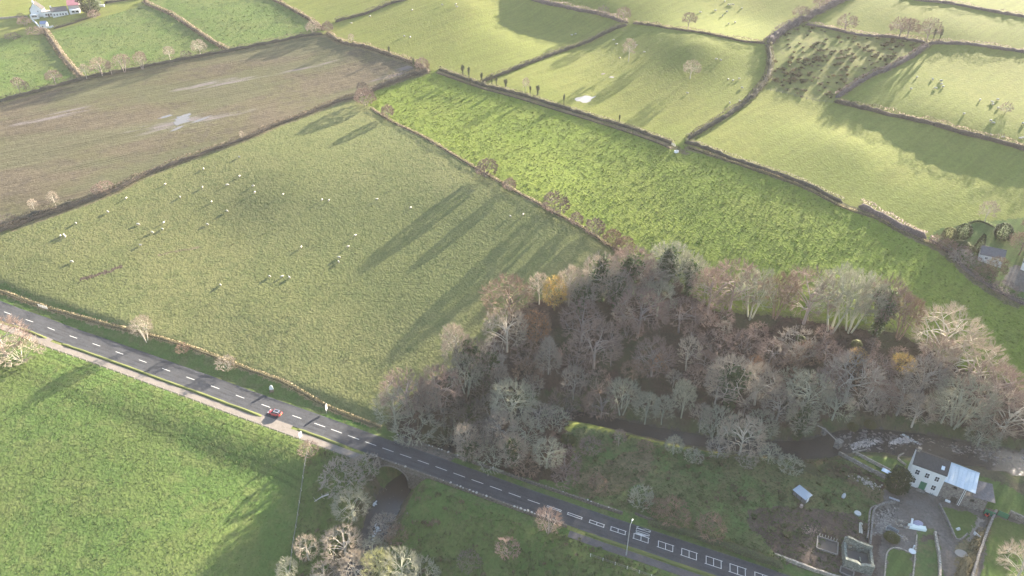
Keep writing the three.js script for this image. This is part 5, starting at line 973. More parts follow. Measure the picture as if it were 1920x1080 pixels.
wall('garden wall curving along the right side of the drive', [1760,946,1768,962,1776,978,1784,996,1794,1015,1804,1011,1813,1003], .8, .4, stone);
wall('long tall wall from the green gates down to the bottom right', [1865,962,1856,982,1848,1002,1838,1030,1828,1060,1815,1105], 1.5, .6, stone);
wall('stone garden wall running right from the green gates', [1890,966,1910,975,1935,988,1975,1006], 1.9, .7, stone);
wall('low river wall along the striped lawn behind the house', [1598,850,1620,846,1650,843,1690,840,1735,838,1770,840,1800,847,1828,856], .6, .4, paleStone, .2);
wall('near wall of the narrow stone channel from the weir', [1572,852,1590,862,1615,875,1640,888,1660,898], 1.3, .55, stone);
wall('far wall of the narrow stone channel from the weir', [1604,853,1625,863,1645,873,1668,885], 1.1, .35, paleStone);
wall('terrace wall at the back of the white house', [1716,849,1694,852,1684,862,1698,873], .6, .4, paleStone, .12, 'stone_wall', .5);
// ---------------------------------------------------------------- buildings
const slateTex = colourTexture(512, (u, v, o) => { const row = Math.floor(v * 24), cu = u * 20 + (row % 2) * .5, fu = cu - Math.floor(cu), fv = v * 24 - row, k = (.8 + .35 * noise((Math.floor(cu) % 20) * 2.7, row * 3.1)) * (fu < .05 || fv < .09 ? .7 : 1) * (.85 + .3 * fbm(u * 8, v * 8)); o[0] = .060 * k; o[1] = .056 * k; o[2] = .056 * k; });
const slate = new THREE.MeshPhysicalMaterial({ map: slateTex, roughness: 1, specularIntensity: .12, bumpMap: slateTex, bumpScale: .02 });
const greySlate = new THREE.MeshPhysicalMaterial({ map: slateTex, color: col(1.9, 1.95, 2.1), roughness: 1, specularIntensity: .15 });
const sheetTex = colourTexture(512, (u, v, o) => { const rib = .5 + .5 * Math.sin(u * Math.PI * 2 * 32), k = .90 + .08 * rib - .10 * smooth(.5, .8, fbm(u * 8, v * 16)); o[0] = k; o[1] = k; o[2] = k; });
const sheet = (r, g, b, rough = .55) => new THREE.MeshPhysicalMaterial({ map: sheetTex, color: col(r, g, b), roughness: rough, specularIntensity: .4, bumpMap: sheetTex, bumpScale: .01 });
const glassPane = mat(.02, .022, .026, { roughness: .08, specularIntensity: 1 }), whiteTrim = mat(.7, .7, .7, { roughness: .6 }), darkWood = mat(.05, .045, .04), greenPaint = mat(.035, .15, .085, { roughness: .6 });
function site(name, label, category, fl, fr) {   // a group whose x runs along the front from fl to fr, z towards the viewer
  const o = thing(name, label, category, fl, Math.atan2(-(fr[2] - fl[2]), fr[0] - fl[0])); return o;
}
const dist = (a, b) => Math.hypot(a[0] - b[0], a[2] - b[2]);
function prism(poly, x0, x1) {   // outline [z, y] pushed along x
  const s = new THREE.Shape(poly.map(([z, y]) => new THREE.Vector2(z, y))), g = new THREE.ExtrudeGeometry(s, { depth: x1 - x0, bevelEnabled: false }); g.rotateY(Math.PI / 2); g.translate(x0, 0, 0);
  g.computeVertexNormals(); return boxUV(g);
}
function slab(z0, y0, z1, y1, x0, x1, t) { return prism([[z0, y0], [z1, y1], [z1, y1 + t], [z0, y0 + t]], x0, x1); }   // note: z in the outline counts away from the viewer
function windowOn(root, x, y, w, h, z, frame = whiteTrim, bars = 1, out = 1) {   // sits proud on the wall face at z
  const f = part(root, 'window', M([bx(x - w / 2, y, z, .09, h + .09, .1), bx(x + w / 2, y, z, .09, h + .09, .1), bx(x, y + h / 2, z, w, .09, .1), bx(x, y - h / 2 - .04, z + .04 * out, w + .3, .09, .18)]), frame);
  part(f, 'pane', bx(x, y, z - .01 * out, w - .08, h - .06, .05), glassPane);
  if (bars) part(f, 'glazing_bar', M([bx(x, y, z + .02 * out, .06, h - .1, .05), bx(x, y, z + .021 * out, w - .1, .06, .05)]), frame);
  return f;
}
function house(o) {   // pitched house: L along the front, D deep, eaves E, ridge R
  const { fl, fr, D, E, R, wallM, roofM } = o, L = dist(fl, fr), root = site(o.name ?? 'house', o.label, o.category ?? 'house', fl, fr), th = .16, ov = .25, sl = (R - E) / (D / 2);
  part(root, 'wall', prism([[0, -1], [D, -1], [D, E], [D / 2, R], [0, E]], 0, L), wallM);
  const rf = part(root, 'roof', M([slab(-ov, E - ov * sl + .02, D / 2, R + .02, -.12, L + .12, th), slab(D / 2, R + .02, D + ov, E - ov * sl + .02, -.12, L + .12, th), bx(L / 2, R + .17, -D / 2, L + .24, .14, .26)]), roofM);
  for (const [x, w, h, zz] of o.chimneys ?? []) part(rf, 'chimney', M([bx(x, R + h / 2 - .3, -(zz ?? D / 2), w, h + .6, .7), bx(x, R + h + .04, -(zz ?? D / 2), w + .14, .12, .84)]), o.chimM ?? wallM);
  for (const [x, y, w, h] of o.windows ?? []) windowOn(root, x, y, w, h, .05, o.frameM ?? whiteTrim);
  return [root, L];
}
// the white house beside the river and the buildings joined to it
{
  const fl = P(1696, 906), fr = P(1757, 931);
  const [h, L] = house({ fl, fr, D: 6.6, E: 7.8, R: 10.0, wallM: render_, roofM: slate, label: 'white two-storey house with a dark slate roof and green door', chimneys: [[.45, .8, 1.1]], chimM: stone,
    windows: [[.21, 5.5], [.5, 5.5], [.79, 5.5], [.2, 2.2], [.8, 2.2]].map(([t, y]) => [dist(fl, fr) * t, y, 1.05, 1.7]) });
  const d = part(h, 'door', M([bx(L * .5, 1.3, .04, 1.2, 2.6, .1)]), greenPaint); part(d, 'door_frame', M([bx(L * .5 - .7, 1.35, .06, .16, 2.8, .14), bx(L * .5 + .7, 1.35, .06, .16, 2.8, .14), bx(L * .5, 2.8, .06, 1.6, .16, .14)]), greenPaint);
  const sk = part(h, 'roof_window', (() => { const g = bx(0, 0, 0, 1.0, .1, 1.3); g.rotateX(Math.atan2(2.2, 3.3)); g.translate(L * .84, 8.78, -1.35); return g; })(), whiteTrim);
  part(sk, 'pane', (() => { const g = bx(0, .02, 0, .8, .1, 1.1); g.rotateX(Math.atan2(2.2, 3.3)); g.translate(L * .84, 8.80, -1.35); return g; })(), mat(.5, .55, .6, { roughness: .1, specularIntensity: 1 }));
  part(h, 'downpipe', bx(L - .12, 3.9, .08, .1, 7.8, .1), whiteTrim);
  part(h, 'doorstep', bx(L * .5, .05, .6, 2.2, .3, 1.1), stone);
  // barn with the white sheet roof
  const br = P(1796, 948.5), lb = dist(fr, br), barn = site('barn', 'stone barn with a white sheet roof joined to the white house', 'barn', [fr[0], fr[1], fr[2]], br);
  part(barn, 'wall', prism([[.15, -1.5], [7.0, -1.5], [7.0, 7.0], [.15, 6.1]], .02, lb), stone);
  const sheetM = [sheet(.44, .50, .55, .85), sheet(.40, .46, .51, .85), sheet(.47, .52, .57, .85)]; const SN = 8, SW = (lb + 2.3) / SN; for (let k = 0; k < SN; k++) part(barn, 'roof_sheet', slab(-.25, 6.12 + (k % 2) * .02, 7.2, 7.1 + (k % 2) * .02, -.1 + k * SW, -.1 + (k + 1) * SW - .02, .12), sheetM[(k * 5) % 3]); part(barn, 'roof_edge', slab(7.05, 7.2, 7.3, 7.25, -.12, lb + 2.2, .14), sheetM[1]);
  const dr = part(barn, 'door', bx(lb * .72, 1.0, -.12, 1.5, 2.0, .12), darkWood); part(dr, 'lintel', bx(lb * .72, 2.15, -.1, 2.0, .25, .2), stone);
  windowOn(barn, lb * .55, 5.2, .8, .6, -.11, darkWood, 0);
  for (const x of [lb - .25, lb + .12]) part(barn, 'downpipe', bx(x, 2.9, -.02, .1, 6.2, .1), whiteTrim);
  part(barn, 'trough', bx(lb * .5, .35, .5, 1.2, .5, .5), whiteTrim);
  // lower outbuilding with a worn grey roof
  const or = P(1842, 962), lo = dist(br, or), out = site('outbuilding', 'low stone outbuilding with a worn grey roof at the end of the barn', 'outbuilding', br, or);
  part(out, 'wall', M([prism([[.3, -1.5], [6.0, -1.5], [6.0, 4.9], [.3, 4.2]], .14, lo)]), stone);
  part(out, 'roof', M([slab(.05, 4.25, 6.3, 5.1, 2.25, lo + 1.6, .12), slab(3.0, 4.7, 6.3, 5.13, .2, 2.24, .12)]), greySlate);
  windowOn(out, lo * .42, 3.0, .9, .7, .0 - .25, darkWood, 0);
  // green gates, white tank, red machine
  const ga = P(1843, 962), gb = P(1864, 972), g1 = site('gate', 'green sheet gate between the outbuilding and the tall wall', 'gate', ga, gb); part(g1, 'panel', bx(dist(ga, gb) / 2, .9, 0, dist(ga, gb) - .2, 1.7, .08), greenPaint); part(g1, 'post', bx(.05, .9, 0, .15, 2.2, .15), darkWood); part(g1, 'post', bx(dist(ga, gb) - .05, .9, 0, .15, 2.2, .15), darkWood);
  const gc = P(1868, 965), gd = P(1889, 975), g2 = site('gate', 'green sheet gate right of the tall wall, nearer the right edge', 'gate', gc, gd); part(g2, 'panel', bx(dist(gc, gd) / 2, .9, 0, dist(gc, gd) - .2, 1.8, .08), greenPaint); part(g2, 'post', bx(.05, .9, 0, .15, 2.2, .15), darkWood); part(g2, 'post', bx(dist(gc, gd) - .05, .9, 0, .15, 2.2, .15), darkWood);
}
// the hen-house like shed with a blue-grey roof in the paddock
{
  const a = P(1484, 926), b = P(1508, 947), L = dist(a, b), s = site('shed', 'small shed with a blue-grey sheet roof in the paddock', 'shed', a, b);
  part(s, 'wall', prism([[.2, -.2], [2.3, -.2], [2.3, 1.9], [.2, 1.7]], .15, L - .15), mat(.16, .15, .14)); part(s, 'roof', slab(-.15, 1.7, 2.7, 2.05, 0, L, .08), sheet(.24, .29, .35)); part(s, 'door', bx(L - .13, .8, -1.2, .08, 1.5, .8), whiteTrim);
  for (const x of [.3, L * .35, L * .7]) part(s, 'post', bx(x, .8, .02, .1, 1.7, .1), darkWood);
  const bl = P(1502, 951); const bb = single('storage_barrel', new THREE.CylinderGeometry(.38, .42, .9, 14), mat(.32, .25, .22), 'small pale barrel standing at the near corner of the shed', 'barrel'); bb.position.set(bl[0], bl[1] + .45, bl[2]);
}
// the roofless stone building, and foundations beside it
{
  const bl = P(1577, 1024), br = P(1630, 1038), fl = P(1566, 1058), o = thing('ruined_building', 'roofless grey stone building with two window openings at the bottom right', 'building', bl, Math.atan2(-(br[2] - bl[2]), br[0] - bl[0])), L = dist(bl, br), D = 5.6, T = .6, H = 3.8, green = new THREE.MeshPhysicalMaterial({ map: stoneTex, color: col(.92, 1.05, 1.0), roughness: 1, specularIntensity: .2, bumpMap: stoneTex, bumpScale: .05 });
  const hole = (w0) => { const s = new THREE.Shape([new THREE.Vector2(0, -.6), new THREE.Vector2(L, -.6), new THREE.Vector2(L, H * .8), new THREE.Vector2(L * .8, H * .86), new THREE.Vector2(L * .45, H * .95), new THREE.Vector2(L * .28, H * 1.12), new THREE.Vector2(.6, H * 1.15), new THREE.Vector2(0, H)]); for (const x of w0) { const p = new THREE.Path([new THREE.Vector2(x - .45, 1.0), new THREE.Vector2(x + .45, 1.0), new THREE.Vector2(x + .45, 2.0), new THREE.Vector2(x - .45, 2.0)]); s.holes.push(p); } const g = new THREE.ExtrudeGeometry(s, { depth: T, bevelEnabled: false }); return boxUV(g); };
  part(o, 'back_wall', hole([L * .28, L * .68]), green);
  part(o, 'front_wall', (() => { const s = new THREE.Shape([new THREE.Vector2(0, -.6), new THREE.Vector2(L, -.6), new THREE.Vector2(L, 2.7), new THREE.Vector2(L * .7, 2.4), new THREE.Vector2(L * .55, 1.9), new THREE.Vector2(L * .42, 2.6), new THREE.Vector2(0, 2.9)]); const g = new THREE.ExtrudeGeometry(s, { depth: T + .2, bevelEnabled: false }); g.translate(0, 0, D); return boxUV(g); })(), green);
  part(o, 'side_wall', bx(T / 2, .95, T + (D - T) / 2, T, 3.1, D - T - .01), green); part(o, 'side_wall', bx(L - T / 2, .75, T + (D - T) / 2, T, 2.9, D - T - .01), green);
  part(o, 'floor', bx(L / 2, .02, T + (D - T) / 2, L - 2 * T - .02, .2, D - T - .02), mat(.10, .095, .095)); part(o, 'inner_wall', bx(L * .6, .5, D * .6, .3, .9, 1.6), green);
  const found = (label, a, b, D, hb, pegs) => { const L = dist(a, b), f = thing('foundation_walls', label, 'foundation', a, Math.atan2(-(b[2] - a[2]), b[0] - a[0])), c = mat(.17, .16, .15); const per = [[0, 0, L, 0], [L, 0, L, D], [L, D, 0, D], [0, D, 0, 0]];
    for (const [x0, z0, x1, z1] of per) { const n = Math.max(2, Math.round(Math.hypot(x1 - x0, z1 - z0) / .46)); for (let k = 0; k < n; k++) { const t = (k + .5) / n; part(f, 'block', bx(lerp(x0, x1, t), hb / 2 - .1, lerp(z0, z1, t), x0 === x1 ? .26 : .41, hb + (k % 3) * .04, x0 === x1 ? .41 : .26), c); } }
    part(f, 'slab', bx(L / 2, -.02, D / 2, L - .3, .1, D - .3), mat(.07, .062, .058)); for (let k = 0; k < pegs; k++) part(f, 'peg', bx(.4 + k * (L - .8) / (pegs - 1), .35, -.45, .07, .9, .5), mat(.36, .33, .30)); return f; };
  found('low block foundation with a row of pegs left of the roofless building', P(1533, 1006), P(1571, 1019), 4.0, .45, 7);
  found('small block foundation below the roofless building', P(1577, 1062), P(1601, 1073), 2.0, .4, 2);
}
// ---------------------------------------------------------------- the white farmhouse far away at the top left: each block is a building
{
  const ht = (px, py, px2, py2) => [P(px, py), P(px2, py2)];
  let [a, b] = ht(61, 34, 83, 31); // gable to the viewer: ridge runs away
  const g = site('farmhouse', 'white gabled farmhouse facing the camera at the top left', 'house', a, b), L = dist(a, b);
  part(g, 'wall', (() => { const s = new THREE.Shape([new THREE.Vector2(0, -1), new THREE.Vector2(L, -1), new THREE.Vector2(L, 4.4), new THREE.Vector2(L * .42, 8.2), new THREE.Vector2(0, 4.6)]); const q = new THREE.ExtrudeGeometry(s, { depth: 9, bevelEnabled: false }); q.translate(0, 0, -9); return boxUV(q); })(), render_);
  part(g, 'roof', (() => { const s1 = new THREE.Shape([new THREE.Vector2(-.3, 4.4), new THREE.Vector2(L * .42, 8.3), new THREE.Vector2(L * .42, 8.55), new THREE.Vector2(-.3, 4.65)]), s2 = new THREE.Shape([new THREE.Vector2(L * .42, 8.3), new THREE.Vector2(L + .3, 4.2), new THREE.Vector2(L + .3, 4.45), new THREE.Vector2(L * .42, 8.55)]); return M([s1, s2].map((s) => { const q = new THREE.ExtrudeGeometry(s, { depth: 9, bevelEnabled: false }); q.translate(0, 0, -9.2); return q; })); })(), slate);
  part(g, 'chimney', bx(L * .42, 8.9, -.6, .9, 1.6, .7), render_);
  windowOn(g, L * .3, 1.6, 1.3, 1.3, .06); windowOn(g, L * .62, 3.6, .7, .8, .06);
  part(g, 'porch', bx(L * .28, 1.0, 1.5, 4.4, 2.6, 2.8), render_); windowOn(g, L * .28, 1.4, 2.8, 1.0, 2.95);
  [a, b] = ht(82, 33, 103, 30);
  const m = site('farm_extension', 'low white flat-roofed block joining the farmhouse to the cottage', 'building', a, b), lm = dist(a, b); part(m, 'wall', bx(lm / 2, 1.2, -2.6, lm, 3.8, 5.2), render_); part(m, 'roof', bx(lm / 2, 3.2, -2.6, lm + .3, .25, 5.6), mat(.5, .42, .36)); windowOn(m, lm * .3, 1.5, 1.2, 1.2, .06); windowOn(m, lm * .72, 1.5, 1.2, 1.2, .06); part(m, 'door', bx(lm * .5, 1.0, .04, .9, 2.0, .1), darkWood);
  [a, b] = ht(100, 33.5, 129, 27.5);
  const Lc = dist(a, b); house({ name: 'cottage', fl: a, fr: b, D: 5.4, E: 3.4, R: 5.4, wallM: render_, roofM: greySlate, label: 'long white cottage with a dark roof beside the farmhouse', windows: [.12, .3, .5, .66, .84].map((t) => [Lc * t, 1.6, .9, 1.1]), chimneys: [[.5, .7, .9]] });
  [a, b] = ht(131, 25, 151, 22);
  const Lb = dist(a, b), bn = site('barn', 'big barn with a pinkish red sheet roof at the top left', 'barn', a, b); part(bn, 'wall', prism([[0, -1], [9, -1], [9, 4.6], [4.5, 6.8], [0, 4.6]], 0, Lb), mat(.42, .38, .37)); part(bn, 'roof', M([slab(-.4, 4.45, 4.5, 6.85, -.3, Lb + .3, .15), slab(4.5, 6.85, 9.4, 4.45, -.3, Lb + .3, .15)]), sheet(.42, .17, .19)); part(bn, 'lean_to', prism([[-2.4, -.8], [-.05, -.8], [-.05, 2.6], [-2.4, 2.1]], .4, Lb - .2), render_); windowOn(bn, Lb * .4, 1.2, 1.4, .8, 2.45, darkWood, 0); windowOn(bn, Lb * .75, 1.2, 1.4, .8, 2.45, darkWood, 0);
  [a, b] = ht(77, 54, 88, 53);
  const Ls = dist(a, b); house({ name: 'garage', fl: a, fr: b, D: 4.6, E: 2.6, R: 3.7, wallM: render_, roofM: sheet(.20, .24, .36), category: 'garage', label: 'little white garage with a blue-grey roof below the farmhouse', windows: [[Ls * .4, 1.3, 1.0, .8]] });
  wall('white yard wall beside the little garage at the farm', [62,40,68,45,75,53], 1.1, .5, render_, .05); wall('white farm wall right of the little garage', [89,52,95,52,101,50], .9, .4, render_, .05);
  wall('white wall along the farm lane at the left edge', [-10,36,10,35,32,33,52,33], 1.0, .5, paleStone, .1);
  [a, b] = ht(180, 5, 193, 12); wall('pale wall by the lane right of the farm evergreen', [178,2,184,6,190,12,196,12], 1.2, .6, render_, .05);
  // outbuilding and another gable at the right edge
  [a, b] = ht(1833, 488, 1876, 503);
  const ol = dist(a, b); house({ name: 'bungalow', fl: a, fr: b, D: 6.2, E: 2.7, R: 4.6, wallM: render_, roofM: greySlate, label: 'white outbuilding with a grey slate roof among the garden trees at the right', windows: [[ol * .3, 1.5, .9, .9]] });
  [a, b] = ht(1913, 505, 1945, 518); house({ name: 'bungalow', fl: a, fr: b, D: 6, E: 3.0, R: 4.8, wallM: render_, roofM: greySlate, label: 'white building cut by the right edge of the picture', windows: [] });
}
// ---------------------------------------------------------------- puddles, rapids and rocks
function pool(label, cx, cy, pts, m, name = 'puddle') {   // outline in photo points; lies level just above the grass
  const w = PX(pts), c = P(cx, cy), y = Math.max(...w.map((p) => p[1]), c[1]) + .03, pos = [c[0], y, c[2]], idx = []; let avg = 0; for (const p of w) avg += p[1] / w.length;
  w.forEach((p, i) => { pos.push(p[0], ground(p[0], p[2]) + .04, p[2]); idx.push(0, (i + 1) % w.length + 1, i + 1); }); pos[1] = ground(c[0], c[2]) + .05; void y;
  const g = new THREE.BufferGeometry(); g.setAttribute('position', new THREE.Float32BufferAttribute(pos, 3)); g.setIndex(idx); g.computeVertexNormals(); if (g.attributes.normal.getY(0) < 0) { const ix = g.index.array; for (let k = 0; k < ix.length; k += 3) { const t = ix[k]; ix[k] = ix[k + 1]; ix[k + 1] = t; } } g.computeVertexNormals();
  const n = g.attributes.normal; for (let i = 0; i < n.count; i++) n.setXYZ(i, 0, 1, 0);
  return single(name, g, m, label, null, null, 'structure');
}
const puddleMat = mat(.09, .08, .072, { roughness: .06, specularIntensity: 1, ior: 1.35 }), skyPaleWater = mat(.17, .155, .135, { roughness: .04, specularIntensity: 1, ior: 1.4 });  // second water: lighter base colour stands in for bright sky reflected in the pools
pool('bright white pool of flood water in the rounded field', 1096, 186, [1077,186,1081,183,1088,182,1097,179,1106,180,1110,182,1118,180,1114,183,1109,186,1107,190,1100,193,1093,193,1087,190,1081,190], skyPaleWater);
pool('small white pool above the big one, left', 1131, 138, [1126,139,1130,137,1134,137,1135,138,1132,140,1128,140], skyPaleWater);
pool('small white pool above the big one, right', 1147, 145, [1141,145,1146,143,1151,144,1151,146,1147,146], skyPaleWater);
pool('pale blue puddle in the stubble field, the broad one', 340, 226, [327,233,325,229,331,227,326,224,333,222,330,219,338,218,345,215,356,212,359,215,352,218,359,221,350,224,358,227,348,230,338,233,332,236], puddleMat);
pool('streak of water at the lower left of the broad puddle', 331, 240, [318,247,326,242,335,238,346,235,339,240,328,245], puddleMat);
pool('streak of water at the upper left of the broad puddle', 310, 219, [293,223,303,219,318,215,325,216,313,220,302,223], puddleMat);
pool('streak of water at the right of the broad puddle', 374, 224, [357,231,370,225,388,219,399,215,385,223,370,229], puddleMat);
{
  const r = rng(900), rockG = [0, 1, 2].map((k) => { const q = new THREE.DodecahedronGeometry(.5, 1), pp = q.attributes.position; for (let i = 0; i < pp.count; i++) { const x = pp.getX(i), y = pp.getY(i), z = pp.getZ(i), m = .7 + .6 * noise(x * 2.3 + k * 11 + 50, z * 2.3 + y * 1.7 + 50); pp.setXYZ(i, x * m * 1.2, y * m * .55, z * m); } q.computeVertexNormals(); return q; });
  const rocks = (label, n, pick, c, s0, s1, name = 'river_rocks') => { const m = new THREE.InstancedMesh(rockG[n % 3], mat(1, 1, 1, { roughness: .9, specularIntensity: .3 }), n), X = new THREE.Matrix4(), q = new THREE.Quaternion(), e = new THREE.Euler(), cc = new THREE.Color(); for (let k = 0; k < n; k++) { const [x, y, z] = pick(r), s = lerp(s0, s1, r() * r()); e.set(r() * .5, r() * 6.28, r() * .5); q.setFromEuler(e); X.compose(V(x, y, z), q, V(s, s * (.7 + .5 * r()), s)); m.setMatrixAt(k, X); const b = .6 + .7 * r(); cc.setRGB(c[0] * b, c[1] * b, c[2] * b); m.setColorAt(k, cc); } m.name = numbered(name); m.castShadow = m.receiveShadow = true; scene.add(m); tag(m, label, null, null, 'stuff'); };
  const inQuad = (q, lift) => (r) => { const u = (r() + r() + r()) / 2.2 - .18, v = (r() + r()) / 1.7 - .09, px = lerp(lerp(q[0], q[2], u), lerp(q[6], q[4], u), v), py = lerp(lerp(q[1], q[3], u), lerp(q[7], q[5], u), v), p = P(px, py), w = riverAt(p[0], p[2]); return [p[0], Math.max(p[1], w.y - .1) + lift, p[2]]; };
  rocks('stones and gravel tinted pale for sunlight at the edge of the rapids by the lawn', 420, inQuad([1585,838,1640,825,1655,836,1600,846], 0), [.36, .31, .28], .3, 1.0);  // paler rock colour stands in for sun coming through the tree gap
  rocks('stones tinted pale for sunlight in the rapids behind the white house', 420, inQuad([1664,832,1700,823,1718,833,1672,838], 0), [.40, .34, .31], .3, 1.0);  // sunlight put into the rock colour here as well
  rocks('grey rock ledges and boulders in the rapids', 900, inQuad([1556,812,1700,808,1770,846,1572,848], -.16), [.15, .13, .125], .3, 1.5);
  rocks('flat stones along the shallow upper river at the right edge', 900, inQuad([1720,818,1930,858,1930,898,1750,846], -.14), [.185, .16, .145], .25, 1.3);
  rocks('stones in the river bed below the bridge arch', 320, inQuad([712,905,778,905,735,1040,672,1040], -.08), [.13, .12, .11], .2, .9);
  rocks('loose cobbles heaped inside the curved wall', 420, inQuad([1640,962,1680,950,1676,985,1638,1010], .05), [.20, .18, .165], .2, .6, 'cobble_heap');
  rocks('field stones scattered along the edge of the paddock scrub', 90, inQuad([1588,884,1650,905,1655,925,1600,900], .05), [.26, .24, .22], .25, .8, 'field_stones');
  rocks('rubble and broken bricks on the dug earth', 120, inQuad([1500,985,1545,985,1530,1005,1495,1000], .02), [.24, .17, .14], .15, .45, 'rubble');
  rocks('builder\'s rubble beside the small trailer', 110, inQuad([1685,1000,1702,1003,1704,1018,1690,1012], .03), [.24, .20, .17], .15, .5, 'rubble');
  // broken white water: crests standing a little above the surface
  const foamG = (px, n, w, seed) => { const rr = rng(seed), gs = []; for (let k = 0; k < n; k++) { const t = rr() * (px.length / 2 - 1), i = Math.min(px.length / 2 - 2, Math.floor(t)), f = t - i, x = lerp(px[2 * i], px[2 * i + 2], f) + (rr() - .5) * w * 5, y = lerp(px[2 * i + 1], px[2 * i + 3], f) + (rr() - .5) * w * 4, p = P(x, y), v = riverAt(p[0], p[2]), g = new THREE.IcosahedronGeometry(.05 + .17 * rr() * rr(), 1), pp = g.attributes.position; for (let q = 0; q < pp.count; q++) pp.setXYZ(q, pp.getX(q) * (1 + 2.2 * noise(pp.getZ(q) * 9 + k, 3)), pp.getY(q) * .45, pp.getZ(q) * (.8 + noise(pp.getX(q) * 9, k))); g.rotateY(rr() * 6.28); g.translate(p[0], v.y + .03, p[2]); gs.push(g); } return mergeGeometries(gs); };
  const foam = mat(.50, .52, .54, { roughness: .7 });
  single('white_water', foamG([705,985,707,992,711,998,704,1003,700,1010,702,1018], 90, 1.4, 5), foam, 'white broken water of the little rapids below the bridge', null, null, 'stuff');
  single('white_water', foamG([692,948,700,944,706,942,699,950], 30, .8, 6), foam, 'smaller patch of white water nearer the bridge', null, null, 'stuff');
  single('white_water', foamG([1690,816,1697,822,1706,828,1715,834,1724,838], 40, 1.4, 7), foam, 'ripples of white water in the rapids behind the house', null, null, 'stuff');
}
// weir beam and its pier
{
  const a = P(1532, 800), b = P(1543, 815), c = P(1565, 843), lvl = Math.max(a[1], c[1]) + .5, o = thing('weir_footbridge', 'narrow beam bridge across the river at the weir', 'footbridge', [0, 0, 0]), line = [a, b, c].map((p) => V(p[0], lvl, p[2]));
  const S = new Sticks(); S.path(line, .22, .22, 4); part(o, 'beam', S.geo(), mat(.33, .30, .27)); const R2 = new Sticks(); for (let k = 0; k <= 6; k++) { const p = line[0].clone().lerp(line[2], k / 6); p.z += .1; R2.add(p, p.clone().add(V(0, .9, 0)), .04, .04, 4); } R2.path([line[0].clone().add(V(0, .95, 0)), line[2].clone().add(V(0, .95, 0))], .03, .03, 4); part(o, 'handrail', R2.geo(), mat(.2, .19, .18)).userData.kind = 'stuff';
  part(o, 'pier', (() => { const g = bx(0, 0, 0, 2.2, 2.4, 1.6, .6); g.translate(c[0] + .6, lvl - 1.0, c[2]); return g; })(), stone); part(o, 'pier', (() => { const g = bx(0, 0, 0, 1.2, 2.2, 1.2, .3); g.translate(b[0], lvl - 1.2, b[2]); return g; })(), stone);
  const d1 = P(1652, 889), d2 = P(1664, 895), tl = site('plank_cover', 'pale blue-white cover lying across the lower end of the stone channel', 'cover', P(1650, 888), P(1665, 896)); void d1; void d2;
  for (let k = 0; k < 3; k++) part(tl, 'board', bx(1.5, 1.25 + .01 * k, -.25 - k * .5, 3.0, .08, .46), mat(.55, .62, .72, { roughness: .5 }));
}
// ---------------------------------------------------------------- fences, signs, lamp, gate
const postM = mat(.20, .17, .14), wireM = mat(.22, .22, .22, { metalness: .5, roughness: .5 }), railM = mat(.30, .29, .25);
function fence(label, line, spacing, h, m, wires, mesh = null, name = 'wire_fence') {
  const o = thing(name, label, 'fence', [0, 0, 0]), len = polyLen(line.map((p) => [p.x, p.y, p.z])), n = Math.round(len / spacing), S = new Sticks(), pg = new THREE.CylinderGeometry(.07, .08, h + .3, 6); let prev = null;
  for (let k = 0; k <= n; k++) { const f = k / n * (line.length - 1), i = Math.min(line.length - 2, Math.floor(f)), p = line[i].clone().lerp(line[i + 1], f - i), y = ground(p.x, p.z), q = part(o, 'post', pg, m); q.position.set(p.x, y + h / 2 - .1, p.z); const top = V(p.x, y, p.z); if (prev) for (const w of wires) S.add(prev.clone().setY(prev.y + w), top.clone().setY(y + w), .022, .022, 3); prev = top; }
  part(o, 'wire', S.geo(), wireM).userData.kind = 'stuff'; if (mesh) part(o, 'rail', mesh, railM); return o;
}
{
  const pl = []; for (let i = iAt(64, 640); i < iA; i += 1) pl.push(roadPoint(i, 7.5));
  fence('post and wire fence along the footpath above the lower left field', pl, 2.6, 1.15, mat(.34, .30, .24), [.35, .75, 1.08]);
  fence('old wire fence running down from the road to the bottom edge', catmull(PX([576,852,571,880,566,915,561,950,556,985,550,1020,545,1060,542,1085]), 2), 3.2, 1.1, mat(.40, .38, .33), [.3, .6, .9, 1.05]);
  const pr = []; for (let i = iAt(1090, 1000) + 2; i < roadC.length - 1; i += 1) pr.push(roadPoint(i, 10.2));
  fence('low fence of pale posts beside the footpath at the bottom right', pr, 3.1, 1.1, mat(.55, .54, .50), [.4, .8, 1.05]);
  fence('thin fence along the far lane above the hedged garden', catmull(PX([1433,168,1480,178,1533,191,1560,193]), 3), 3, 1.2, postM, [.4, .8, 1.1]);
}
{
  const b = P(1174, 1041), o = thing('lamp_post', 'tall grey street lamp beside the footpath at the bottom', 'street lamp', b), g = mat(.42, .43, .44, { metalness: .3, roughness: .5 });
  part(o, 'column', M([new THREE.CylinderGeometry(.07, .11, 11.6, 10).translate(0, 5.8, 0), new THREE.CylinderGeometry(.13, .13, 1.2, 10).translate(0, .6, 0)]), g);
  part(o, 'arm', (() => { const S = new Sticks(); S.path([V(0, 11.5, 0), V(.25, 11.85, -.4), V(.55, 11.95, -1.0)], .06, .05, 6); return S.geo(); })(), g);
  const hd = part(o, 'lamp_head', (() => { const q = new THREE.SphereGeometry(.3, 12, 8); q.scale(.6, .38, 1.25); q.rotateY(-.5); q.translate(.68, 11.95, -1.25); return q; })(), mat(.6, .61, .62, { roughness: .4 })); part(hd, 'lens', (() => { const q = new THREE.SphereGeometry(.22, 12, 6); q.scale(.6, .3, 1.25); q.rotateY(-.5); q.translate(.68, 11.86, -1.25); return q; })(), mat(.5, .5, .48, { roughness: .2 }));
}
const roadDir = (at) => { const a = roadPoint(at, 0), b = roadPoint(at + 1, 0); return Math.atan2(-(b.z - a.z), b.x - a.x); };
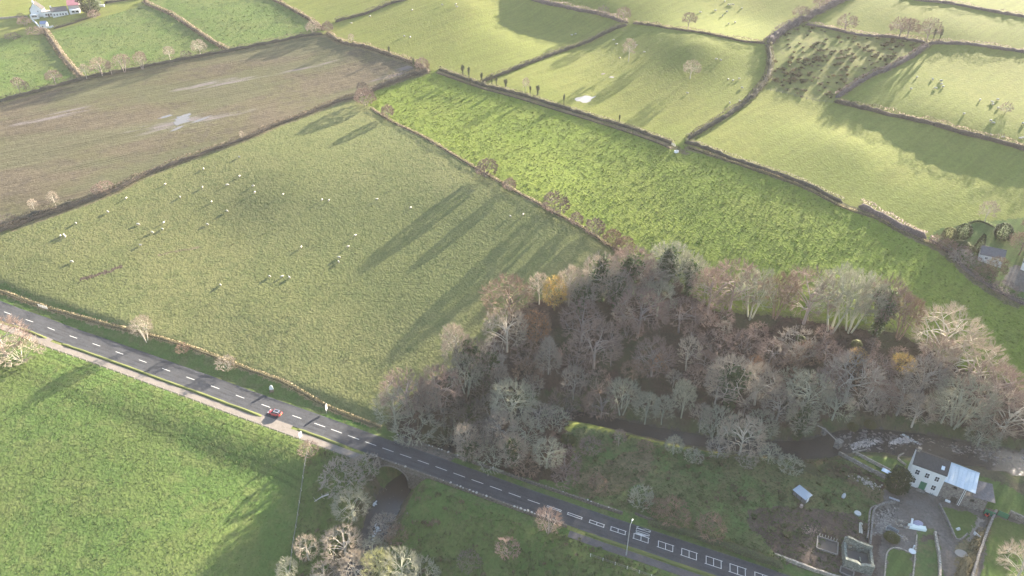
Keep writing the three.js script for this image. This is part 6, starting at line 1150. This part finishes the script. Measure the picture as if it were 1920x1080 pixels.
for (const [px, py, label, flip] of [[565,824,'white village entry sign on the near side of the road',0],[613.5,772.5,'white village entry sign on the far verge of the road',1]]) {
  const p = P(px, py), at = alongRoad(px, py), o = thing('road_sign', label, 'road sign', p, roadDir(at) + Math.PI / 2 + (flip ? .25 : -.1)), w = 1.25;
  part(o, 'panel', bx(0, 1.95, 0, w, 1.9, .06), mat(.55, .55, .56, { roughness: .6 })); part(o, 'emblem', bx(.05, 2.35, flip ? .035 : .035, .22, .7, .02), mat(.12, .13, .2)); part(o, 'stripe', bx(0, 1.35, .036, w * .7, .12, .02), mat(.35, .30, .32));
  for (const x of [-.45, .45]) part(o, 'post', bx(x, .9, -.06, .08, 2.4, .06), mat(.45, .45, .45, { metalness: .4, roughness: .5 }));
}
{
  const p = P(510, 734), at = alongRoad(510, 734), o = thing('signboard', 'rounded white board on a dark low stand on the far verge near the car', 'signboard', p, roadDir(at) + .5);
  const s = new THREE.Shape(); s.moveTo(-.55, .1); s.lineTo(-.5, 1.0); s.quadraticCurveTo(-.3, 1.65, .1, 1.7); s.quadraticCurveTo(.5, 1.6, .45, 1.0); s.lineTo(.6, .35); s.lineTo(.5, .05); s.lineTo(-.1, .0); s.closePath(); part(o, 'board', new THREE.ExtrudeGeometry(s, { depth: .12, bevelEnabled: true, bevelSize: .03, bevelThickness: .03, bevelSegments: 1 }).translate(0, .75, 0), mat(.6, .62, .6)); for (const x of [-.5, .5]) { part(o, 'leg', bx(x, .4, .05, .12, 1.0, .12), darkWood); part(o, 'leg', bx(x, .4, .9, .12, .9, .12), darkWood); } part(o, 'crossbar', bx(0, .55, .5, 1.1, .1, 1.0), darkWood);
}
function fieldGate(label, a, b, m) { const L = dist(a, b), o = site('field_gate', label, 'gate', a, b); for (let k = 0; k < 5; k++) part(o, 'bar', bx(L / 2, .25 + k * .24, 0, L, .07, .05), m); for (const t of [.02, .5, .98]) part(o, 'upright', bx(L * t, .73, .04, .08, 1.15, .04), m); return o; }
fieldGate('whitish field gate in the roadside bank at the left', P(73, 576), P(91, 583), mat(.6, .58, .55)); fieldGate('pale field gate at the end of the straight hedge', P(1259, 272), P(1266, 278), mat(.55, .54, .48));
{ const p = P(1268, 286), o = thing('feed_trough', 'white box-shaped trough by the field gate at the hedge end', 'trough', p, .4); part(o, 'tank', M([bx(0, .45, .55, 1.5, .9, .08), bx(0, .45, -.55, 1.5, .9, .08), bx(.71, .45, 0, .08, .9, 1.02), bx(-.71, .45, 0, .08, .9, 1.02)]), mat(.75, .75, .76)); part(o, 'water', bx(0, .6, 0, 1.3, .04, 1.0), waterMat); }
{ const a = P(590, 941), b = P(617, 930), S = new Sticks(), A = V(...a), B = V(...b); A.y += .2; B.y += .7; S.path([A, A.clone().lerp(B, .5).add(V(0, .3, 0)), B], .1, .24, 6); for (let k = 0; k < 7; k++) { const p = A.clone().lerp(B, .1 + k * .09); S.add(p, p.clone().add(V((k % 3 - 1) * .9, .4, (k % 2 - .5) * 1.8)), .06, .02, 3); } single('fallen_branch', S.geo(), mat(.42, .39, .36), 'bleached fallen branch in the shaded grass near the wire fence', 'branch'); }
// ---------------------------------------------------------------- the word on the road
{
  const at = alongRoad(1206, 996) * STEP, L4 = 3.6, w = .52, glyph = { S: [[1,.86,.8,1],[.8,1,.2,1],[.2,1,0,.86],[0,.86,0,.64],[0,.64,1,.38],[1,.38,1,.14],[1,.14,.8,0],[.8,0,.2,0],[.2,0,0,.14]], L: [[0,1,0,0],[0,0,1,0]], O: [[0,.15,0,.85],[0,.85,.3,1],[.3,1,.7,1],[.7,1,1,.85],[1,.85,1,.15],[1,.15,.7,0],[.7,0,.3,0],[.3,0,0,.15]], W: [[0,1,.25,0],[.25,0,.5,.75],[.5,.75,.75,0],[.75,0,1,1]] };
  [...'SLOW'].forEach((ch, k) => { const o0 = -3.35 + k * .66; part(road, 'painted_letter', mergeGeometries(glyph[ch].map(([u0, v0, u1, v1]) => bar(at - L4 / 2 + v0 * L4, o0 + u0 * w, at - L4 / 2 + v1 * L4, o0 + u1 * w, .11))), paintMat); });
}
// ---------------------------------------------------------------- red car
{
  const at = alongRoad(517, 777), p = roadPoint(at, 1.75), o = thing('car', 'red hatchback with a panoramic dark glass roof driving up the road', 'car', [p.x, p.y + .01, p.z], roadDir(at) + Math.PI);
  const red = new THREE.MeshPhysicalMaterial({ color: col(.42, .025, .03), roughness: .35, clearcoat: 1, clearcoatRoughness: .06, metalness: .1 }), glass = mat(.015, .017, .02, { roughness: .05, specularIntensity: 1 }), rub = mat(.02, .02, .02), chrome = mat(.75, .76, .78, { metalness: .8, roughness: .25 });
  // side outline, x forward; each station: [x, half width, bottom, top]
  const loft = (st, zTop = .82) => { const pos = [], idx = [], K = 9; st.forEach(([x, hw, b, t], i) => { for (let k = 0; k < K; k++) { const q = k / (K - 1), a = q * Math.PI, c = Math.cos(a), s = Math.sin(a); const yy = b + (t - b) * Math.pow(s, .45), ww = hw * Math.sign(c) * Math.pow(Math.abs(c), .4) * (1 - (1 - zTop) * clamp((yy - b) / (t - b), 0, 1)); pos.push(x, yy, ww); } if (i) for (let k = 0; k + 1 < K; k++) { const r = i * K + k, q = r - K; idx.push(q, q + 1, r, q + 1, r + 1, r); } }); const n = st.length; for (const [s, f] of [[0, 0], [(n - 1) * K, 1]]) for (let k = 1; k + 1 < K; k++) idx.push(s, f ? s + k : s + k + 1, f ? s + k + 1 : s + k); const g = new THREE.BufferGeometry(); g.setAttribute('position', new THREE.Float32BufferAttribute(pos, 3)); g.setIndex(idx); g.computeVertexNormals(); return g; };
  part(o, 'body', loft([[-2.12,.70,.42,.70],[-2.05,.82,.30,.92],[-1.7,.88,.24,1.0],[-1.0,.90,.22,1.0],[0,.90,.22,.98],[.8,.90,.22,.96],[1.3,.88,.24,.90],[1.85,.84,.26,.80],[2.1,.74,.32,.66],[2.16,.62,.40,.56]], .86), red).material.side = THREE.DoubleSide;
  const cab = part(o, 'cabin_glass', loft([[-1.95,.70,.9,.98],[-1.5,.74,.92,1.34],[-.9,.74,.92,1.46],[-.1,.74,.92,1.47],[.45,.74,.92,1.36],[1.15,.72,.88,.93]], .72), glass); cab.material.side = THREE.DoubleSide;
  part(o, 'reflection_strips', M([bx(-.65, 1.478, .50, 1.5, .03, .14), bx(-.65, 1.478, -.50, 1.5, .03, .14), bx(.12, 1.468, 0, .12, .03, .9), bx(-1.36, 1.42, 0, .2, .03, .9)]), chrome);  // silver strips modelled in place of reflections on the car glass
  for (const z of [-1, 1]) { part(o, 'pillar', (() => { const S = new Sticks(); S.path([V(1.1, .93, z * .70), V(.4, 1.38, z * .56), V(-.3, 1.47, z * .55), V(-1.4, 1.36, z * .55), V(-1.9, .98, z * .68)], .045, .045, 4); S.path([V(-.45, .95, z * .73), V(-.5, 1.46, z * .56)], .05, .04, 4); return S.geo(); })(), red); part(o, 'headlight', bx(2.02, .66, z * .55, .2, .14, .3), mat(.7, .72, .75, { roughness: .1, specularIntensity: 1 })); part(o, 'tail_light', bx(-2.06, .78, z * .62, .12, .2, .22), mat(.3, .01, .01)); part(o, 'mirror', bx(.75, .98, z * .98, .14, .13, .18), red); for (const x of [-1.3, 1.32]) { const w = part(o, 'wheel', new THREE.CylinderGeometry(.33, .33, .22, 18).rotateX(Math.PI / 2).translate(x, .33, z * .82), rub); part(w, 'rim', new THREE.CylinderGeometry(.2, .2, .24, 12).rotateX(Math.PI / 2).translate(x, .33, z * .822), chrome); } }
  part(o, 'number_plate', bx(-2.13, .55, 0, .03, .11, .5), mat(.6, .5, .1));
}
// ---------------------------------------------------------------- things lying about the yard and paddock
{
  const galv = mat(.36, .38, .40, { metalness: .4, roughness: .5 }), white = mat(.52, .53, .54, { roughness: .8 }), at = (px, py, n, l, c, t) => thing(n, l, c, P(px, py), t);
  let o = at(1671, 998, 'small_trailer', 'small open grey metal trailer on the yard', 'trailer', -.75); part(o, 'floor', bx(0, .5, 0, 2.8, .08, 1.6), mat(.10, .11, .12)); for (const z of [-.8, .8]) { part(o, 'side_panel', bx(0, .85, z, 2.8, .6, .05), galv); const w = part(o, 'wheel', new THREE.CylinderGeometry(.34, .34, .2, 14).rotateX(Math.PI / 2).translate(-.1, .34, z * 1.16), mat(.02, .02, .02)); part(w, 'rim', new THREE.CylinderGeometry(.18, .18, .22, 10).rotateX(Math.PI / 2).translate(-.1, .34, z * 1.161), white); part(o, 'mudguard', bx(-.1, .74, z * 1.17, .9, .05, .28), galv); } for (const x of [-1.4, 1.4]) part(o, 'end_panel', bx(x, .85, 0, .05, .6, 1.55), galv); part(o, 'drawbar', M([bx(2.0, .5, 0, 1.4, .09, .09), bx(2.7, .45, 0, .12, .5, .12)]), galv);
  o = at(1714, 990, 'white_board', 'long white boards stacked flat at the end of the small lawn', 'boards', -.25); for (let k = 0; k < 3; k++) part(o, 'board', bx(.6 + k * .1, .12 + k * .13, -k * .15, 4.2, .11, 1.3), mat(.58, .62, .58, { roughness: .7 }));
  o = at(1709, 981, 'white_plank', 'single thick white plank leaning by the tarpaulin', 'plank', 1.0); part(o, 'plank', bx(0, .4, 0, 2.8, .2, .5), white);
  o = at(1721, 982, 'tarpaulin', 'lilac-grey tarpaulin draped over a low heap', 'tarpaulin', .2); part(o, 'sheet', (() => { const g = new THREE.SphereGeometry(1.3, 18, 8, 0, 6.284, 0, 1.57), p = g.attributes.position; for (let i = 0; i < p.count; i++) p.setXYZ(i, p.getX(i) * (1 + .25 * noise(p.getZ(i) * 3 + 9, 2)), p.getY(i) * (.3 + .25 * noise(p.getX(i) * 3 + 9, p.getZ(i) * 3 + 9)), p.getZ(i) * .8); g.computeVertexNormals(); return g; })(), mat(.26, .25, .33, { roughness: .6 }));
  o = at(1692, 984, 'stone_pile', 'heap of pale stones left of the tarpaulin', 'stone pile', 0); { const r = rng(61), g = new THREE.DodecahedronGeometry(.34, 0); for (let k = 0; k < 26; k++) { const m = part(o, 'stone', g, k % 2 ? stone : paleStone), a = r() * 6.28, q = Math.sqrt(r()) * 1.3; m.position.set(Math.cos(a) * q * 1.5, .12 + (1.3 - q) * .45, Math.sin(a) * q); m.rotation.set(r() * 3, r() * 3, 0); m.scale.setScalar(.6 + r() * .7); } }
  o = at(1709, 1037, 'garden_table', 'round white table at the corner of the square lawn', 'table', 0); part(o, 'table_top', new THREE.CylinderGeometry(.85, .85, .07, 22).translate(0, .74, 0), white); part(o, 'pedestal', new THREE.CylinderGeometry(.09, .3, .72, 10).translate(0, .36, 0), white);
  o = at(1712, 1029, 'white_post', 'short white post beside the round table', 'post', 0); part(o, 'post', M([bx(0, .6, 0, .25, 1.2, .25), bx(0, 1.24, 0, .34, .08, .34)]), white);
  o = at(1832, 1005, 'garden_bench', 'white garden bench against the long wall', 'bench', 1.9); for (let k = 0; k < 4; k++) part(o, 'seat_slat', bx(0, .45, -.2 + k * .15, 1.9, .05, .12), white); for (let k = 0; k < 3; k++) part(o, 'back_slat', bx(0, .65 + k * .17, -.32, 1.9, .12, .05), white); for (const x of [-.85, .85]) for (const z of [-.28, .26]) part(o, 'leg', bx(x, .25, z, .08, .5, .08), white);
  o = at(1827, 1004, 'white_chair', 'white chair standing left of the garden bench', 'chair', 1.5); part(o, 'seat', bx(0, .45, 0, .6, .06, .6), white); part(o, 'backrest', bx(0, .78, -.28, .6, .6, .05), white); for (const x of [-.25, .25]) for (const z of [-.25, .25]) part(o, 'leg', bx(x, .22, z, .05, .45, .05), white);
  o = at(1851, 966, 'lawn_mower', 'red garden tractor parked below the green gate', 'garden tractor', .6); part(o, 'body', M([bx(.5, .6, 0, 1.1, .5, .7), bx(-.5, .5, 0, .9, .3, .8)]), mat(.38, .03, .03, { roughness: .4 })); part(o, 'seat', bx(-.5, .85, 0, .45, .5, .5), darkWood); part(o, 'steering_wheel', new THREE.TorusGeometry(.18, .03, 6, 14).rotateX(1.2).translate(0, 1.0, 0), darkWood); for (const x of [-.6, .7]) for (const z of [-.42, .42]) part(o, 'wheel', new THREE.CylinderGeometry(.28, .28, .2, 14).rotateX(Math.PI / 2).translate(x, .28, z), mat(.02, .02, .02));
  o = at(1608, 963, 'round_cover', 'round white concrete cover lying in the paddock grass', 'cover', 0); part(o, 'disc', new THREE.CylinderGeometry(.85, .9, .3, 24).translate(0, .15, 0), mat(.36, .37, .36)); part(o, 'hatch', bx(.2, .33, 0, .5, .06, .5), galv);
  o = at(1582, 930, 'overturned_dinghy', 'small whitish upturned dinghy in the paddock grass', 'dinghy', .9); part(o, 'hull', (() => { const g = new THREE.SphereGeometry(1, 18, 8, 0, 6.284, 0, 1.57); g.scale(1.2, .45, .5); return g; })(), mat(.33, .35, .36, { roughness: .5 })); part(o, 'keel', bx(0, .5, 0, 2.0, .1, .07), mat(.35, .36, .37));
  o = at(1614, 990, 'timber_stack', 'stack of pale timber planks by the outer thin wall', 'planks', 1.15); for (let k = 0; k < 3; k++) part(o, 'plank', bx(0, .1 + (k % 2) * .1, -.3 + k * .3, 3.8, .09, .24), mat(.46, .44, .38));
  o = at(1676, 938, 'stone_bench', 'grey stone bench at the top of the yard by the conifer', 'bench', -.5); part(o, 'seat', bx(0, .45, 0, 2.6, .15, .6), mat(.32, .33, .36)); for (const x of [-1, 1]) part(o, 'leg', bx(x, .2, 0, .25, .4, .5), stone);
  o = at(1699, 912, 'white_bag', 'big white bulk bag by the left corner of the house', 'bag', .3); part(o, 'bag', (() => { const g = new THREE.BoxGeometry(1.3, 1.0, 1.2, 6, 6, 6), p = g.attributes.position; for (let i = 0; i < p.count; i++) { const k = 1 + .16 * Math.cos(p.getY(i) * 2.6); p.setXYZ(i, p.getX(i) * k, p.getY(i) + .5 + .1 * noise(p.getX(i) * 3 + 7, p.getZ(i) * 3 + 7), p.getZ(i) * k); } g.computeVertexNormals(); return g; })(), white);
  o = at(1744, 929, 'bicycle', 'bicycle leaning on the front of the white house', 'bicycle', -.36); for (const x of [-.52, .52]) part(o, 'wheel', new THREE.TorusGeometry(.33, .025, 6, 20).translate(x, .34, 0), mat(.03, .03, .03)); { const S = new Sticks(); for (const [a, b] of [[[-.52, .34], [-.1, .32]], [[-.1, .32], [-.2, .85]], [[-.52, .34], [-.18, .75]], [[-.1, .32], [.38, .8]], [[-.18, .75], [.38, .8]], [[.38, .95], [.52, .34]]]) S.add(V(a[0], a[1], 0), V(b[0], b[1], 0), .03, .03, 5); S.add(V(.38, .97, -.25), V(.38, .97, .25), .025, .025, 5); part(o, 'frame', S.geo(), mat(.10, .16, .18)); part(o, 'saddle', bx(-.21, .9, 0, .25, .06, .14), darkWood); }
  o = at(1796, 993, 'garden_stone', 'white stone ornament in the small walled garden', 'ornament', .2); part(o, 'stone', M([bx(0, .2, 0, .9, .4, .6), bx(.1, .5, 0, .5, .35, .4)]), white);
  o = at(1802, 1038, 'round_slab', 'round pale slab in the ground beside the beech hedge', 'slab', 0); part(o, 'disc', new THREE.CylinderGeometry(1.5, 1.5, .1, 26).scale(1, 1, .8).translate(0, .06, 0), mat(.25, .225, .20));
}
// ---------------------------------------------------------------- sheep: one body, copied
{
  const tube = (f, a, b, ra, rb) => (x, y, z) => { const dx = b[0] - a[0], dy = b[1] - a[1], dz = b[2] - a[2], t = clamp(((x - a[0]) * dx + (y - a[1]) * dy + (z - a[2]) * dz) / (dx * dx + dy * dy + dz * dz), 0, 1); return Math.hypot(x - a[0] - dx * t, y - a[1] - dy * t, z - a[2] - dz * t) - lerp(ra, rb, t); };
  const body = (graze) => { const hd = graze ? [.78, .32, .04] : [.80, .92, .05], nk = [.46, .66, 0], muz = graze ? [.90, .14, .05] : [.97, .84, .06], P0 = [
    tube(0, [-.38, .62, 0], [.34, .64, 0], .27, .25), tube(0, [-.2, .60, 0], [.2, .60, 0], .30, .29), tube(0, nk, hd, .17, .10), tube(0, hd, muz, .095, .055), tube(0, [hd[0] - .04, hd[1] + .06, -.1], [hd[0] - .06, hd[1] + .05, .14], .035, .035), tube(0, [-.62, .62, 0], [-.68, .42, 0], .06, .04),
    ...[[.3, .13], [.3, -.13], [-.36, .13], [-.36, -.13]].flatMap(([x, z], k) => [tube(0, [x, .5, z], [x + (k % 2 ? .05 : -.03), .26, z], .09, .055), tube(0, [x + (k % 2 ? .05 : -.03), .26, z], [x + (k % 2 ? .03 : 0), .0, z], .045, .04)])];
    const n = 40, mc = new MarchingCubes(n, new THREE.MeshStandardMaterial(), false, false, 60000); mc.isolation = 0;
    for (let k = 0; k < n; k++) for (let j = 0; j < n; j++) for (let i = 0; i < n; i++) { const x = (i / n * 2 - 1) * 1.05, y = (j / n * 2 - 1) * .72 + .55, z = (k / n * 2 - 1) * .5; let e = 0; for (const f of P0) e += Math.exp(-f(x, y, z) * 26); mc.field[i + j * n + k * n * n] = Math.log(e) / 26 + .02 * (noise(x * 14 + 30, z * 14 + y * 9 + 30) - .5) * (y > .4 ? 1 : 0); }
    mc.update(); const c = mc.count, g = new THREE.BufferGeometry(), p = Float32Array.from(mc.positionArray.subarray(0, c * 3)), q = Float32Array.from(mc.normalArray.subarray(0, c * 3)), cl = new Float32Array(c * 3);
    for (let i = 0; i < c; i++) { p[3 * i] *= 1.05; p[3 * i + 1] = p[3 * i + 1] * .72 + .55; p[3 * i + 2] *= .5; const face = Math.hypot(p[3 * i] - hd[0], p[3 * i + 1] - hd[1]) < .2 || p[3 * i + 1] < .28; cl.set(face ? [.34, .31, .28] : [.46, .43, .36], 3 * i); }
    g.setAttribute('position', new THREE.BufferAttribute(p, 3)); g.setAttribute('normal', new THREE.BufferAttribute(q, 3)); g.setAttribute('color', new THREE.BufferAttribute(cl, 3)); return g; };
  const shapes = [body(true), body(true), body(false)], fleece = new THREE.MeshPhysicalMaterial({ vertexColors: true, roughness: 1, specularIntensity: .2 });
  const flock = (list, marks, group, s) => { const q = []; for (let i = 0; i < list.length; i += 2) q.push([list[i], list[i + 1]]); const names = placesOf(q, marks); for (let i = 0; i < list.length; i += 2) { const k = (i / 2) % 3, o = new THREE.Mesh(shapes[k], fleece), p = P(list[i], list[i + 1]); o.name = numbered('sheep'); o.position.set(p[0], p[1] - .02, p[2]); o.rotation.y = i * 1.7 + list[i]; o.scale.setScalar(s * (.95 + .1 * noise(i * .7, 5))); o.castShadow = o.receiveShadow = true; scene.add(o); tag(o, 'white sheep, ' + names[i / 2], 'sheep', group); } };
  flock([237,373,338,371,203,399,143,420,114,444,120,442,123,445,259,422,307,419,305,431,286,437,264,461,135,492,389,422,397,380,426,397,478,362,531,366,449,332,426,348,380,353,310,347,475,350,449,296,382,318,617,377,707,375,770,391,666,443,653,464,636,484,635,492,565,465,506,520,529,520,543,522,414,536,957,407,981,404,604,376], [['in big olive field near the stubble hedge', 330, 330], ['in big olive field by the left edge', 130, 430], ['in big olive field above the bare muddy streak', 280, 430], ['in the middle of the big sheep field', 430, 385], ['in big olive field near its upper middle', 510, 355], ['in the lower middle of the big sheep field', 490, 525], ['on the right half of the big sheep field', 690, 375], ['in big olive field between middle and wood', 640, 470], ['in the shaded corner by the boundary bank', 970, 405]], 'sheep in the big field left of the wood', .88);
  flock([829,10,855,9,857,14,773,20,694,32,659,45,758,69,769,71,1072,67,1079,65], [['in the rolling top field near the top edge', 840, 10], ['in the rolling top field above the stubble corner', 700, 40], ['in the fold of rolling top field', 763, 70], ['in the rolling top field by the hedge corner', 1075, 66]], 'sheep in the rolling top field', 1.0);
  flock([1150,76,1156,84,1193,86,1191,90,1208,99,1162,110,1343,112,1351,114,1289,176,1365,150,1374,152,1386,149,1391,166,1368,194,1387,191], [['by the tall lone tree of rounded field', 1180, 92], ['right of the crest of rounded field', 1347, 112], ['by the curving hedge of rounded field', 1380, 160], ['below the round lone tree', 1289, 175]], 'sheep in the rounded field', .95);
  flock([1313,24,1341,21,1355,31,1363,23,1366,10,1370,10,1374,10,1378,43,1366,46,1391,17,1359,4], [['in the hilly field close to the top edge', 1370, 10], ['in the hilly field below the top group', 1340, 26], ['low in the hilly field', 1372, 45]], 'sheep in the hilly field', 1.05);
  flock([1719,146,1748,150,1764,153,1765,159,1768,164,1708,168,1754,167,1837,189,1860,193,1861,197,1870,188,1807,215,1857,228,1862,232,1858,255,1880,259,1912,261,1918,260,1918,233,1871,204], [['in the upper left of pale right pasture', 1745, 155], ['by the pale bush of pale right pasture', 1862, 192], ['in the middle of pale right pasture', 1807, 215], ['along the foot of pale right pasture', 1885, 250]], 'sheep in the pale right pasture', 1.05);
}
renderer.render(scene, camera);
